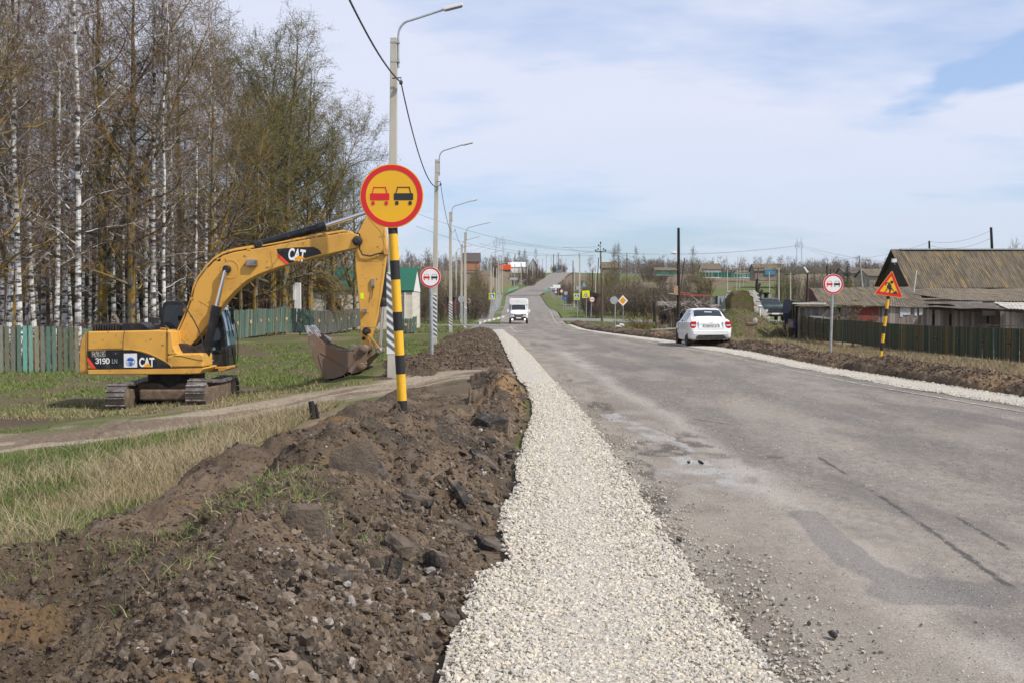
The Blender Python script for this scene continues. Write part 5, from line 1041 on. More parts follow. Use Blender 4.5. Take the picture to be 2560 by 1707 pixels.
mb = MB(); mb.prism(pz(CC, [(350, 560), (420, 590), (560, 650), (700, 700), (960, 750), (940, 772), (640, 722), (420, 648)], YK1), YK1-.08, YK1+.005); mb.build('bucket_rim', M['bucket_bright'], bucket)
mb = MB(); mb.prism(pz(CC, [(365, 445), (400, 450), (530, 510), (535, 560), (505, 600), (400, 545), (355, 480)], YK1), YK1-.04, YK1+.02); mb.build('side_cutter', M['white'], bucket, bevel=.01)
for i in range(5):
    Yt = YK0+.02+i*.26; a = P(*CC(180, 530), YK0); b = P(*CC(5+12*i, 270), YK0); mb = MB(); d = (b-a).normalized(); nrm = Vector((-d.z, 0, d.x)); vs = []
    for q, w in ((a, .075), (a.lerp(b, .5), .06), (b, .012)):
        for s in (-1, 1):
            for yy in (0, .11): vs.append((q.x+nrm.x*w*s, Yt+yy+(.02 if q is b and yy == 0 else 0)-(.02 if q is b and yy else 0), q.z+nrm.z*w*s))
    fs = [(0, 1, 3, 2), (8, 10, 11, 9)]+[f for k in (0, 4) for f in ((k, k+4, k+5, k+1), (k+2, k+3, k+7, k+6), (k, k+2, k+6, k+4), (k+1, k+5, k+7, k+3))]
    mb.add(vs, fs); mb.build('bucket_tooth', M['bucket_bright'], bucket, bevel=.008)
xprism('bucket_ear', CC, rpoly([(900, 690), (905, 640), (950, 630), (1020, 655), (1060, 720), (1060, 900), (1100, 1140), (980, 1190), (880, 1150), (980, 950), (975, 760)], 18), YK0+.25, YK0+.33, 'bucket', bucket, bevel=.01)
seam(CC, [(330, 790), (500, 880), (660, 980), (850, 1100)], YK0-.006, bucket, .014, 'bucket'); seam(CC, [(290, 830), (330, 1000), (430, 1290)], YK0-.006, bucket, .014, 'bucket')
seam(CC, [(1000, 800), (1010, 900), (930, 1020), (850, 1130), (740, 1245)], YK0-.01, bucket, .018, 'bucket')
pin(CC, 1165, 720, YK0-.1, YK1, .105, 'bucket'); pin(CC, 1115, 1060, YK0-.1, YK1, .10, 'bucket'); mb = MB(); mb.prism(pz(CC, [(1085, 815), (1120, 850), (1105, 862), (1075, 830)], YK0), YK0-.012, YK0-.004); mb.build('slot', M['black_matt'], bucket)
# hose across the boom and the boom foot
mb = MB(); mb.tube([P(*CM(x, y), YR+.35) for x, y in ((1225, 20), (1275, 15), (1340, 80), (1400, 170), (1470, 280), (1520, 380), (1560, 480), (1580, 600), (1590, 700), (1590, 790))], .016, 8); mb.build('hose', M['black_matt'], EX, smooth=True)
mb = MB(); mb.tube([P(*C1(x, y), YB+.25) for x, y in ((1010, 380), (1060, 320), (1110, 275), (1200, 268), (1265, 285))], .022, 8); mb.build('hose', M['black_matt'], EX, smooth=True)
xprism('boom_foot', C1, [(722, 935), (790, 940), (840, 960), (905, 930), (920, 1040), (730, 1050)], YR+.5, YR+1.6, 'black_matt', EX); mb = MB(); mb.box(-.3, .1, -.3, .3, -.3, .2, T=Matrix.Translation(P(*C1(880, 1060), 31.1))); mb.build('boom_bracket', M['yellow_dirty'], EX, bevel=.03)
# undercarriage
zb = -.16; mb = MB(); mb.lathe([(-.42, .70), (-.30, .74), (-.02, .74), (0, .6)], (-9.05, 31.25, zb+.02), 'z', 28); mb.build('slew_ring', M['black_matt'], EX, smooth=True)
mb = MB(); mb.box(-10.0, -8.0, 30.55, 31.95, -.78, -.44); mb.box(-9.7, -8.35, 30.1, 30.7, -.86, -.58); mb.build('carbody', M['mud'], EX, bevel=.05)
def track(x0, x1, Yn, Yf, z0n, z0f, ht, nm):
    root_ = None; Lh = Yf-Yn; r = ht/2; path = []; n = 0; per = 2*(Lh-2*r)+2*math.pi*r; N = 46; mb = MB(); mbc = MB()
    def at(s):
        s = s % per; zs = lambda y, side: (z0n+(z0f-z0n)*(y-Yn)/Lh)
        a = Lh-2*r
        if s < a: y = Yn+r+s; return y, zs(y, 0), 0.0
        s -= a
        if s < math.pi*r: t = s/r; y = Yf-r+r*math.sin(t); return y, zs(y, 0)+r-r*math.cos(t), t
        s -= math.pi*r
        if s < a: y = Yf-r-s; return y, zs(y, 0)+2*r-.06*math.sin(math.pi*s/a)-.02*math.sin(s*7)**2, math.pi
        s -= a; t = s/r; y = Yn+r-r*math.sin(t); return y, zs(y, 0)+r+r*math.cos(t), math.pi+t
    for i in range(N):
        y, z, t = at(i*per/N); T = Matrix.Translation((0, y, z)) @ Matrix.Rotation(t, 4, 'X'); w = per/N*.46
        mb.box(x0, x1, -w*.92, w*.92, -.002, .024, T=T); mb.box(x0+.005, x1-.005, -w*.92, -w*.62, -.045, -.003, 1, T=T); mbc.box(x0+.14, x1-.14, -w*.9, w*.9, .025, .085, T=T)
    o = mb.build('track', [M['mud'] if False else M['track_shoe'], M['bucket_bright']], EX); mbc.build('track_chain', M['mud'], o)
    mb = MB(); mb.box(x0+.06, x1-.06, Yn+r*.9, Yf-r*.9, (z0n+z0f)/2+.10, (z0n+z0f)/2+ht-.13); mb.build('track_frame', M['mud'], o, bevel=.06)
    for yy, zz2 in ((Yn+r, z0n), (Yf-r, z0f)):
        mb = MB(); mb.lathe([(0, .06), (.02, r*.55), (.05, r*.85), (x1-x0-.09, r*.85), (x1-x0-.06, r*.5), (x1-x0-.03, .06)], (x0+.02, yy, zz2+r+.015), 'x', 26); mb.build('drive_wheel', M['mud'], o, smooth=True)
    for k in range(6):
        yy = Yn+r*2+(Lh-4*r)*k/5; mb = MB(); mb.lathe([(0, .10), (x1-x0-.1, .10)], (x0+.05, yy, z0n+(z0f-z0n)*(yy-Yn)/Lh+.12), 'x', 14); mb.build('roller', M['mud'], o, smooth=True)
    return o
track(-10.30, -9.80, 29.3, 33.0, -1.13, -1.15, .73, 'l'); track(-8.27, -7.77, 29.3, 33.0, -1.0, -1.12, .70, 'r')
# stray cutting edge? spoil under the bucket is part of the soil

# ---------------------------------------------------------------- lofted vehicle bodies
def loft(stn, ny=64, T=None):
    """stn: rows of (y, zb, zbelt, ztop, wl, wb, wt); returns grid of points; ring runs from bottom centre over the left side"""
    A = np.array(stn, float); yy = np.linspace(A[0, 0], A[-1, 0], ny); V = [np.interp(yy, A[:, 0], A[:, k]) for k in range(1, 7)]
    ringp = []
    for i in range(ny):
        zb, zl, zt, wl, wb, wt = [v[i] for v in V]; hgt = zt-zl; m = min(.06, hgt*.4)
        h = [(0, zb), (wl*.85, zb), (wl*.97, zb+.03), (wl, zb+.12), (wl+.25*(wb-wl)+.012, zb+(zl-zb)*.45), (wb+.008, zl-.09), (wb-.006, zl-.02), (wb-.03, zl),
             (wb-.03+(wt-wb+.03)*.34, zl+hgt*.34), (wb-.03+(wt-wb+.03)*.7, zl+hgt*.7), (wt, zt-m), (wt*.94, zt-m*.35), (wt*.7, zt), (0, zt+.012)]
        ringp.append([(x, yy[i], z) for x, z in h]+[(-x, yy[i], z) for x, z in h[-2:0:-1]])
    return yy, np.array(ringp)
def loft_mesh(nm, ringp, mask, mats, root, T, off=0.0, caps=True, smooth=True):
    ny, nr, _ = ringp.shape; mb = MB(); idx = {}
    def vid(i, j):
        j %= nr
        if (i, j) not in idx:
            p = ringp[i, j].copy()
            if off:
                c_ = ringp[i].mean(0); d = p-c_; d[1] = 0; d /= np.linalg.norm(d)+1e-9; p = p+d*off
            idx[(i, j)] = len(mb.v); mb.v.append(tuple(T @ Vector(p)))
        return idx[(i, j)]
    for i in range(ny-1):
        for j in range(nr):
            if mask(i, j): mb.f.append([vid(i, j), vid(i, j+1), vid(i+1, j+1), vid(i+1, j)]); mb.m.append(0); mb.c.append((1, 1, 1))
    if caps:
        for i in (0, ny-1): mb.f.append([vid(i, j) for j in range(nr)]); mb.m.append(0); mb.c.append((1, 1, 1))
    return mb.build(nm, mats, root, smooth=smooth)
def wheel(root, x, y, z, r, w, T, side, rim='alloy'):
    mb = MB(); s = side; mb.lathe([(0, r*.55), (s*.01, r*.9), (s*.04, r), (s*(w-.03), r), (s*w, r*.9), (s*(w+.0), r*.62)], (x, y, z), 'x', 28); o = xf(mb, T).build('tyre', M['rubber'], root, smooth=True)
    mb = MB(); mb.lathe([(s*(w-.04), .03), (s*(w-.03), r*.2), (s*(w-.06), r*.3), (s*(w-.012), r*.62), (s*(w-.03), r*.66)], (x, y, z), 'x', 24)
    for k in range(7): a = 2*math.pi*k/7; mb.tube([(x+s*(w-.01), y+math.cos(a)*r*.15, z+math.sin(a)*r*.15), (x+s*(w-.005), y+math.cos(a)*r*.6, z+math.sin(a)*r*.6)], .02, 5)
    xf(mb, T).build('rim', M[rim], o)
# white saloon, seen from behind (y_local: 0 = rear bumper, + = forward)
CARX, CARY = 7.55, 44.0; CRZ = .8
car = empty('parked_car', (CARX, CARY, 0.03), 'white saloon car seen from behind, parked half on the right gravel verge', 'car'); T = Matrix.Translation((CARX, CARY, .03)) @ Matrix.Rotation(R(CRZ), 4, 'Z') @ Matrix.Scale(.95, 4)
stn = [(0, .42, .62, .70, .70, .72, .55), (.04, .33, .80, .90, .78, .80, .62), (.12, .27, .95, 1.03, .82, .835, .66), (.30, .24, .97, 1.09, .845, .845, .70), (.50, .24, .975, 1.11, .85, .85, .66), (.62, .24, .98, 1.15, .85, .85, .62), (.95, .22, .975, 1.38, .855, .85, .57), (1.2, .20, .97, 1.465, .855, .85, .58), (1.7, .19, .96, 1.495, .855, .85, .60), (2.3, .19, .95, 1.48, .855, .85, .59), (2.75, .19, .94, 1.36, .855, .845, .58), (3.2, .19, .93, 1.02, .85, .83, .66), (3.6, .20, .89, .95, .84, .81, .66), (4.0, .24, .78, .84, .80, .76, .6), (4.2, .30, .62, .68, .66, .64, .5), (4.26, .38, .5, .55, .5, .48, .4)]
yy, rg = loft(stn, 86); NR = rg.shape[1]
y_of = lambda i: (yy[i]+yy[min(i+1, len(yy)-1)])/2
sidew = lambda i, j: j in (7, 8, 9, 16, 17, 18)[0:3] or j in (NR-8, NR-9, NR-10)
top_ = lambda j: j in (10, 11, 12, 13, NR-12-1+1, NR-11)
def is_top(j): return 10 <= j <= NR-11
def in_rear(i, j): return .64 < y_of(i) < 1.10 and is_top(j) and j not in (10, NR-11)
def in_front(i, j): return 2.62 < y_of(i) < 3.14 and is_top(j) and j not in (10, NR-11)
def in_side(i, j): return (7 <= j <= 9 or NR-10 <= j <= NR-8) and 1.0 < y_of(i) < 2.85 and not (1.72 < y_of(i) < 1.80) and not (1.02 < y_of(i) < 1.2 and j in (9, NR-10)) and not (1.2 < y_of(i) < 1.26)
bodyo = loft_mesh('body', rg, lambda i, j: not (in_rear(i, j) or in_front(i, j) or in_side(i, j)), M['whitecar'], car, T)
loft_mesh('rear_window', rg, in_rear, M['glass'], car, T, off=-.004, caps=False); loft_mesh('windshield', rg, in_front, M['glass'], car, T, off=-.004, caps=False); [loft_mesh('side_window', rg, (lambda i, j, k=k, q_=q_: in_side(i, j) and (j < NR/2) == k and (y_of(i) < 1.76) == q_), M['glass'], car, T, off=-.004, caps=False) for k in (True, False) for q_ in (True, False)]
def cbox(nm, b, m, par=car, bev=.0, TT=None):
    mb = MB(); mb.box(*b); return xf(mb, TT or T).build(nm, M[m], par, bevel=bev)
def cpoly(nm, pts, y0, y1, m, par=car, bev=0, TT=None): mb = MB(); mb.prism(pts, y0, y1); return xf(mb, TT or T).build(nm, M[m], par, bevel=bev)
for s in (-1, 1):
    tl = MB(); tl.prism(rpoly([(s*.585, .985), (s*.80, .97), (s*.838, .86), (s*.81, .74), (s*.60, .665)], .03), .015, .26); tlo = xf(tl, T).build('tail_lamp', M['lamp_red'], car, bevel=.012)
    cpoly('clear_lens', rpoly([(s*.61, .85), (s*.78, .865), (s*.80, .80), (s*.62, .785)], .015), .005, .02, 'lamp_clear', tlo)
    for yw in (.80, 3.27): wheel(car, s*.66 if s > 0 else s*.66, yw, .285, .30, .185, T, s)
    for yw in (.80, 3.27):
        mb = MB(); mb.lathe([(0, .34), (s*.006, .345)], (s*.852, yw, .31), 'x', 28); xf(mb, T).build('wheel_arch', M['black_matt'], car)
mi_ = MB(); mi_.box(-1.0, -.84, 2.55, 2.65, .95, 1.07); xf(mi_, T).build('mirror', M['black_matt'], car, bevel=.03); mi_ = MB(); mi_.box(.84, 1.0, 2.55, 2.65, .95, 1.07); xf(mi_, T).build('mirror', M['black_matt'], car, bevel=.03)
cpoly('rear_diffuser', rpoly([(-.60, .335), (-.50, .455), (.50, .455), (.60, .335), (.56, .27), (-.56, .27)], .02), .0, .10, 'black_matt')
cpoly('bumper', rpoly([(-.70, .62), (-.74, .50), (-.68, .44), (.68, .44), (.74, .50), (.70, .62)], .04), -.022, .15, 'whitecar', bev=.02)
cpoly('boot_line', [(-.485, .665), (.485, .665), (.485, .672), (-.485, .672)], -.002, .05, 'grey'); 
for s in (-1, 1): cpoly('boot_line', [(s*.485, .665), (s*.495, .665), (s*.495, 1.0), (s*.485, 1.0)], -.0, .06, 'grey')
cpoly('plate_recess', rpoly([(-.35, .71), (.36, .71), (.34, .885), (-.31, .885)], .02), .008, .05, 'grey')
npl = cpoly('number_plate', rpoly([(-.26, .735), (.26, .735), (.26, .845), (-.26, .845)], .01), -.004, .012, 'white')
to = text_obj('lettering', 'О587АЕ 33', .095, M['black'], T @ Matrix.Translation((0, -.008, .79)) @ FACE, npl, .001, .001)
text_obj('lettering', 'L A D A', .05, M['alloy'], T @ Matrix.Translation((0.0, -.002, .935)) @ FACE, car, .002, .004); text_obj('lettering', 'GRANTA', .032, M['alloy'], T @ Matrix.Translation((-.38, .003, .90)) @ FACE, car, .001, .003)
for k in (-1, 1):
    for yq in (1.95, 2.9): cbox('door_handle', (k*.853-.012, k*.853+.012, yq-.5, yq-.36, .84, .865), 'whitecar', bev=.005)
cbox('door_seam', (-.868, -.855, 1.755, 1.763, .3, .93), 'grey'); cbox('door_seam', (-.868, -.855, 2.78, 2.788, .3, .92), 'grey'); cbox('exhaust_tip', (.50, .55, -.01, .1, .245, .28), 'chrome')
cpoly('window_sticker', [(-.12, 1.335), (.18, 1.325), (.18, 1.36), (-.12, 1.37)], .86, .90, 'white')
# white box van coming towards the camera (y_local 0 = front)
VY = 122.0; vp = P(*C3(1550, 1318), VY); VT = Matrix.Translation((vp.x, VY, float(Rz(VY))+.03))
van = empty('box_van', (vp.x, VY, float(Rz(VY))+.03), 'white box van with a high body driving towards the camera', 'van')
stn = [(0, .5, .78, .95, .80, .82, .6), (.06, .38, .95, 1.12, .90, .92, .7), (.3, .35, 1.05, 1.25, .96, .96, .78), (.75, .35, 1.12, 1.36, .98, .97, .82), (1.0, .35, 1.15, 1.5, .98, .97, .80), (1.5, .35, 1.17, 2.0, .98, .97, .74), (1.75, .35, 1.17, 2.08, .98, .97, .76), (2.2, .35, 1.17, 2.12, .98, .97, .78)]
yyv, rgv = loft(stn, 40); yv = lambda i: (yyv[i]+yyv[min(i+1, 39)])/2
fw = lambda i, j: .92 < yv(i) < 1.55 and 11 <= j <= NR-12; sw = lambda i, j: (8 <= j <= 9 or NR-10 <= j <= NR-9) and 1.15 < yv(i) < 2.0
loft_mesh('cab', rgv, lambda i, j: not (fw(i, j) or sw(i, j)), M['whitecar'], van, VT); loft_mesh('windshield', rgv, fw, M['glass'], van, VT, off=-.003, caps=False); [loft_mesh('side_window', rgv, (lambda i, j, k=k: sw(i, j) and (j < NR/2) == k), M['glass'], van, VT, off=-.003, caps=False) for k in (True, False)]
mb = MB(); mb.prism(rpoly([(-1.04, .85), (1.04, .85), (1.04, 2.5), (.9, 2.66), (-.9, 2.66), (-1.04, 2.5)], .1), 2.05, 5.3); mb.prism(rpoly([(-.96, 1.98), (.96, 1.98), (1.0, 2.35), (.9, 2.62), (-.9, 2.62), (-1.0, 2.35)], .12), 1.55, 2.05); xf(mb, VT).build('cargo_box', M['whitecar'], van, bevel=.04)
cpoly('bumper', rpoly([(-.93, .36), (.93, .36), (.95, .62), (.60, .70), (-.60, .70), (-.95, .62)], .05), -.06, .3, 'black_matt', van, .03, VT)
gr_ = cpoly('grille', rpoly([(-.36, .62), (.36, .62), (.46, .98), (-.46, .98)], .04), -.05, .2, 'black_matt', van, .01, VT)
for k in range(5): cbox('grille_bar', (-.36, .36, -.058, -.05, .68+.06*k, .695+.06*k), 'grey', gr_, 0, VT)
for s in (-1, 1):
    cpoly('headlight', rpoly([(s*.50, .72), (s*.82, .74), (s*.84, .93), (s*.46, .96)], .03), -.035, .15, 'lamp_clear', van, .01, VT)
    q = MB(); q.lathe([(0, .075), (.05, .075)], (s*.66, -.09, .46), 'y', 16); xf(q, VT).build('fog_lamp', bpy.data.materials.get('fog_glow') or mat('fog_glow', (1, 1, 1)), van)
    cbox('mirror', (s*1.14-.09, s*1.14+.09, .95, 1.05, 1.16, 1.50), 'whitecar', van, .03, VT); cbox('mirror_arm', (min(s*.93, s*1.1), max(s*.93, s*1.1), .98, 1.02, 1.16, 1.20), 'black_matt', van, 0, VT)
    wheel(van, s*.80-(.0), .85, .33, .33, .19, VT, s); wheel(van, s*.80, 4.0, .33, .33, .19, VT, s)
    cpoly('bonnet_trim', rpoly([(s*.30, 1.0), (s*.86, 1.07), (s*.84, 1.01), (s*.30, .96)], .02), -.02, .22, 'black_matt', van, 0, VT)
npl = cpoly('number_plate', rpoly([(-.26, .56), (.26, .56), (.26, .67), (-.26, .67)], .01), -.075, -.06, 'white', van, 0, VT)
fg = bpy.data.materials['fog_glow'].node_tree.nodes['Principled BSDF']; fg.inputs['Emission Color'].default_value = (1, .97, .9, 1); fg.inputs['Emission Strength'].default_value = 3.0
cbox('wiper', (-.6, .2, .86, .88, 1.36, 1.375), 'black_matt', van, 0, VT)
# old dark green estate by the turf-covered cellar
def old_car(Y, px, row, f, label, colm, W=.80, nm='parked_car', rz=0, group=None, s=1.0):
    q = P(*f(px, row), Y); TT = Matrix.Translation((q.x, Y, q.z)) @ Matrix.Rotation(R(rz), 4, 'Z') @ Matrix.Scale(s, 4); root = empty(nm, (q.x, Y, q.z), label, 'car', group)
    st = [(0, .45, .82, .94, .74, .76, .66), (.03, .40, .90, 1.02, .78, .79, .7), (.2, .33, .96, 1.07, W, W, .74), (1.1, .28, 1.02, 1.14, W+.01, W, .74), (1.25, .28, 1.03, 1.18, W+.01, W, .72), (1.6, .28, 1.04, 1.58, W+.01, W, .62), (2.0, .28, .95, 1.63, W+.01, W, .62), (3.4, .28, .95, 1.62, W+.01, W, .62), (3.7, .30, .95, 1.5, W, W, .62), (3.75, .4, .9, 1.3, W-.04, W-.04, .6)]
    y_, rg_ = loft(st, 44); yc = lambda i: (y_[i]+y_[min(i+1, 43)])/2; n_ = rg_.shape[1]
    fw = lambda i, j: 1.24 < yc(i) < 1.72 and 11 <= j <= n_-12; sw = lambda i, j: (8 <= j <= 9 or n_-10 <= j <= n_-9) and 1.6 < yc(i) < 3.5 and not 2.4 < yc(i) < 2.5
    loft_mesh('body', rg_, lambda i, j: not (fw(i, j) or sw(i, j)), colm, root, TT); loft_mesh('windshield', rg_, fw, M['glass'], root, TT, off=-.003, caps=False); [loft_mesh('side_window', rg_, (lambda i, j, k=k, q_=q_: sw(i, j) and (j < n_/2) == k and (yc(i) < 2.45) == q_), M['glass'], root, TT, off=-.003, caps=False) for k in (True, False) for q_ in (True, False)]
    cpoly('grille', rpoly([(-.55, .62), (.55, .62), (.55, .84), (-.55, .84)], .03), -.02, .05, 'black_matt', root, 0, TT); cbox('bumper', (-.78, .78, -.12, .0, .44, .54), 'grey', root, .02, TT)
    for k in (-1, 1):
        mb = MB(); mb.lathe([(0, .10), (.05, .10)], (k*.62, -.04, .73), 'y', 18); xf(mb, TT).build('headlight', M['lamp_clear'], root)
        for yw in (.7, 2.9): wheel(root, k*.62, yw, .3, .32, .17, TT, k)
    n1 = cpoly('number_plate', [(-.26, .44), (.26, .44), (.26, .55), (-.26, .55)], -.14, -.122, 'white', root, 0, TT); return root
old_car(94, 1870, 600, CG, 'old dark green off-road estate car facing the camera between the cellar mound and the sheds', mat('dark_green_paint', (.03, .055, .05), .35, var=(.10, .14, .14), vs=1.5, vr=(.5, .8)), s=1.12)
old_car(605, 1715, 382, CK, 'tiny far grey-blue car parked by the last lamp posts on the crest', mat('blue_grey_paint', (.10, .14, .18), .4), s=1.5)
# ---------------------------------------------------------------- plank fences
def vcol(rr, pal, j=.18):
    a = rr.choice(pal); k = 1+rr.uniform(-j, j); return tuple(min(1, v*k) for v in a)
def plank_fence(name, pts, label, pal, bw=.12, gap=.012, seed=1, lean=.0, posts=2.6, rail=True, orn=None, cat='fence', th=.022, ragged=.03, postm='wood', sag=True, pal2=None, p2=0):
    """pts: list of (x, y, zbot, ztop) stations along the fence"""
    rr = random.Random(seed); P0 = pts[0]; root = empty(name, (P0[0], P0[1], P0[2]), label, cat); mb = MB(); post_at = []; d_acc = 0; orn_at = []
    for (x0, y0, b0, t0), (x1, y1, b1, t1) in zip(pts[:-1], pts[1:]):
        L = math.hypot(x1-x0, y1-y0); n = max(1, int(L/(bw+gap))); ux, uy = (x1-x0)/L, (y1-y0)/L; nx, ny = uy, -ux
        if ny > 0: nx, ny = -nx, -ny
        for i in range(n):
            s = (i+.5)/n; s0 = s-bw/2/L; s1 = s+bw/2/L; zb = b0+(b1-b0)*s; zt = t0+(t1-t0)*s+rr.uniform(-ragged, ragged); o = rr.uniform(0, .012); ln = lean*rr.uniform(.5, 1.4)+rr.uniform(-.008, .008)
            if rr.random() < .015: continue
            vs = []
            for zz_, l_ in ((zb+rr.uniform(-.02, .03), 0), (zt, ln)):
                for sa in (s0, s1):
                    for dd in (-th-o, -o): vs.append((x0+(x1-x0)*sa+nx*(-dd)+ux*l_, y0+(y1-y0)*sa+ny*(-dd)+uy*l_, zz_))
            mb.add(vs, [(0, 1, 3, 2), (4, 6, 7, 5), (1, 5, 7, 3), (0, 2, 6, 4), (0, 4, 5, 1), (2, 3, 7, 6)], 0, vcol(rr, pal2 if (pal2 and rr.random() < p2) else pal))
        k = int(L/posts)+1
        for i in range(k): s = (i+.5)/k; post_at.append((x0+(x1-x0)*s-nx*.09, y0+(y1-y0)*s-ny*.09, b0+(b1-b0)*s, t0+(t1-t0)*s)); orn_at.append((x0+(x1-x0)*s+nx*(th+.03), y0+(y1-y0)*s+ny*(th+.03), (b0+t0)/2*(1-s)+(b1+t1)/2*s, ux, uy, (t0-b0)))
    mb.build('board_panel', M['attr'], root)
    for zf in (.2, .8):
        m2 = MB(); m2.tube([(x-( 0), y+.08, b+(t-b)*zf) for x, y, b, t in pts], .035, 4); m2.build('rail', M[postm], root)
    for x, y, b, t in post_at: m2 = MB(); m2.box(x-.05, x+.05, y-.05, y+.05, b-.35, t+.02); m2.build('post', M[postm], root)
    if orn:
        for x, y, z, ux, uy, h in orn_at:
            T_ = Matrix.Translation((x, y, z+h*.04)) @ Matrix.Rotation(math.atan2(uy, ux), 4, 'Z')
            m2 = MB(); m2.prism([(-.12, -.03), (.12, -.03), (.12, .03), (-.12, .03)], -.012, .0, T=T_); a = m2.build('ornament', M['grey'] if orn == 1 else M['black_matt'], root)
            for s in (-1, 1):
                m2 = MB(); m2.prism([(-.08, s*.045), (.08, s*.045), (.045, s*.11), (-.045, s*.11)], -.012, 0, T=T_); m2.build('ornament_wing', M['cyl_yellow'] if orn == 1 else M['mud'], a)
    return root
GP = [(.075, .125, .10), (.10, .155, .125), (.085, .11, .075), (.12, .125, .085), (.06, .12, .10), (.14, .15, .12)]
def fst(f, lst):
    out = []
    for px, top, bot, Y in lst: a = P(*f(px, top), Y); b = P(*f(px, bot), Y); out.append((a.x, Y, b.z, a.z))
    return out
plank_fence('plank_fence', fst(OV, [(-420, 752, 866, 42), (-20, 748, 856, 44), (90, 749, 854, 45), (182, 753, 855, 46)]), 'weathered green picket fence with gaps at the left edge, behind the excavator tail', GP+[(.16, .15, .10), (.13, .23, .19)], bw=.15, gap=.05, seed=4, posts=3, pal2=[(.10, .26, .22)], p2=.12)
mb = MB(); a = P(*OV(60, 868), 44.6); b = P(*OV(240, 872), 45); mb.box(a.x, b.x, 44.5, 44.6, a.z-.09, a.z+.13); tag(mb.build('fallen_rail', M['attr'] if False else mat('green_rail', (.085, .14, .12), .9, var=(.14, .12, .09), vs=5)), 'long green board lying along the foot of the picket fence', 'board')
plank_fence('plank_fence', fst(OV, [(182, 756, 850, 50), (330, 742, 815, 55), (455, 722, 795, 60)]), 'green fence section rising behind the engine hood of the excavator', GP, bw=.15, gap=.01, seed=5, posts=3)
plank_fence('plank_fence', fst(CJ, [(-60, 462, 815, 66), (60, 455, 800, 68), (240, 446, 772, 70), (375, 432, 750, 71), (560, 440, 715, 74), (655, 413, 706, 76), (800, 430, 708, 77), (1000, 448, 712, 78)]), 'green plank fence with yellow-tipped ornaments above the grassy slope', GP, bw=.13, gap=.0, seed=6, lean=.12, posts=3.0, orn=1)
plank_fence('plank_fence', fst(CJ, [(1000, 448, 712, 78), (1220, 470, 718, 80), (1590, 430, 640, 88), (1930, 390, 560, 98)]), 'grey-green fence stretch behind the drooping branches and the bucket', [(.06, .085, .07), (.09, .10, .085), (.12, .12, .105), (.10, .085, .07)], bw=.13, gap=.0, seed=7, lean=.10, posts=2.6, orn=1)
plank_fence('plank_fence', fst(CJ, [(2085, 545, 690, 80), (2190, 560, 712, 80), (2262, 520, 700, 83)]), 'short leaning end of the green fence at the corner of the green-roofed house', GP, bw=.14, gap=0, seed=8, lean=.08, posts=2.2, orn=1)
DG = [(.045, .070, .048), (.070, .078, .045), (.11, .088, .045), (.055, .080, .064), (.14, .112, .055), (.04, .056, .042)]
plank_fence('plank_fence', fst(C5, [(455, 838, 990, 85), (700, 868, 1035, 77), (950, 880, 1075, 70.5), (1250, 905, 1122, 65), (1530, 920, 1150, 61), (1900, 932, 1185, 57), (2352, 948, 1235, 53), (2750, 960, 1290, 49.5)]), 'long dark green plank fence streaked with brown below the sheds on the right', DG+[(.10, .08, .04)], bw=.075, gap=0, seed=9, posts=2.4, orn=2, ragged=.015, th=.03)
plank_fence('green_fence', fst(C4, [(1120, 560, 596, 330), (1360, 562, 600, 335)]), 'far green fence left of the blackened pole', [(.02, .10, .07)], bw=.8, gap=.05, seed=10, posts=10)
plank_fence('green_fence', fst(C4, [(1640, 570, 628, 330), (2010, 572, 630, 330), (2020, 588, 630, 332), (2240, 590, 632, 335)]), 'long far green fence before the white house with the grey roof', [(.015, .11, .07), (.02, .12, .08)], bw=.8, gap=.05, seed=11, posts=10)
plank_fence('green_fence', fst(CJ, [(2270, 320, 385, 150), (2400, 330, 395, 150)]), 'low far blue-green fence in the meadow behind the green-roofed house', [(.09, .14, .13)], bw=.2, gap=.03, seed=12)
plank_fence('green_fence', fst(CJ, [(380, 335, 415, 130), (520, 335, 415, 130), (980, 350, 415, 130)]), 'grey-green yard fence between the tree trunks behind the front fence', [(.14, .18, .16)], bw=.2, gap=.08, seed=13)
# far railings and barriers
def railing(label, f, a, b, top, bot, Y0, Y1, m, nb, name='railing', solid=False):
    A0 = P(*f(a, bot[0]), Y0); A1 = P(*f(a, top[0]), Y0); B0 = P(*f(b, bot[1]), Y1); B1 = P(*f(b, top[1]), Y1); root = empty(name, A0, label, 'railing')
    mb = MB(); mb.tube([A1, B1], .04, 6); mb.build('top_rail', m, root); mb = MB(); z = Vector((0, 0, .12)); mb.tube([A0+z, B0+z], .035, 6); mb.build('bottom_rail', m, root)
    for i in range(nb+1):
        t = i/nb; mb = MB(); mb.tube([A0.lerp(B0, t)-Vector((0, 0, .15)), A1.lerp(B1, t)], .07 if solid else .028, 5); mb.build('upright', m, root)
    if solid: mb = MB(); mb.add([A0+z, B0+z, B1-z, A1-z], [(0, 1, 2, 3)]); o = mb.build('infill_panel', m, root); o.modifiers.new('s', 'SOLIDIFY').thickness = .05
GRN = mat('green_railing_paint', (.10, .27, .17), .6, var=(.16, .30, .22), vs=.5)
railing('steel pedestrian barrier at the left walkway', C3, 1052, 1375, (1105, 1088), (1180, 1165), 150, 158, M['galv'], 9)
railing('steel pedestrian barrier at the right walkway', CF, 545, 830, (708, 690), (850, 838), 160, 160, M['galv'], 6)
railing('left green bridge railing beside the climbing road', C3, 1408, 1545, (862, 815), (897, 845), 328, 385, GRN, 14, solid=True)
railing('right green bridge railing before the white board', C3, 1885, 1985, (880, 835), (912, 862), 330, 385, GRN, 14, solid=True)
railing('grey guard rail above the left bridge railing', CK, 860, 1120, (560, 470), (600, 505), 400, 455, M['galv'], 10)
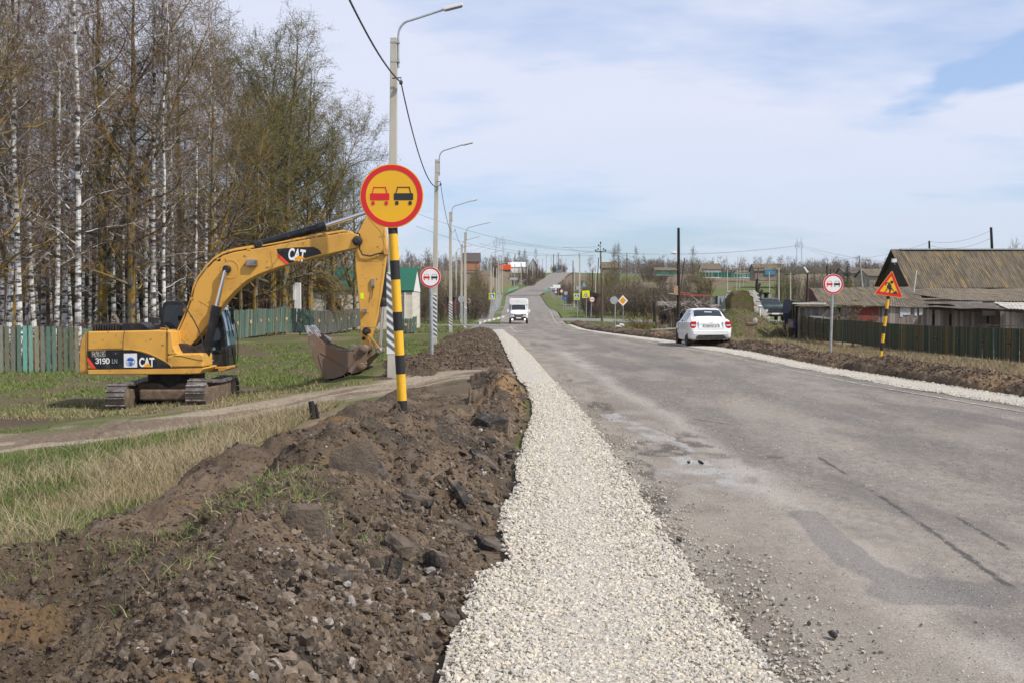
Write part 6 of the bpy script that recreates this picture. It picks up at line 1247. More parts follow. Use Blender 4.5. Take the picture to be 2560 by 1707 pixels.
# kerb of alternating white blocks
KB = empty('kerb', P(*C3(1030, 1235), 122), 'kerb of alternating white and dark blocks left of the van', 'kerb')
for i in range(12):
    a = P(*C3(1035+i*30, 1222-i*3.8), 122+i*2.6); b = P(*C3(1035+(i+.92)*30, 1222-(i+1)*3.8), 122+(i+1)*2.6); mb = MB(); zg = min(a.z, b.z)
    zg = Hs(a.x, a.y); mb.prism([(a.x, a.y), (b.x, b.y), (b.x, b.y+.25), (a.x, a.y+.25)], zg-.2, zg+.26, 'z'); mb.build('kerb_block', M['stripe_w'] if i % 2 == 0 else M['concrete2'], KB)
# ---------------------------------------------------------------- houses
def gable_house(name, label, x0, x1, Y, depth, zg, ze, zr, wallm, roofm, cat='house', over=.3, wins=(), axis='x', gablem=None, chim=None, corr=False, winm='glass'):
    """ridge along x (facing slope towards the camera) or along y (gable towards the camera)"""
    root = empty(name, ((x0+x1)/2, Y, zg), label, cat); Y1 = Y+depth; xm = (x0+x1)/2; ym = Y+depth/2
    mb = MB(); mb.box(x0, x1, Y, Y1, zg-1, ze); w = mb.build('wall', wallm, root)
    gm = MB()
    if axis == 'x':
        for xx in (x0, x1): gm.prism([(Y, ze), (Y1, ze), (ym, zr)], xx-.06 if xx == x0 else xx-.06, xx+.06, 'x')
        sl = [((Y-over, ze-over*(zr-ze)/(depth/2)), (ym, zr)), ((Y1+over, ze-over*(zr-ze)/(depth/2)), (ym, zr))]
        for (ya, za), (yb, zb_) in sl:
            mb = MB(); xa, xb = x0-over, x1+over
            if corr:
                n = int((xb-xa)/.09); Lg = math.hypot(yb-ya, zb_-za); ny, nz = -(zb_-za)/Lg, (yb-ya)/Lg
                if nz < 0: ny, nz = -ny, -nz
                xs_ = [xa+(xb-xa)*i/n for i in range(n+1)]; V = []; 
                for t in np.linspace(0, 1, 9):
                    for i, x in enumerate(xs_):
                        o = .045*(1 if i % 2 else -1)*.5+.03*fbm(x*.5, t*3, 2, 5)+(.02 if (t*8) % 2 >= 1 else 0); V.append((x, ya+(yb-ya)*t+ny*o, za+(zb_-za)*t+nz*o+.05))
                W = n+1; F = [(r*W+i, r*W+i+1, (r+1)*W+i+1, (r+1)*W+i) for r in range(8) for i in range(n)]
                o = npmesh('roof', np.array([(float(a), float(b), float(c)) for a, b, c in V]), F, roofm, root); o.modifiers.new('s', 'SOLIDIFY').thickness = .03
            else:
                mb.add([(xa, ya, za), (xb, ya, za), (xb, yb, zb_), (xa, yb, zb_)], [(0, 1, 2, 3)]); o = mb.build('roof', roofm, root); o.modifiers.new('s', 'SOLIDIFY').thickness = .12
    else:
        for yy in (Y, Y1): gm.prism([(x0, ze), (x1, ze), (xm, zr)], yy-.06 if yy == Y else yy-.06, yy+.06, 'y')
        for s in (-1, 1):
            xe = xm+s*((x1-x0)/2+over); zee = ze-over*(zr-ze)/((x1-x0)/2); mb = MB(); mb.add([(xe, Y-over, zee), (xe, Y1+over, zee), (xm, Y1+over, zr), (xm, Y-over, zr)], [(0, 1, 2, 3)]); o = mb.build('roof', roofm, root); o.modifiers.new('s', 'SOLIDIFY').thickness = .12
    # one mesh per gable
    vs_, fs_ = gm.v, gm.f
    for k in (0, 1): g = MB(); g.v = vs_[k*6:k*6+6]; g.f = [[i-k*6 for i in f] for f in fs_[k*5:k*5+5]]; g.m = [0]*5; g.c = [(1, 1, 1)]*5; g.build('gable', gablem or wallm, root)
    for (u0, u1, v0, v1) in wins:
        fr = MB(); fr.box(u0-.08, u1+.08, Y-.05, Y-.002, v0-.08, v1+.08); f_ = fr.build('window', M['stripe_w'], w); pn = MB(); pn.box(u0, u1, Y-.07, Y-.052, v0, v1); pn.build('pane', M[winm], f_)
    if chim: mb = MB(); mb.box(chim[0], chim[0]+.6, ym-.3, ym+.3, zr-.6, zr+chim[1]); mb.build('chimney', M['concrete2'], root)
    return root
def pxX(px, Y): return P(px, 800, Y).x
SID = mat('cream_siding', (.62, .57, .47), .7, var=(.52, .48, .40), vs=1.0, bump=.4, bs=8, st=(.2, .2, 4))
GR = mat('green_metal_tiles', (.010, .115, .062), .45, var=(.008, .085, .045), vs=3, bump=.6, bs=5, st=(3, 3, 3))
xa = P(*CJ(1040, 200), 95).x; xb = P(*CJ(2215, 200), 95).x
h1 = gable_house('house', 'cream-sided house with a green metal-tile roof behind the bucket and the striped post', xa, xb, 95, 8, -.6, P(*CJ(1500, 228), 95).z, P(*C6(500, 955), 99).z, SID, GR, over=.12, wins=[(P(*CJ(1200, 0), 95).x, P(*CJ(1380, 0), 95).x, P(*CJ(1200, 450), 95).z, P(*CJ(1200, 315), 95).z)], gablem=M['stripe_w'])
mb = MB(); q = P(*CJ(2120, 330), 94.9); mb.box(q.x, q.x+.12, 94.8, 94.95, -.6, 2.5); mb.build('corner_trim', M['stripe_w'], h1)
# things in the yard seen between the trunks
a = P(*CJ(60, 365), 120); b = P(*CJ(310, 365), 120); gable_house('market_stall', 'white kiosk with a dark red stripe seen between the trunks above the fence', a.x, b.x, 120, 3, P(*CJ(60, 470), 120).z-.5, P(*CJ(60, 372), 120).z, P(*CJ(60, 335), 121).z, M['stripe_w'], mat('dark_red_paint', (.25, .01, .02), .5), cat='kiosk')
a = P(*CJ(100, 240), 170); b = P(*CJ(1000, 240), 170); gable_house('house', 'long pinkish-brown building far behind the yard trees', a.x, b.x, 170, 9, -.3, P(*CJ(100, 250), 170).z+1.2, P(*CJ(100, 180), 175).z+1.6, mat('pink_plaster', (.30, .23, .19), .9, var=(.24, .18, .14), vs=.6), M['slate'])
a = P(*crop(0, 560, 3.92)(850, 530), 100); b = P(*crop(0, 560, 3.92)(1230, 530), 100); gable_house('shed', 'grey boarded hut among the birch trunks', a.x, b.x, 100, 5, -1.0, a.z, a.z+1.2, mat('grey_boards', (.20, .20, .21), .9, var=(.13, .13, .13), vs=2, st=(4, 4, .4)), M['slate'], cat='hut')
q = P(*CJ(870, 430), 84); mb = MB(); mb.box(q.x-.22, q.x+.22, 83.8, 84.1, q.z-1, q.z+2.0-.15); mb.box(q.x-.30, q.x-.16, 83.7, 83.78, q.z+.6, q.z+1.7); tag(mb.build('marker_post', M['stripe_w']), 'white marker post with a brown edge between the trunks', 'post')
# left hillside
BR = mat('brown_metal_roof', (.085, .065, .06), .5); BK = mat('orange_brick', (.38, .19, .11), .9, var=(.30, .14, .08), vs=2); WH = mat('white_plaster', (.68, .67, .64), .85, var=(.55, .54, .51), vs=.8)
def ph(nm, lab, f, x0, x1, rowr, rowe, rowg, Y, wm, rm, **k):
    a = P(*f(x0, rowe), Y); b = P(*f(x1, rowe), Y); r_ = P(*f(x0, rowr), Y+3.5); g = P(*f(x0, rowg), Y); return gable_house(nm, lab, a.x, b.x, Y, 7, g.z, a.z, r_.z, wm, rm, **k)
ph('house', 'brick house with a steep dark brown roof above the bushes, behind the left lamps', C3, 820, 1040, 384, 490, 575, 430, BK, BR, gablem=BK)
mb_ = ph('house', 'white rendered house with a pale roof on the left hillside by the orange lorry', C3, 1420, 1640, 500, 560, 615, 520, WH, mat('pale_roof', (.62, .62, .63), .6), chim=(P(*C3(1440, 500), 520).x, 1.6))
ph('house', 'grey gabled house right of the white one on the left hillside', C3, 1690, 1790, 455, 530, 600, 560, M['grey'], M['slate'], axis='y')
# orange lorry
q = P(*C3(1240, 632), 480); q2 = P(*C3(1452, 632), 480); lz = q.z
lo = empty('lorry', (q.x, 480, lz), 'bright orange high-sided lorry on the left hillside', 'lorry'); OR = mat('lorry_orange', (.85, .10, .01), .5); OR2 = mat('lorry_red', (.35, .02, .01), .5)
mb = MB(); mb.box(q.x+2.2, q2.x, 479, 481.4, lz+.9, lz+3.1); lb = mb.build('cargo_body', OR, lo, bevel=.05)
for i in range(5): mb = MB(); x_ = q.x+2.5+i*(q2.x-q.x-2.6)/5; mb.box(x_, x_+.1, 478.93, 478.99, lz+.9, lz+3.1); mb.build('side_rib', OR2, lb)
mb = MB(); mb.prism([(q.x, lz+.8), (q.x+2.0, lz+.8), (q.x+2.0, lz+2.9), (q.x+.5, lz+2.9), (q.x, lz+1.9)], 479, 481.3); mb.build('cab', OR2, lo, bevel=.05); mb = MB(); mb.box(q.x+.3, q2.x-.1, 479.3, 481.1, lz+.6, lz+.88); mb.build('chassis', M['black_matt'], lo)
for dx in (1.1, 4.6, 5.9): mb = MB(); mb.lathe([(0, .5), (.35, .5)], (q.x+dx, 478.95, lz+.45), 'y', 18); mb.build('wheel', M['rubber'], lo)
mb = MB(); a = P(*C3(615, 975), 128); b = P(*C3(715, 975), 128); g = P(*C3(660, 1165), 128); mb.box(a.x, b.x, 127.8, 130, g.z, a.z); sh_ = tag(mb.build('bus_shelter', mat('maroon_sheet', (.10, .03, .03), .6)), 'dark maroon bus shelter on the left, behind the third lamp post', 'bus shelter'); mb = MB(); mb.box(a.x-.15, b.x+.15, 127.5, 130.2, a.z, a.z+.1); mb.build('roof', M['black_matt'], sh_)
a = P(*CF(1350, 470), 150); b = P(*CF(1500, 470), 150); g = P(*CF(1400, 800), 150); mb = MB(); mb.box(a.x, b.x, 150, 152, g.z-.5, a.z); sh_ = tag(mb.build('bus_shelter', mat('maroon_sheet2', (.085, .03, .03), .6)), 'dark maroon shelter with a thatched-looking lid behind the school-crossing signs', 'bus shelter')
mb = MB(); mb.prism(rpoly([(a.x-.7, a.z), (b.x+.5, a.z), (b.x+.1, a.z+.35), (a.x-.2, a.z+.6)], .1), 149.6, 152.4); mb.build('roof', M['wood_dark'], sh_)
# right hillside
SL_ = M['slate']; TAN = mat('tan_wall', (.26, .22, .17), .9, var=(.18, .15, .12), vs=1)
ph('house', 'brown-roofed cottage behind the bare trees right of the insulator pole', C4, 500, 700, 455, 515, 560, 330, TAN, SL_)
ph('house', 'very low brown roof peeping over the green fence left of the blackened pole', C4, 1125, 1365, 516, 545, 575, 338, TAN, SL_)
ph('house', 'white house with a grey roof behind the long green fence', C4, 1680, 1890, 472, 535, 600, 345, WH, SL_, wins=[])
ph('shed', 'small white shed at the right end of the long green fence', C4, 2100, 2228, 556, 572, 600, 345, WH, SL_, cat='shed')
ph('house', 'brown-roofed house with a bright blue wall under the right pylon', C5, 95, 340, 404, 458, 510, 300, TAN, SL_)
mb = MB(); a = P(*C5(175, 455), 299.8); b = P(*C5(265, 497), 299.8); mb.box(a.x, b.x, 299.7, 299.95, b.z, a.z+.1); mb.build('blue_wall_part', mat('blue_boards', (.045, .19, .30), .7), bpy.data.objects[[o.name for o in bpy.data.objects if o.get('label', '').startswith('brown-roofed house with a bright')][0]])
ph('house', 'grey-roofed cottage with pale walls left of the barn gable', C5, 1055, 1250, 447, 500, 560, 170, mat('patchy_wall', (.34, .31, .27), .9, var=(.17, .15, .13), vs=.8), SL_)
ph('shed', 'dark low roof left of the small fir on the skyline', C5, 850, 1030, 437, 480, 520, 240, TAN, M['slate_dark'], cat='shed')
# ---------------------------------------------------------------- barn and sheds
BW = mat('dark_barn_boards', (.03, .027, .024), .95, var=(.06, .05, .04), vs=3, st=(3, 3, .4))
a = P(*C5(1415, 590), 97); rz_ = P(*C5(1322, 290), 102).z; xr = P(*C5(2310, 310), 102).x
gable_house('barn', 'big barn with a steep corrugated roof streaked with yellow lichen', a.x+.2, xr+.4, 97.4, 9, -.9, a.z+.1, rz_, BW, M['slate'], cat='barn', over=.45, corr=True, gablem=BW)
q = P(*C5(1330, 288), 101.9); mb = MB(); mb.box(q.x-.2, xr+1, 101.6, 102.2, rz_+.02, rz_+.12); tag(mb.build('ridge_cap', M['galv'], bpy.data.objects['barn']))
PL = [(.19, .165, .145), (.24, .21, .18), (.14, .12, .10), (.28, .245, .21), (.17, .14, .12), (.21, .17, .15)]
def sheet_roof(name, label, q0, q1, q2, q3, m, root=None, wave=.035, pitch=.09, seed=0, rows=8, nm='roof'):
    """q0 near-left, q1 near-right, q2 far-right, q3 far-left"""
    q0, q1, q2, q3 = [Vector(q) for q in (q0, q1, q2, q3)]; n = max(6, int((q1-q0).length/pitch)); V = []; nr = 14
    for r in range(nr+1):
        t = r/nr
        for i in range(n+1):
            s = i/n; p = q0.lerp(q1, s).lerp(q3.lerp(q2, s), t); step = .035*((t*rows) % 1)
            p.z += wave*(.5 if i % 2 else -.5)+.05*float(fbm(p.x*.6+seed, p.y*.8, 2, 9))-step+(.03*float(vn(p.x*1.5, t*rows*.5, seed))); V.append(tuple(p))
    W = n+1; F = [(r*W+i, r*W+i+1, (r+1)*W+i+1, (r+1)*W+i) for r in range(nr) for i in range(n)]
    o = npmesh(nm, np.array(V), F, m, root); o.modifiers.new('s', 'SOLIDIFY').thickness = .025; return o
def plank_wall(root, x0, x1, Y, z0, z1, pal, seed, bw=.17, nm='wall', slant=0):
    rr = random.Random(seed); mb = MB(); n = int((x1-x0)/bw); mb.box(x0, x1, Y+.06, Y+.1, z0, min(z1, z1+slant)-.02, 0, (.02, .018, .016))
    for i in range(n):
        if rr.random() < .03: continue
        xa = x0+i*bw; t = i/n; mb.box(xa+.006, xa+bw-.004, Y-rr.uniform(0, .02), Y+.03, z0, z1+slant*t+rr.uniform(-.03, .02), 0, vcol(rr, pal, .25))
    return mb.build(nm, M['attr'], root)
def sheet(root, f, x0, x1, y0, y1, Y, m, nm='metal_sheet'):
    a = P(*f(x0, y0), Y); b = P(*f(x1, y1), Y); mb = MB(); mb.box(a.x, b.x, Y-.05, Y-.03, b.z, a.z); return mb.build(nm, m, root)
# left shed: maroon end, roof and wall with a red door
c = lambda x, y, Y: P(*C5(x, y), Y)
s1 = empty('shed', c(900, 860, 90), 'long low shed with a sagging corrugated roof and a faded red door', 'shed')
sheet_roof('r', '', c(640, 748, 89.6), c(1560, 764, 89.6), c(1420, 596, 96), c(562, 608, 96), M['slate'], s1, seed=1)
plank_wall(s1, c(725, 0, 90).x, c(1560, 0, 90).x, 90, -1.2, c(900, 768, 90).z, PL, 3); sheet(s1, C5, 900, 1128, 768, 880, 90, mat('faded_red_door', (.24, .05, .03), .8, var=(.16, .05, .035), vs=2), 'door')
mb = MB(); mb.prism([(90, -1.0), (96, -1.0), (96, c(562, 606, 96).z), (90, c(720, 745, 90).z)], c(720, 745, 90).x-.1, c(720, 745, 90).x, 'x'); mb.build('gable_wall', mat('maroon_boards', (.12, .03, .035), .8, var=(.08, .03, .03), vs=3), s1)
sheet(s1, C5, 950, 1042, 698, 735, 89, WH, 'patch_sheet') if False else None
# middle shed: wavy wide roof in front of the barn
s2 = empty('shed', c(1900, 700, 78), 'wide shed with a wavy lichen-brown corrugated roof right in front of the barn', 'shed')
sheet_roof('r', '', c(1378, 655, 80), c(1900, 722, 76), c(1900, 610, 86), c(1315, 606, 86), M['slate'], s2, seed=4); sheet_roof('r', '', c(1430, 700, 77.6), c(2480, 718, 74), c(2480, 608, 86), c(1700, 610, 86), M['slate'], s2, seed=7)
mb = MB(); mb.box(c(1500, 700, 79).x, c(2480, 700, 79).x, 79, 80, -1.2, c(1700, 705, 79).z-.15); mb.build('wall', M['slate_dark'], s2)
mb = MB(); mb.box(c(1520, 720, 76.4).x, c(1940, 720, 76.4).x, 75.2, 76.4, c(1600, 728, 76).z-.05, c(1600, 716, 76).z-.05); mb.build('metal_flashing', M['galv'], s2)
# front shed: tar paper roof over grey plank walls
s3 = empty('shed', c(1900, 900, 69), 'lean-to with a patched tar-paper roof and grey plank wall behind the long fence', 'shed')
q0, q1, q2, q3 = c(1215, 762, 69.7), c(2420, 800, 66), c(2300, 728, 74.5), c(1250, 716, 74.5)
sheet_roof('r', '', c(1215, 758, 69.7), c(1560, 768, 69.7), c(1440, 695, 74), c(1230, 700, 74), M['slate'], s3, seed=12)
sheet_roof('r', '', c(1560, 768, 69.4), c(2300, 786, 67.5), c(2110, 728, 74.5), c(1500, 722, 74.5), M['slate_dark'], s3, wave=.01, pitch=.5, seed=15)
sheet_roof('r', '', c(2230, 775, 67.0), c(2700, 810, 65.5), c(2600, 728, 73), c(2100, 728, 73), mat('pale_slate', (.52, .49, .42), .9, var=(.3, .28, .24), vs=2), s3, seed=18)
pt_ = MB(); pt_.box(c(1560, 740, 71.5).x, c(1765, 740, 71.5).x, 70.9, 72.2, c(1600, 742, 71.5).z-.0, c(1600, 742, 71.5).z+.03); pt_.build('rust_patch', mat('rust_red_sheet', (.22, .09, .06), .8), s3)
plank_wall(s3, c(1205, 0, 70).x, c(2330, 0, 68).x, 69.9, -1.3, c(1300, 764, 70).z, PL, 8, slant=-.42)
plank_wall(s3, c(2200, 0, 67).x, c(2620, 0, 66).x, 67.6, -1.3, c(2300, 800, 67).z, PL, 9, slant=-.25)
for x0, x1, y0, y1 in ((1310, 1332, 766, 850), (1335, 1395, 768, 835), (1430, 1450, 768, 840), (1470, 1500, 768, 835)): sheet(s3, C5, x0, x1, y0, y1, 69.9, mat('bleached_sheet', (.48, .48, .49), .8, var=(.33, .33, .33), vs=4))
sheet(s3, C5, 2000, 2110, 798, 838, 69.9, M['grey'], 'metal_sheet'); sheet(s3, C5, 2035, 2057, 842, 905, 69.9, M['black_matt'], 'window_hole')
mb = MB(); mb.tube([c(1428, 640, 75), c(1450, 460, 75)], .03, 6); tag(mb.build('antenna_mast', M['stripe_w']), 'thin white stick standing on the shed roof before the barn', 'mast')
mb = MB()
for i in range(5): a = c(1980+30*i, 918+8*i, 63-i*.4); b = c(2420, 925+12*i, 60-i*.3); mb.box(0, (b-a).length, -.08, .08, -.015, .015, T=Matrix.Translation(a) @ Matrix.Rotation(math.atan2(b.y-a.y, b.x-a.x), 4, 'Z')) if i == 0 else None
tag(mb.build('board', M['wood']), 'weathered board lying on the fence top at the right edge', 'board')
# yard fence and clutter by the old car
plank_fence('plank_fence', fst(CG, [(1985, 400, 660, 86), (2060, 320, 670, 86), (2200, 330, 690, 85.5), (2215, 400, 700, 85.5)]), 'dark ragged paling beside the old green car', [(.05, .04, .032), (.09, .07, .055), (.03, .026, .022)], bw=.14, gap=.05, seed=21, ragged=.22, posts=1.5)
q = P(*CG(2045, 480), 85.6)
cl_ = MB(); cl_.prism(rpoly([(q.x-.28, q.z+.95), (q.x+.18, q.z+.98), (q.x+.30, q.z+.2), (q.x+.12, q.z-.9), (q.x-.2, q.z-.7), (q.x-.36, q.z+.1)], .1), 85.35, 85.55); tag(cl_.build('tarpaulin', mat('navy_cloth', (.018, .022, .04), .8, bump=.8, bs=4)), 'dark navy cloth hung over the ragged paling by the old car', 'cloth')
q = P(*CG(2130, 640), 85.2); mb = MB(); mb.prism([(q.x-.38, q.z-.3), (q.x+.4, q.z-.34), (q.x+.4, q.z+.34), (q.x-.36, q.z+.3)], 85.1, 85.18); bd = tag(mb.build('board', mat('stained_board', (.34, .28, .22), .8, var=(.16, .08, .05), vs=3))
, 'stained board with a blue patch leaning against the ragged paling', 'board'); mb = MB(); mb.prism(rpoly([(q.x-.02, q.z-.25), (q.x+.25, q.z-.25), (q.x+.28, q.z+.15), (q.x, q.z+.12)], .05), 85.06, 85.095); mb.build('blue_patch', M['blue'], bd)
s4 = empty('shed', P(*CG(2260, 450), 84), 'tiny shed with crumpled white sheets on its roof next to the fence corner', 'shed'); a = P(*CG(2170, 400), 84)
plank_wall(s4, a.x, P(*C5(720, 0), 84).x, 84, -.9, a.z-.03, PL[:3], 31); sheet_roof('r', '', P(*CG(2150, 395), 83.6), P(*C5(730, 765), 83.6), P(*C5(700, 715), 87), P(*CG(2200, 340), 87), M['slate'], s4, seed=22)
mb = MB(); rr = random.Random(3)
q = P(*C5(540, 742), 84.5); mb.prism(rpoly([(q.x-1.3, q.y-.4), (q.x+1.2, q.y-.3), (q.x+1.4, q.y+.4), (q.x-1.0, q.y+.5)], .15), q.z+.02, q.z+.09, 'z'); mb.build('white_sheet', WH, s4)
q = P(*C5(625, 856), 83.6); mb = MB(); mb.prism(rpoly([(q.x-.8, q.z-.1), (q.x+.8, q.z-.12), (q.x+.75, q.z+.05), (q.x-.6, q.z+.14)], .05), 83.3, 83.7); tag(mb.build('metal_sheet', M['galv']), 'bright sheet of tin standing before the tiny shed', 'metal sheet')
# turf-covered cellar with stepped brick wall
cel = empty('cellar', P(*CG(1360, 600), 92), 'mossy turf-covered cellar dome against a stepped whitewashed brick wall', 'cellar')
def dome(cx, cy, z0, rx, ry, h, p, seed, mfine=40):
    V = []; n = mfine
    for i in range(n+1):
        for j in range(n+1):
            u = -1+2*i/n; v = -1+2*j/n; r = min(1, math.hypot(u, v)); zz_ = h*max(0, (1-r**p))*(1+.12*float(fbm(u*3, v*3, 3, seed))); V.append((cx+u*rx, cy+v*ry, z0+zz_+.05*float(fbm(u*9, v*9, 2, seed+3))))
    W = n+1; F = [(i*W+j, (i+1)*W+j, (i+1)*W+j+1, i*W+j+1) for i in range(n) for j in range(n)]; return V, F
q = P(*CG(1400, 740), 88); V, F = dome(q.x, 89.2, Hs(q.x, 89)-.15, 3.6, 3.6, 2.35, 1.5, 3); npmesh('earth_mound', V, F, mat('mound_grass', (.10, .105, .035), 1, var=(.13, .09, .06), vs=1.2, vr=(.42, .58), bump=1, bs=8, fine=6), cel, smooth=True)
Vm = np.array([v for v in V]); ix = rng.integers(0, len(Vm), 9000); ix = ix[Vm[ix, 2] > Hs(q.x, 89)+.05]; pm = Vm[ix]+rng.normal(0, .07, (len(ix), 3))*[1, 1, 0]; nm_ = len(ix)
RV, RF, RC = ribbons(pm, rng.normal(0, .5, (nm_, 3))+[0, 0, 1], rng.uniform(.08, .32, nm_), rng.uniform(.02, .035, nm_), rng.uniform(0, .2, nm_), rng, 2, np.where(rng.random((nm_, 1)) < .5, gcol(nm_, (.24, .19, .12), (.15, .11, .07)), gcol(nm_, (.09, .12, .03), (.13, .15, .05)))); npmesh('mound_grass', RV, RF, M['grass'], cel, col=RC)
q = P(*CG(1362, 330), 91.3); V = []; nx_, ny_ = 26, 14; w_ = P(*CG(1528, 300), 91.3).x-P(*CG(1192, 300), 91.3).x; ztop = P(*CG(1362, 165), 91.3).z
for j in range(ny_+1):
    for i in range(nx_+1):
        t = math.pi*i/nx_; rr_ = 1+.13*float(fbm(i*.5, j*.5, 3, 77)); V.append((q.x-math.copysign(abs(math.cos(t))**.6, math.cos(t))*w_/2*rr_, 90.6+2.4*j/ny_, .3+(ztop-.3)*abs(math.sin(t))**.55*rr_))
W = nx_+1; F = [(j*W+i, j*W+i+1, (j+1)*W+i+1, (j+1)*W+i) for j in range(ny_) for i in range(nx_)]; npmesh('turf_dome', V, F, M['moss'], cel, smooth=True)
mb = MB(); mb.prism([(V[i][0], V[i][2]) for i in range(nx_+1)], 90.62, 90.7); mb.build('dome_front', M['moss'], cel)
bwm = mat('whitewashed_brick', (.50, .46, .41), .9, var=(.30, .20, .15), vs=5, vr=(.5, .62), bump=.8, bs=14, st=(.6, .6, 3))
stp = [(1165, 165), (1160, 200), (1150, 205), (1148, 240), (1132, 245), (1130, 280), (1115, 285), (1113, 330), (1098, 335), (1090, 430), (1200, 430), (1560, 440), (1780, 530), (1760, 505), (1715, 470), (1710, 450), (1690, 440), (1685, 415), (1665, 410), (1660, 380), (1645, 375), (1640, 340), (1625, 335), (1622, 300), (1608, 295), (1605, 250), (1595, 245), (1592, 200), (1575, 195), (1572, 155), (1470, 155), (1470, 170), (1250, 160)]
pp = pz(CG, stp, 93); z_lo = -.6; pp = [(x, max(z, z_lo)) for x, z in pp]; mb = MB(); mb.prism(pp, 93, 93.4)
rr = random.Random(8); bm_ = [mat('limewashed_brick', (.60, .57, .52), .9), mat('bare_brick', (.33, .22, .17), .9)]
for r in range(26):
    for k in range(40):
        x_ = P(*CG(1100, 0), 93).x+k*.24+(r % 2)*.12; z_ = P(*CG(0, 160), 93).z-r*.105
        u = 1620+0; px = 1280+x_*FPX/93; cgx = (px-1620)*5.88; top_row = np.interp(cgx, [1100, 1165, 1470, 1572, 1600, 1625, 1660, 1715, 1780], [420, 165, 160, 155, 245, 335, 400, 470, 560]); row = 160+r*.105*FPX/93*5.88
        if 1110 < cgx < 1770 and row > top_row and (cgx < 1235 or cgx > 1500) and row < 620: mb.box(x_, x_+.225, 92.97, 93.01, z_-.09, z_, 1 if rr.random() < .8 else 2)
mb.build('brick_wall', [bwm]+bm_, cel)
q = P(*CG(1645, 545), 88.5); mb = MB(); mb.tube([q, P(*CG(1643, 385), 88.5)], .075, 12); pw = mb.build('vent_pipe', M['stripe_w']); tag(pw, 'white pipe with a cap sticking out of the cellar mound', 'pipe'); mb = MB(); mb.lathe([(0, .16), (.05, .19), (.12, .1)], tuple(P(*CG(1645, 400), 88.5)), 'z', 12); mb.build('cap', M['stripe_w'], pw)
q = P(*CG(1735, 420), 98); mb = MB(); mb.tube([q-Vector((0, 0, 1)), P(*CG(1735, 215), 98)], .17, 12); fl = tag(mb.build('flue', M['wood_dark'], smooth=True), 'dark iron flue with a flat lid left of the old car', 'flue'); mb = MB(); mb.lathe([(0, .3), (.12, .34), (.18, .2)], tuple(P(*CG(1735, 215), 98)), 'z', 14); mb.build('lid', M['wood_dark'], fl)
mb = MB(); a = P(*CG(1590, 20), 97); mb.tube([P(*CG(1625, 300), 97), P(*CG(1610, 200), 97), P(*CG(1600, 60), 97), P(*CG(1605, -10), 97)], [.22, .18, .13, .1], 9); mb.tube([P(*CG(1630, 290), 97), P(*CG(1660, 190), 97), P(*CG(1680, 150), 97)], [.15, .13, .11], 8); mb.tube([P(*CG(1612, 190), 97), P(*CG(1630, 100), 97), P(*CG(1650, 55), 97)], [.12, .1, .08], 8); tag(mb.build('dead_trunk', M['wood_dark']), 'forked dead tree stump at the right end of the brick wall', 'dead tree')
q = P(*CG(1565, 600), 85); x_ = np.array([q.x]); tag(stones('rag_heap', x_, np.array([85.0]), np.array([q.z]), np.array([.28]), M['gravel'], np.array([(.4, .38, .35)]), kind=None), 'small grey-white heap of rags on the cellar mound', 'rag heap')
mb = MB(); mb.tube([P(*CG(1440, 650), 84.5), P(*CG(1520, 655), 84.5), P(*CG(1600, 645), 84.5)], [.14, .15, .12], 8); tag(mb.build('log', M['wood']), 'short brown log lying below the rag heap', 'log')
# dark garage of sheet metal
g_ = empty('garage', P(*CG(1050, 420), 94), 'small grey sheet-metal garage at the left foot of the brick wall', 'garage')
a = P(*CG(948, 250), 94); b = P(*CG(1012, 245), 92.5); c2 = P(*CG(1140, 238), 95); zl = -.5
mb = MB(); mb.prism([(a.x, a.y), (b.x, b.y), (b.x+.05, b.y+.06), (a.x+.02, a.y+.1)], zl, a.z, 'z'); mb.build('side_wall', mat('blue_grey_sheet', (.14, .17, .19), .5), g_)
mb = MB(); n = 12
for i in range(n): t = i/n; p0 = b.lerp(c2, t); p1 = b.lerp(c2, (i+.7)/n); mb.prism([(p0.x, p0.y), (p1.x, p1.y-.04), (p1.x, p1.y+.05), (p0.x, p0.y+.05)], zl, b.z, 'z')
mb.prism([(b.x, b.y+.05), (c2.x, c2.y+.05), (c2.x, c2.y+.09), (b.x, b.y+.09)], zl, b.z-.02, 'z'); mb.build('corrugated_door', mat('pale_blue_sheet', (.30, .35, .38), .5, .2), g_); mb = MB(); mb.prism([(b.x-.1, b.y-.03), (b.x+.06, b.y-.05), (b.x+.06, b.y+.1), (b.x-.1, b.y+.1)], zl, b.z+.03, 'z'); mb.build('corner_post', M['black_paint'], g_)
# collapsed woodshed beside the white car
ws = empty('woodshed', P(*CG(350, 740), 90), 'collapsing dark woodshed heaped with grey branches beside the white car', 'shed')
DK = [(.035, .028, .022), (.055, .043, .034), (.025, .02, .017), (.075, .058, .045)]
def lean_panel(nm, pts, Y0, Y1, pal, seed, n=9, m='attr'):
    rr = random.Random(seed); mb = MB(); q = [P(*CG(x, y), Y) for (x, y), Y in zip(pts, (Y0, Y1, Y1, Y0))]
    for i in range(n):
        a0 = q[0].lerp(q[1], i/n); a1 = q[0].lerp(q[1], (i+.9)/n); b1 = q[3].lerp(q[2], (i+.9)/n); b0 = q[3].lerp(q[2], i/n); d = Vector((0, .05, 0)); j = rr.uniform(-.03, .03); o_ = Vector((0, j, j)); vs = [a0+o_, a1+o_, b1, b0, a0+d+o_, a1+d+o_, b1+d, b0+d]
        mb.add(vs, [(0, 1, 2, 3), (7, 6, 5, 4), (0, 4, 5, 1), (1, 5, 6, 2), (2, 6, 7, 3), (3, 7, 4, 0)], 0, vcol(rr, pal, .3))
    return mb.build(nm, M[m], ws)
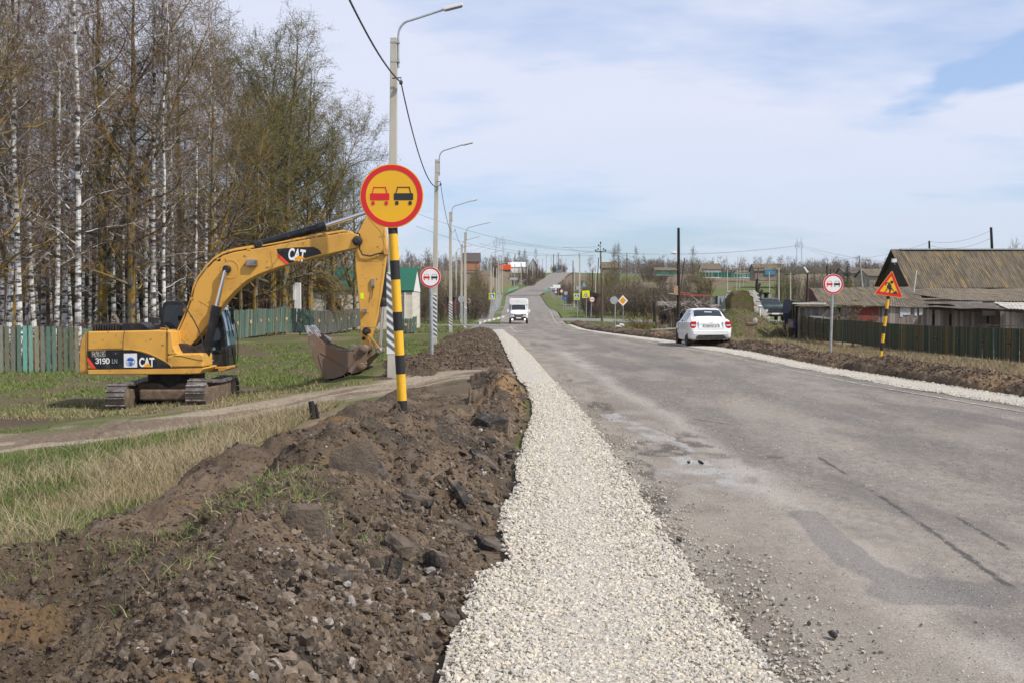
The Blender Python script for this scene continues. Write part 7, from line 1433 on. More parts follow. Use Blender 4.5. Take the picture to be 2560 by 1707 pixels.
lean_panel('wall', [(105, 415), (235, 365), (300, 600), (150, 590)], 89, 90, DK, 1); lean_panel('wall', [(340, 420), (470, 410), (480, 740), (350, 740)], 88.5, 88.5, [(.09, .07, .05), (.06, .048, .036)], 2, 6); lean_panel('wall', [(470, 420), (640, 440), (640, 745), (480, 740)], 89.5, 89.5, DK, 3, 10); lean_panel('wall', [(640, 430), (920, 410), (920, 740), (640, 745)], 91, 91, DK, 5, 12)
lean_panel('wall', [(150, 380), (330, 400), (340, 640), (200, 660)], 92.5, 92.5, DK[:3], 4, 10)
for (x0, y0, x1, y1, r, nm) in ((85, 320, 95, 620, .09, 'post'), (120, 315, 125, 630, .14, 'trunk_post'), (265, 370, 330, 700, .06, 'beam'), (300, 560, 215, 700, .07, 'beam'), (320, 590, 180, 705, .07, 'beam'), (250, 380, 300, 560, .05, 'beam')):
    mb = MB(); mb.tube([P(*CG(x0, y0), 88.6), P(*CG((x0+x1)/2+4, (y0+y1)/2), 88.5), P(*CG(x1, y1), 88.4)], [r, r*1.1, r], 8); mb.build(nm, M['wood'] if nm != 'post' else M['wood_dark'], ws)
mb = MB(); mb.box(0, 3.3, -.1, .1, -.04, .05, T=Matrix.Translation(P(*CG(40, 735), 86)) @ Matrix.Rotation(R(-3), 4, 'Y') @ Matrix.Rotation(R(8), 4, 'Z')); tag(mb.build('board', M['concrete2']), 'long grey board lying on the grass before the woodshed', 'board')
rr = random.Random(11); n = 900; p0 = np.array([list(P(*CG(rr.uniform(325, 940), rr.uniform(350, 450)), rr.uniform(88.3, 91))) for _ in range(n)]); d = rng.normal(size=(n, 3))*[1, .6, .35]
V, F, C = ribbons(p0, d, rng.uniform(.3, 1.1, n), rng.uniform(.04, .10, n), rng.uniform(-.3, .5, n), rng, 3, gcol(n, (.42, .37, .33), (.12, .085, .065))); npmesh('branch_heap', V, F, M['grass'], ws, col=C)
# wavy asbestos fence
fa = P(*CG(130, 320), 97); fb = P(*CG(945, 315), 99); mb = MB(); n = 70; rr = random.Random(5)
for i in range(n):
    p0 = fa.lerp(fb, i/n); p1 = fa.lerp(fb, (i+1)/n); o0 = .04*(i % 2); o1 = .04*((i+1) % 2); h = rr.uniform(-.03, .03); mb.add([(p0.x, p0.y+o0, -.5), (p1.x, p1.y+o1, -.5), (p1.x, p1.y+o1, p1.z+h), (p0.x, p0.y+o0, p0.z+h)], [(0, 1, 2, 3)], 0, vcol(rr, [(.30, .27, .24), (.22, .20, .175)], .2))
o = mb.build('slate_fence', M['attr_flat']); o.modifiers.new('s', 'SOLIDIFY').thickness = .02; tag(o, 'pale corrugated slate fence behind the woodshed', 'fence')
# red lattice gantry lying at the blackened pole
gt = empty('gantry', P(*CG(450, 180), 93), 'thin red lattice beam running from the blackened pole to the garage', 'beam'); RM = mat('rusty_red', (.30, .07, .05), .7)
for (dy, dz, nm) in ((0, 0, 'chord'), (0, 40, 'chord')):
    mb = MB(); mb.tube([P(*CG(440, 178+dz*.9), 90), P(*CG(700, 222+dz*.45), 91), P(*CG(960, 240+dz*.1), 92)], .035, 6); mb.build(nm, RM, gt)
for i in range(14): t = i/14; mb = MB(); mb.tube([P(*CG(450+500*t, 180+55*t+(0 if i % 2 else 34*(1-t))), 90+2*t), P(*CG(450+500*(t+1/14), 180+55*(t+1/14)+(34*(1-t) if i % 2 else 0)), 90+2*t)], .018, 5); mb.build('lattice_bar', RM, gt)
mb = MB(); mb.tube([P(*CG(505, 215), 90.5), P(*CG(508, 400), 90.5)], .03, 6); mb.build('leg', RM, gt); mb = MB(); mb.tube([P(*CG(308, 205), 89), P(*CG(430, 215), 89)], .045, 6); mb.build('steel_bar', M['galv'], gt)
q = P(*CG(408, 155), 87.7); mb = MB(); mb.box(q.x-.16, q.x+.16, 87.6, 87.75, q.z-.35, q.z+.32); tag(mb.build('sign_board', mat('pale_wood', (.45, .30, .18), .8, var=(.25, .15, .09), vs=6)), 'small worn wooden board nailed to the blackened pole', 'board')
# lamp post foot debris / white pieces near the yellow diamond
for i, (x, y) in enumerate(((2090, 1310), (2180, 1260))):
    q = P(*CF(x, y), 93); x_ = np.array([q.x]); tag(stones('concrete_chunk', x_, np.array([93.0]), np.array([q.z]), np.array([.3]), M['gravel'], np.array([(.5, .5, .49)]), kind=None, flat=.5), ['left pale concrete chunk in the grass by the yellow diamond', 'right pale concrete chunk in the grass by the yellow diamond'][i], 'rubble chunk')
for (x, w, h, Y, f, lab) in ((1235, .12, 8, 140, CF, 0),):
    for k, dx in enumerate((0, 35)): a = P(*f(x+dx, 960), 140); b = P(*f(x+dx+8, 640), 140); mb = MB(); mb.tube([a-Vector((0, 0, .3)), b], .12, 8); tag(mb.build('wooden_post', M['wood_dark']), ['left', 'right'][k]+' dark wooden post of the pair under the school-crossing signs', 'post')
# ---------------------------------------------------------------- trees
def barkmat(name, base, var, var2=None, vs=2, vr=(.45, .6), v2s=3, v2r=(.5, .62), st=(1, 1, 1), **k): return mat(name, base, .95, var=var, vs=vs, vr=vr, var2=var2, v2s=v2s, v2r=v2r, st=st, bump=.3, bs=12, spec=.15, **k)
MBI = barkmat('birch_bark', (.60, .58, .55), (.06, .052, .047), vs=1.3, vr=(.47, .56), st=(1.2, 1.2, 4.0), var2=(.26, .235, .205), v2s=.5)
MLI = barkmat('lichen_bark', (.16, .15, .115), (.27, .165, .03), vs=1.3, vr=(.42, .58), var2=(.06, .05, .038), v2s=3.5)
MDK = barkmat('dark_bark', (.075, .062, .050), (.12, .10, .075), vs=2)
TWB = mat('birch_twigs', (.150, .096, .070), .9, var=(.205, .15, .115), vs=.6, spec=.1); TWL = mat('lichen_twigs', (.150, .110, .060), .9, var=(.20, .135, .045), vs=.5, spec=.1)
TWG = mat('budding_twigs', (.165, .160, .066), .9, var=(.135, .11, .06), vs=.4, spec=.1); TWY = mat('willow_twigs', (.20, .162, .078), .9, var=(.135, .10, .062), vs=.3, spec=.1)
TWD = mat('grey_twigs', (.145, .115, .082), .9, var=(.175, .14, .11), vs=.2, spec=.1); NDL = mat('spruce_needles', (.018, .030, .014), .9, var=(.030, .042, .018), vs=.8, spec=.1)
def tubeq(path, rad, n, V, F, base):
    path = np.asarray(path); K = len(path); d = np.gradient(path, axis=0); d /= np.linalg.norm(d, axis=1)[:, None]+1e-9
    up = np.where(np.abs(d[:, 2:3]) < .9, [[0, 0, 1.]], [[1., 0, 0]]); a = np.cross(d, up); a /= np.linalg.norm(a, axis=1)[:, None]+1e-9; b = np.cross(a, d)
    t = 2*np.pi*np.arange(n)/n; v = path[:, None]+(a[:, None]*np.cos(t)[None, :, None]+b[:, None]*np.sin(t)[None, :, None])*np.asarray(rad)[:, None, None]
    V.append(v.reshape(-1, 3)); i = np.arange(K-1)[:, None]*n+np.arange(n)[None]; j = np.arange(K-1)[:, None]*n+(np.arange(n)[None]+1) % n
    F.append(np.stack([i, j, j+n, i+n], -1).reshape(-1, 4)+base); return base+K*n
def curve(p, d, L, rg, k=5, wob=.18, up=0.0):
    pts = [np.array(p, float)]; d = np.array(d, float)
    for i in range(k): d = d+rg.normal(0, wob, 3)+np.array([0, 0, up]); d /= np.linalg.norm(d); pts.append(pts[-1]+d*L/k)
    return np.array(pts)
def at_(path, t): x = t*(len(path)-1); i = int(min(x, len(path)-2)); f = x-i; return path[i]*(1-f)+path[i+1]*f, path[i+1]-path[i]
def make_tree(seed, Ht, r0, t0, nb, blen, elev, up1, nsub, sublen, ntw, twl, tww, droop, mats, trunk_wob=.02, fork=0, shape='oval', bud=0, lean=(0, 0), bthick=.45, wob=.2):
    """returns (trunk mesh, crown mesh): trunk is one mesh, limbs and twigs form the crown"""
    rg = np.random.default_rng(seed); K = 14; z = np.linspace(0, Ht, K); tr = np.stack([np.cumsum(rg.normal(0, trunk_wob*Ht/K*3, K))*np.linspace(0, 1, K)**.5+lean[0]*z, np.cumsum(rg.normal(0, trunk_wob*Ht/K*3, K))*np.linspace(0, 1, K)**.5+lean[1]*z, z], 1); tr[0, :2] = 0
    rad = r0*(1-np.linspace(0, 1, K)**1.1*.93); rad[0] *= 1.35
    V, F, b = [], [], 0; b = tubeq(np.vstack([tr[:1]-[0, 0, .5], tr]), np.concatenate([[rad[0]*1.1], rad]), 9, V, F, b); tV, tF = np.vstack(V), np.vstack(F)
    V, F, b = [], [], 0; starts = []; dirs = []; stems = [(tr, rad, 1.0)]
    for i in range(fork):
        t = rg.uniform(.18, .42); p, d = at_(tr, t); az = rg.uniform(0, 2*np.pi); L = Ht*(1-t)*rg.uniform(.75, .95); dd = np.array([math.cos(az)*.45, math.sin(az)*.45, 1.]); c = curve(p, dd, L, rg, 9, .09, .05); rr_ = np.interp(t, np.linspace(0, 1, K), rad)*.75*(1-np.linspace(0, 1, 10)*.9); b = tubeq(c, rr_, 7, V, F, b); stems.append((c, rr_, .8))
    for (st, sr, q) in stems:
        tt0 = t0 if st is tr else .25
        for i in range(int(nb*q)):
            t = tt0+(1-tt0)*((i+rg.random())/int(nb*q))**.9; t = min(t, .985); p, d = at_(st, t); az = i*2.4+rg.uniform(-.6, .6); rel = (t-tt0)/(1-tt0)
            prof = {'oval': math.sin(math.pi*min(1, rel*.82+.18))**.7, 'cone': 1-rel*.9, 'top': .35+.65*math.sin(math.pi*min(1, rel*.75+.1)), 'even': .8-.45*rel}[shape]
            L = blen*prof*rg.uniform(.7, 1.2); el = elev+rg.uniform(-.2, .25)+(rel*.5 if elev > 0 else 0); dd = np.array([math.cos(az)*math.cos(el), math.sin(az)*math.cos(el), math.sin(el)]); c = curve(p, dd, L, rg, 6, wob, up1)
            br = max(.014, float(np.interp(t*(len(st)-1), np.arange(len(st)), sr))*bthick); b = tubeq(c, br*(1-np.linspace(0, 1, 7)*.82), 5, V, F, b)
            for j in range(int(nsub*max(.4, L/blen))):
                t2 = rg.uniform(.2, 1); p2, d2 = at_(c, t2); d2 = d2/np.linalg.norm(d2)+rg.normal(0, .75, 3)+[0, 0, up1*2]; L2 = sublen*rg.uniform(.5, 1.3)*(1.15-t2*.4); c2 = curve(p2, d2/np.linalg.norm(d2), L2, rg, 4, .22, up1*.7)
                b = tubeq(c2, max(.008, br*.34)*(1-np.linspace(0, 1, 5)*.75), 3, V, F, b)
                for k in range(ntw): p3, d3 = at_(c2, rg.uniform(.1, 1)); starts.append(p3); dirs.append(d3/np.linalg.norm(d3)+rg.normal(0, .7, 3))
            for k in range(ntw): p3, d3 = at_(c, rg.uniform(.3, 1)); starts.append(p3); dirs.append(d3/np.linalg.norm(d3)+rg.normal(0, .8, 3))
    S, D = np.array(starts), np.array(dirs); n = len(S); bV = np.vstack(V); bF = np.vstack(F)
    RV, RF, _ = ribbons(S, D, rg.uniform(.5, 1.3, n)*twl, rg.uniform(.7, 1.3, n)*tww, rg.uniform(.3, 1, n)*droop, rg, 2)
    parts = [(bV, bF, 0), (RV, RF, 1)]
    # second order twigs
    tip = S+D/np.linalg.norm(D, axis=1)[:, None]*twl*.5; D2 = D+rg.normal(0, .9, D.shape); RV, RF, _ = ribbons(tip, D2, rg.uniform(.3, .9, n)*twl, rg.uniform(.6, 1, n)*tww, rg.uniform(.3, 1, n)*droop, rg, 2); parts.append((RV, RF, 1))
    if bud: m_ = int(n*bud); ix = rg.integers(0, n, m_); RV, RF, _ = ribbons(tip[ix]+rg.normal(0, twl*.35, (m_, 3)), rg.normal(0, .5, (m_, 3))+[0, 0, -.5], rg.uniform(.05, .13, m_), rg.uniform(.03, .06, m_), np.zeros(m_), rg, 1); parts.append((RV, RF, 2 if len(mats) > 2 else 1))
    o = 0; AV = []; AF = []; MI = []
    for v, f, m in parts: AV.append(v); AF.append(f+o); MI.append(np.full(len(f), m)); o += len(v)
    def me(nm, V, F, mts, mi=None):
        ob = npmesh(nm, V, F, mts, mi=mi, smooth=False); mm = ob.data; COL.objects.unlink(ob); bpy.data.objects.remove(ob); return mm
    return me('trunk', tV, tF, [mats[0]]), me('crown', np.vstack(AV), np.vstack(AF), mats[:1]+mats[1:], np.concatenate(MI))
def plant(name, proto, x, y, s, rz, label, cat='tree', group=None, z=None, tilt=(0, 0), sz=None):
    root = bpy.data.objects.new(name, None); COL.objects.link(root); root.location = (x, y, Hs(x, y)-.05 if z is None else z); root.rotation_euler = (tilt[0], tilt[1], rz); root.scale = (s, s, sz or s); tag(root, label, cat, group)
    for nm, me in zip(('trunk', 'crown'), proto): o = bpy.data.objects.new(nm, me); COL.objects.link(o); o.parent = root
    return root
BIR = [make_tree(300+i, 19+i*.6, .135, .18, 38, 3.0, .65, .02, 7, 1.2, 7, .9, .017, .55, [MBI, TWB], trunk_wob=.012, shape='oval', bthick=.28) for i in range(4)]
BIS = [make_tree(320+i, 17, .10, .08, 44, 2.4, .35, .03, 5, 1.0, 7, .8, .018, .35, [MBI, TWD], trunk_wob=.015, shape='even', bthick=.22) for i in range(2)]
LIC = [make_tree(340+i, 20, .25, .12, 32, 5.4, .30, .07, 8, 1.8, 9, .62, .016, .12, [MLI, TWL, TWG], trunk_wob=.02, fork=2, shape='even', bud=.5, wob=.22) for i in range(4)]
POP = [make_tree(360+i, 21, .28, .14, 36, 5.8, .40, .08, 9, 1.9, 12, .6, .020, .10, [MLI, TWG, TWG], trunk_wob=.018, fork=2, shape='oval', bud=1.8, wob=.2) for i in range(3)]
def spruce(seed, Ht, W):
    rg = np.random.default_rng(seed); V, F, b = [], [], 0; tubeq(np.array([[0, 0, -.4], [0, 0, Ht*.5], [0, 0, Ht]]), [.2, .12, .02], 7, V, F, 0); t = (np.vstack(V), np.vstack(F)); S = []; D = []; L = []
    for z in np.arange(Ht*.06, Ht*.99, .42):
        k = 1-z/Ht
        for i in range(9):
            az = rg.uniform(0, 6.28); ln = W*k**.85*rg.uniform(.75, 1.15)+.15
            for q in np.linspace(.15, 1, max(2, int(ln/.28))):
                p = np.array([math.cos(az)*ln*q, math.sin(az)*ln*q, z-ln*q*.30+.1*q*q*ln]); 
                for m in range(3): S.append(p+rg.normal(0, .06, 3)); D.append(np.array([math.cos(az+rg.uniform(-1.3, 1.3)), math.sin(az+rg.uniform(-1.3, 1.3)), -.35])); L.append(rg.uniform(.25, .55))
    n = len(S); RV, RF, _ = ribbons(np.array(S), np.array(D), np.array(L), np.full(n, .09), rg.uniform(0, .4, n), rg, 1)
    out = []
    for nm, (v, f), m in (('trunk', t, MDK), ('crown', (RV, RF), NDL)): ob = npmesh(nm, v, f, m); out.append(ob.data); COL.objects.unlink(ob); bpy.data.objects.remove(ob)
    return tuple(out)
SPR = [spruce(1, 15, 3.0), spruce(2, 12, 2.4)]
rt = random.Random(42); CNT = {}
def where(px): return 'left edge' if px < 90 else None
# birches: (overview px, depth)
bl = [(18, 52), (45, 50), (78, 55), (128, 51), (147, 60), (178, 49), (205, 62), (262, 66), (332, 60), (352, 57), (376, 56), (445, 63), (5, 60), (60, 66), (100, 63), (162, 70), (222, 72), (285, 70), (318, 74), (365, 72), (400, 68), (425, 74), (468, 70), (500, 72), (-30, 50), (-60, 58), (30, 74), (88, 78), (118, 82), (190, 80), (245, 84), (305, 82), (345, 86), (388, 84), (455, 80), (520, 78), (-90, 64), (15, 86), (70, 90), (140, 92), (270, 92), (410, 92), (480, 90)]
adj = ['slender', 'straight', 'bright-barked', 'dark-flecked', 'thin', 'tall', 'pale', 'scaly-barked']
ref = lambda px: ('at the left edge of the wood' if px < 40 else 'above the green picket fence' if px < 180 else 'behind the excavator tail' if px < 250 else 'between the two thick lichened trunks' if px < 300 else 'just behind the second thick lichened trunk' if px < 360 else 'above the excavator cab' if px < 430 else 'behind the curve of the boom' if px < 500 else 'behind the upper boom')
rank = lambda Y: 'front row' if Y < 58 else 'second row' if Y < 70 else 'third row' if Y < 82 else 'back row'
for i, (px, Y) in enumerate(sorted(bl)):
    x = (px-1176)/2664.4*Y; lab = '%s birch %s, %s, number %d' % (adj[i % 8], ref(px), rank(Y), i+1)
    o_ = '%d%s' % (i+1, 'st' if (i+1) % 10 == 1 and i != 10 else 'nd' if (i+1) % 10 == 2 and i != 11 else 'rd' if (i+1) % 10 == 3 and i != 12 else 'th')
    lab = '%s birch %s, %s birch of the wood from the left, %s' % (adj[i % 8], ref(px), o_, rank(Y)); lab = ' '.join(lab.split()[:16])
    plant('birch_tree', (BIR+BIS)[(i*5) % 6] if Y > 54 else BIR[i % 4], x, Y, rt.uniform(.85, 1.12), rt.uniform(0, 6.28), lab, group='birches of the roadside wood', tilt=(rt.uniform(-.03, .03), rt.uniform(-.03, .03)))
for i, (px, Y, pr, s, lab) in enumerate([(232, 58, LIC[0], 1.05, 'thick orange-lichened tree behind the excavator engine hood'), (302, 57, LIC[1], 1.0, 'second thick lichened tree with a smooth green-grey trunk right of the orange one'), (-40, 44, LIC[2], .95, 'big lichened tree whose limbs reach in from the left edge'),
    (485, 66, LIC[3], .8, 'lichened tree above the middle of the boom'), (130, 62, LIC[3], .85, 'lichened tree hidden among the birches at left'), (30, 54, LIC[0], .8, 'crooked lichened tree among the first birches'),
    (553, 80, LIC[1], .62, 'dark grey trunk in front of the white kiosk'), (586, 78, POP[0], .72, 'mustard-lichened trunk right of the white kiosk'), (626, 84, POP[1], 1.0, 'forked dark trunk above the green fence'), (651, 82, POP[2], 1.03, 'leaning mustard trunk under the tip of the boom'), (662, 88, POP[0], .85, 'shaded trunk right beside the leaning mustard trunk'),
    (712, 86, POP[1], .92, 'right-hand trunk at the corner of the green-roofed house'), (765, 90, POP[2], .80, 'smaller budding tree behind the stick of the excavator'), (815, 94, POP[0], .62, 'lowest budding tree at the right end of the wood, behind the big amber sign'), (415, 74, LIC[2], .95, 'lichened tree behind the knee of the boom'), (540, 90, POP[0], .5, 'greenish tree filling the dip of the treetops')]):
    plant('roadside_tree', pr, (px-1176)/2664.4*Y, Y, s, i*1.7+.3, lab, group='lichened roadside trees', tilt=(0, -.06 if px > 640 and px < 660 else 0))
for i, (px, Y, k, s, lab) in enumerate([(250, 88, 0, 1, 'dark spruce behind the orange-lichened tree'), (200, 94, 1, 1.1, 'dark spruce left of the orange-lichened trunk'), (315, 92, 1, 1.1, 'dark spruce between the lichened trunk and the cab'), (395, 96, 0, .9, 'dark spruce over the excavator cab'), (508, 90, 1, .95, 'dark spruce behind the boom cylinder'), (455, 98, 0, .95, 'dark spruce under the bend of the boom'), (350, 100, 0, 1.0, 'rear dark spruce above the cab'), (130, 98, 0, .8, 'dim spruce deep in the birches at left')]):
    plant('spruce_tree', SPR[k], (px-1176)/2664.4*Y, Y, s, i, lab, group='dark spruces of the wood')
# bushes: many stems fanned out from the foot
def bush(seed, Hb, Wb, n, mats_, tw=.03, up=.9, tl=.5):
    rg = np.random.default_rng(seed); V, F, b = [], [], 0; S = []; D = []
    for i in range(n):
        az = rg.uniform(0, 6.28); r = Wb*.5*rg.random()**.6; p = np.array([math.cos(az)*r*.5, math.sin(az)*r*.5, -.1]); d = np.array([math.cos(az)*r/Wb*1.4, math.sin(az)*r/Wb*1.4, up]); d /= np.linalg.norm(d); L = Hb*rg.uniform(.6, 1.05)*(1-.35*(r/Wb*2)**2); c = curve(p, d, L, rg, 5, .13, .0); b = tubeq(c, .035*(1-np.linspace(0, 1, 6)*.8), 3, V, F, b)
        for k in range(58): q, dd = at_(c, rg.uniform(.15, 1)**.8); S.append(q); D.append(dd/np.linalg.norm(dd)*.7+rg.normal(0, .8, 3))
    S, D = np.array(S), np.array(D); m = len(S); RV, RF, _ = ribbons(S, D, rg.uniform(.4, 1.3, m)*tl, rg.uniform(.6, 1.3, m)*tw, rg.uniform(-.1, .4, m)*tl, rg, 2)
    bV = np.vstack(V); o = npmesh('bush', np.vstack([bV, RV]), np.vstack([np.vstack(F), RF+len(bV)]), mats_, mi=np.concatenate([np.zeros(sum(len(f) for f in F)), np.ones(len(RF))]).astype(int)); me = o.data; COL.objects.unlink(o); bpy.data.objects.remove(o); return me
BU = [bush(1, 6, 6, 60, [MDK, TWY], .05, tl=.9), bush(2, 5, 7, 60, [MDK, TWD], .05, tl=.8), bush(3, 7, 6, 64, [MDK, TWY], .05, tl=.9), bush(4, 4, 6, 50, [MDK, TWD], .045, tl=.7), bush(5, 5.5, 7, 60, [MDK, TWG], .05, tl=.8)]
FT = [make_tree(400+i, 9, .16, .15, 16, 2.6, .5, .08, 4, 1.2, 7, .8, .05, .1, [MDK, TWD], shape='oval') for i in range(2)]+[make_tree(410, 11, .13, .15, 22, 1.6, .9, .05, 3, .8, 6, .8, .05, .3, [MBI, TWD], shape='oval')]
def put_bush(me, px, row, Y, f, s, sz, lab, grp, cat='bush', rz=None):
    q = P(*f(px, row), Y); z = Hs(q.x, Y)-.1; o = bpy.data.objects.new('bush', me); COL.objects.link(o); o.location = (q.x, Y, z); o.scale = (s, s, sz); o.rotation_euler = (0, 0, rz if rz is not None else rt.uniform(0, 6.28)); return tag(o, lab, cat, grp)
def bush_row(f, lst, grp, lab):
    for i, (px, top, Y, k, w) in enumerate(lst):
        t = P(*f(px, top), Y); g = Hs(t.x, Y); h = max(.8, t.z-g); base = (6, 5, 7, 4, 5.5)[k]; wb = (6, 7, 6, 6, 7)[k]
        sc_ = w/f_scale[id(f)]*Y/FPX/wb*1.2; put_bush(BU[k], px, top, Y, f, sc_, h/base/.98, lab % (i+1), grp)
f_scale = {id(C3): 5.2273, id(C4): 4.704, id(C5): 3.36, id(CG): 5.88}
ORD = ['first', 'second', 'third', 'fourth', 'fifth', 'sixth', 'seventh', 'eighth', 'ninth', 'tenth', 'eleventh', 'twelfth', 'thirteenth', 'fourteenth', 'fifteenth', 'sixteenth', 'seventeenth', 'eighteenth', 'nineteenth', 'twentieth', 'twenty-first', 'twenty-second', 'twenty-third', 'twenty-fourth', 'twenty-fifth', 'twenty-sixth', 'twenty-seventh', 'twenty-eighth', 'twenty-ninth', 'thirtieth', 'thirty-first', 'thirty-second', 'thirty-third', 'thirty-fourth', 'thirty-fifth', 'thirty-sixth']
KD = ['olive-brown willow bush', 'grey-brown bush', 'tall olive willow bush', 'low grey bush', 'greenish budding bush']
def bush_rows(f, lst, grp, place):
    for i, (px, top, Y, k, w) in enumerate(sorted(lst)):
        t = P(*f(px, top), Y); g = Hs(t.x, Y); h = max(.8, t.z-g); base = (6, 5, 7, 4, 5.5)[k]; wb = (6, 7, 6, 6, 7)[k]; sc_ = w/f_scale[id(f)]*Y/FPX/wb*1.15
        put_bush(BU[k], px, top, Y, f, sc_, h/base/.95, '%s, %s from the left %s' % (KD[k], ORD[i], place), grp)
bush_rows(C3, [(40, 450, 170, 0, 210), (160, 470, 165, 2, 200), (290, 480, 150, 0, 220), (340, 400, 200, 4, 240), (430, 480, 160, 1, 200), (560, 490, 150, 2, 240), (690, 500, 160, 0, 220), (790, 520, 175, 0, 180), (930, 580, 170, 2, 230), (1040, 575, 175, 0, 230), (1120, 640, 185, 0, 150), (100, 600, 130, 1, 220), (250, 640, 128, 3, 240), (520, 640, 135, 1, 260), (950, 800, 140, 1, 260), (1090, 820, 145, 3, 200), (740, 640, 140, 3, 200), (1000, 500, 330, 1, 160), (1250, 440, 420, 1, 120), (1390, 430, 560, 1, 150), (-40, 480, 180, 1, 200)], 'bushes left of the road beyond the lamps', 'behind the left lamp posts')
bush_rows(C3, [(1580, 420, 600, 1, 130), (1640, 480, 480, 1, 170), (1780, 470, 480, 1, 120), (1850, 560, 500, 3, 100), (1700, 620, 430, 3, 180), (1480, 620, 440, 3, 160), (2010, 520, 620, 1, 90), (2085, 490, 660, 1, 130), (2140, 500, 690, 1, 80)], 'bushes on the left hillside', 'on the left hillside up to the crest')
bush_rows(C4, [(10, 690, 345, 1, 120), (-20, 760, 330, 1, 90), (60, 640, 330, 1, 160), (120, 660, 260, 1, 180), (290, 560, 230, 0, 200), (360, 600, 200, 1, 200), (420, 560, 190, 0, 170), (560, 550, 200, 2, 230), (640, 560, 230, 1, 200), (770, 555, 210, 0, 210), (860, 600, 190, 1, 200), (940, 560, 220, 0, 230), (1080, 560, 240, 0, 200), (1180, 580, 210, 1, 240), (1290, 600, 200, 1, 200), (700, 700, 165, 1, 260), (880, 680, 160, 1, 280), (1060, 700, 160, 1, 260), (560, 720, 160, 1, 240), (330, 720, 165, 1, 200), (1240, 720, 155, 1, 260), (1640, 430, 230, 0, 260), (1540, 470, 240, 1, 180), (1700, 560, 245, 0, 160), (1440, 620, 210, 1, 200), (1130, 430, 360, 1, 200), (1210, 440, 350, 1, 160), (1020, 440, 380, 1, 160), (600, 415, 310, 4, 160), (440, 760, 150, 1, 160), (1700, 760, 150, 3, 160)], 'bushes right of the junction', 'of the thicket right of the junction')
bush_rows(C5, [(340, 400, 220, 4, 160), (420, 440, 240, 1, 130), (600, 440, 230, 1, 180), (560, 490, 180, 1, 140), (650, 500, 170, 3, 160), (900, 470, 180, 0, 200), (960, 500, 160, 4, 140), (1150, 395, 220, 4, 160), (1230, 400, 230, 4, 130), (1110, 470, 165, 0, 130), (480, 600, 140, 3, 130), (760, 470, 260, 1, 160), (1040, 440, 260, 1, 130), (2250, 260, 200, 1, 130), (2330, 250, 190, 1, 160), (1290, 560, 130, 3, 160)], 'bushes behind the sheds', 'behind the old car and the sheds')
# scrubby shrub with an orange tint near the white car, straw stooks
q = P(*C4(1040, 1120), 97); BS = bush(9, 2.2, 3.4, 26, [MLI, TWL], .02, up=.5, tl=.4); o = bpy.data.objects.new('bush', BS); COL.objects.link(o); o.location = (P(*C4(1000, 1120), 97).x, 97, Hs(10, 97)-.1); o.scale = (1.3, 1.3, 1.2); tag(o, 'low gnarled orchard bush between the yellow diamond and the woodshed', 'bush')
for px, Y, s, lab in ((700, 84, .8, 'bare twiggy shrub growing before the red shed door'), (860, 82, .9, 'dark bare shrub before the corrugated shed roof'), (380, 86, .5, 'small shrub by the old car')):
    o = bpy.data.objects.new('bush', BU[3]); COL.objects.link(o); q = P(*C5(px, 800), Y); o.location = (q.x, Y, Hs(q.x, Y)); o.scale = (s*.7, s*.7, s*.75); tag(o, lab, 'bush')
def stook(px, row, w, h, Y, f, lab):
    q = P(*f(px, row), Y); k = ppm(Y)/f_scale[id(f)]**-1 if False else Y/FPX/f_scale[id(f)]; W_ = w*k; H_ = h*k; n = 1500; r2 = random.Random(3); t = rng.random(n); az = rng.uniform(0, 6.28, n); rr_ = W_/2*np.sqrt(1-t**2*.85); p0 = np.stack([q.x+np.cos(az)*rr_, Y+np.sin(az)*rr_, q.z+t*H_*.8], 1); d = np.stack([-np.cos(az)*.25, -np.sin(az)*.25, np.ones(n)], 1)+rng.normal(0, .15, (n, 3))
    V, F, C = ribbons(p0, d, rng.uniform(.2, .4, n)*H_, np.full(n, .05), np.zeros(n), rng, 1, gcol(n, (.36, .31, .22), (.22, .18, .13))); tag(npmesh('dry_bush', V, F, M['grass'], col=C), lab, 'bush')
stook(648, 190, 140, 130, 150, CG, 'round straw-coloured bush in the field above the blackened pole')
stook(1030, 760, 220, 70, 150, C4, 'low pale dry bush in the thicket right of the junction')
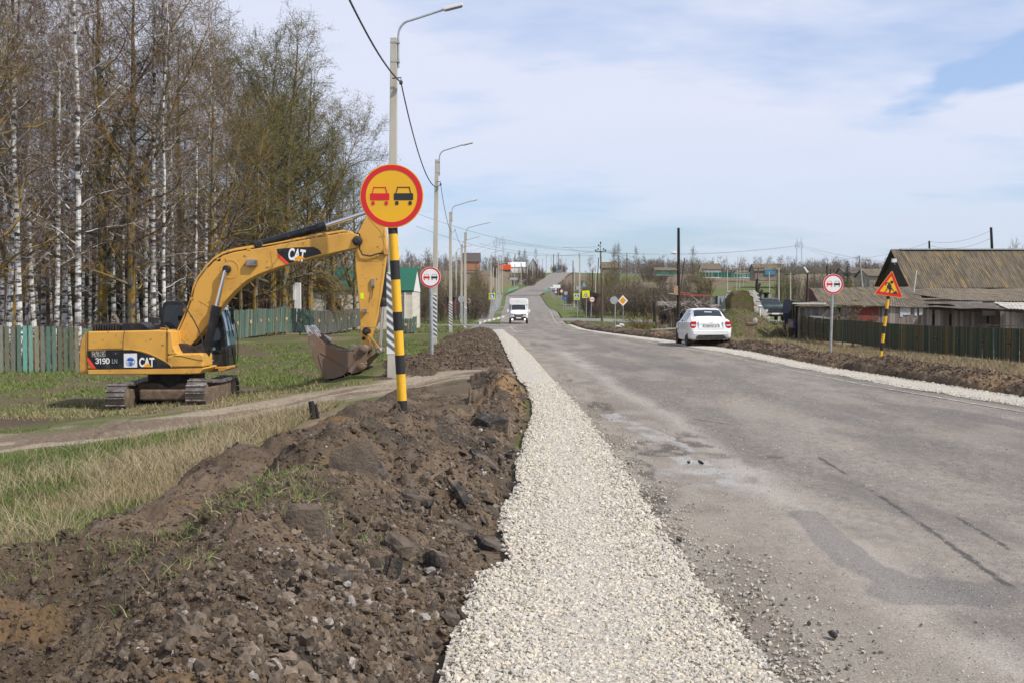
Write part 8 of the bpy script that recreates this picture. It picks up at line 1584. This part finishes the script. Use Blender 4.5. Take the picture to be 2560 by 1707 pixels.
# single bare trees on the skyline
for i, (f, px, top, Y, k, w, lab) in enumerate([(C4, 700, 285, 300, 0, 200, 'wide bare tree right of the brown-roofed cottage'), (C4, 640, 300, 305, 1, 150, 'bare tree left of the wide one by the brown-roofed cottage'), (C4, 888, 285, 300, 2, 110, 'pointed white birch alone on the skyline'), (C4, 1565, 305, 330, 1, 150, 'bare tree above the big olive bush right of the blackened pole'), (C3, 1780, 335, 560, 2, 100, 'tall pale birch on the left hillside'), (C3, 1640, 365, 560, 0, 130, 'bare tree behind the white hillside house'), (C3, 1560, 370, 580, 1, 90, 'thin bare tree left of the hillside trees'), (C3, 1400, 400, 500, 0, 130, 'dark bare tree under the left pylon'), (C3, 360, 385, 260, 0, 240, 'rounded tree above the bushes right of the green roof'), (C3, 110, 400, 230, 1, 150, 'bare tree over the green-roofed house'), (C3, 2090, 470, 650, 1, 100, 'dark tree at the crest of the road'),
    (C4, 355, 410, 420, 0, 140, 'grey tree on the skyline left of the insulator pole'), (C5, 310, 365, 260, 1, 150, 'bare tree right of the blue house'), (C5, 780, 395, 330, 1, 100, 'grey tree left of the small fir'), (C5, 1030, 400, 300, 0, 110, 'grey tree right of the small fir'), (C5, 2270, 265, 170, 0, 160, 'bare treetop over the right end of the barn roof')]):
    t = P(*f(px, top), Y); g = Hs(t.x, Y); h = t.z-g; kk = (9, 9, 11)[k]; sz = h/kk; sxy = min(sz*1.3, max(sz*.6, w/f_scale[id(f)]*Y/FPX/5.0)); plant('bare_tree', FT[k], t.x, Y, sxy, i*1.3, lab, sz=sz, group='bare trees on the skyline')
t = P(*C5(868, 368), 225); g = Hs(t.x, 225); plant('fir_tree', SPR[1], t.x, 225, .55, 0, 'small dark fir on the skyline between the white sign and the barn', sz=(t.z-g)/12)
# far woodland on the skyline
def skyline(name, pts, Y0, Y1, n, hh, label, m=TWD, wt=.16):
    x = rng.uniform(*pts, n); y = rng.uniform(Y0, Y1, n); z = H(x, y); k = 40; S = np.repeat(np.stack([x, y, z], 1), k, 0); hgt = np.repeat(rng.uniform(.6, 1.2, n)*hh*(.65+.5*sst(-.3, .4, fbm(x*.02, y*.02, 2, 5))), k); t = rng.random(n*k); S[:, 2] += hgt*(.15+.75*t); S[:, :2] += rng.normal(0, 1, (n*k, 2))*(hgt*.24*(1.1-t))[:, None]
    D = rng.normal(0, .75, (n*k, 3))+[0, 0, .8]; V1, F1, _ = ribbons(S, D, hgt*rng.uniform(.12, .3, n*k), np.full(n*k, wt), np.zeros(n*k), rng, 1); T0 = np.stack([x, y, z], 1); V2, F2, _ = ribbons(T0, np.tile([0, 0, 1.], (n, 1))+rng.normal(0, .03, (n, 3)), hgt[::k]*.9, np.full(n, .35), np.zeros(n), rng, 1)
    tag(npmesh(name, np.vstack([V1, V2]), np.vstack([F1, F2+len(V1)]), m), label, kind='stuff')
skyline('far_woodland', (60, 330), 640, 760, 1300, 8, 'grey bare woodland along the right horizon'); skyline('far_woodland', (-330, 10), 620, 760, 1100, 8, 'grey bare woodland along the left horizon'); skyline('far_woodland', (90, 480), 760, 980, 900, 10, 'paler bare wood on the farthest ridge at right', wt=.22)
skyline('undergrowth', (-62, -17), 88, 130, 900, 9, 'brown undergrowth and saplings deep in the roadside wood', TWB, .05)
# dead weeds behind the picket fence and in the wood
n = 24000; y = samp(n, 47, 80, 1.0); x = -10-rng.random(n)*26*(y/50); k = (x < np.interp(y, [47, 60, 70, 80], [-17, -16.5, -17, -16.5])); x = x[k]; y = y[k]; n = len(x)
grass('dry_weeds', x, y, rng.uniform(.5, 1.7, n), rng.uniform(.02, .05, n), gcol(n, (.22, .16, .11), (.12, .085, .06)), 'tall dead weeds between the picket fence and the birch trunks', lean=.28)
# low drooping orange branches before the house and fence
mb = None; S = []; D = []; rg = np.random.default_rng(9); V, F, b = [], [], 0
for i in range(26):
    p = np.array(P(*CJ(rg.uniform(1000, 1080), rg.uniform(-80, 220)), 76)); q = np.array(P(*CJ(rg.uniform(1180, 1560), rg.uniform(180, 640)), 76+rg.uniform(-1.5, 1.5))); c = np.array([p*(1-t)+q*t+[0, 0, .5*math.sin(math.pi*t)*1.2] for t in np.linspace(0, 1, 8)])+rg.normal(0, .06, (8, 3)); b = tubeq(c, .035*(1-np.linspace(0, 1, 8)*.8), 4, V, F, b)
    for k in range(60): s_, d_ = at_(c, rg.uniform(.15, 1)); S.append(s_); D.append(d_/np.linalg.norm(d_)+rg.normal(0, .7, 3))
S, D = np.array(S), np.array(D); m_ = len(S); RV, RF, _ = ribbons(S, D, rg.uniform(.3, .9, m_), np.full(m_, .018), rg.uniform(0, .3, m_), rg, 2); bV = np.vstack(V)
tr7 = [o for o in bpy.data.objects if o.get('label') == 'right-hand trunk at the corner of the green-roofed house'][0]
lb_ = npmesh('low_branches', np.vstack([bV, RV]), np.vstack([np.vstack(F), RF+len(bV)]), [MLI, TWL], mi=np.concatenate([np.zeros(sum(len(f) for f in F)), np.ones(len(RF))]).astype(int)); lb_.parent = tr7; bpy.context.view_layer.update(); lb_.matrix_parent_inverse = tr7.matrix_world.inverted()

# ---------------------------------------------------------------- air
hz = bpy.data.materials.new('haze'); hz.use_nodes = True; hn = hz.node_tree.nodes; hn.clear(); ho = hn.new('ShaderNodeOutputMaterial'); hv = hn.new('ShaderNodeVolumePrincipled')
hv.inputs['Color'].default_value = (.80, .87, .95, 1); hv.inputs['Density'].default_value = .00007; hv.inputs['Anisotropy'].default_value = .3; hz.node_tree.links.new(hv.outputs[0], ho.inputs['Volume'])
mb = MB(); mb.box(-640, 640, -30, 1540, -6, 75); tag(mb.build('haze', hz), 'thin pale spring haze', kind='stuff')
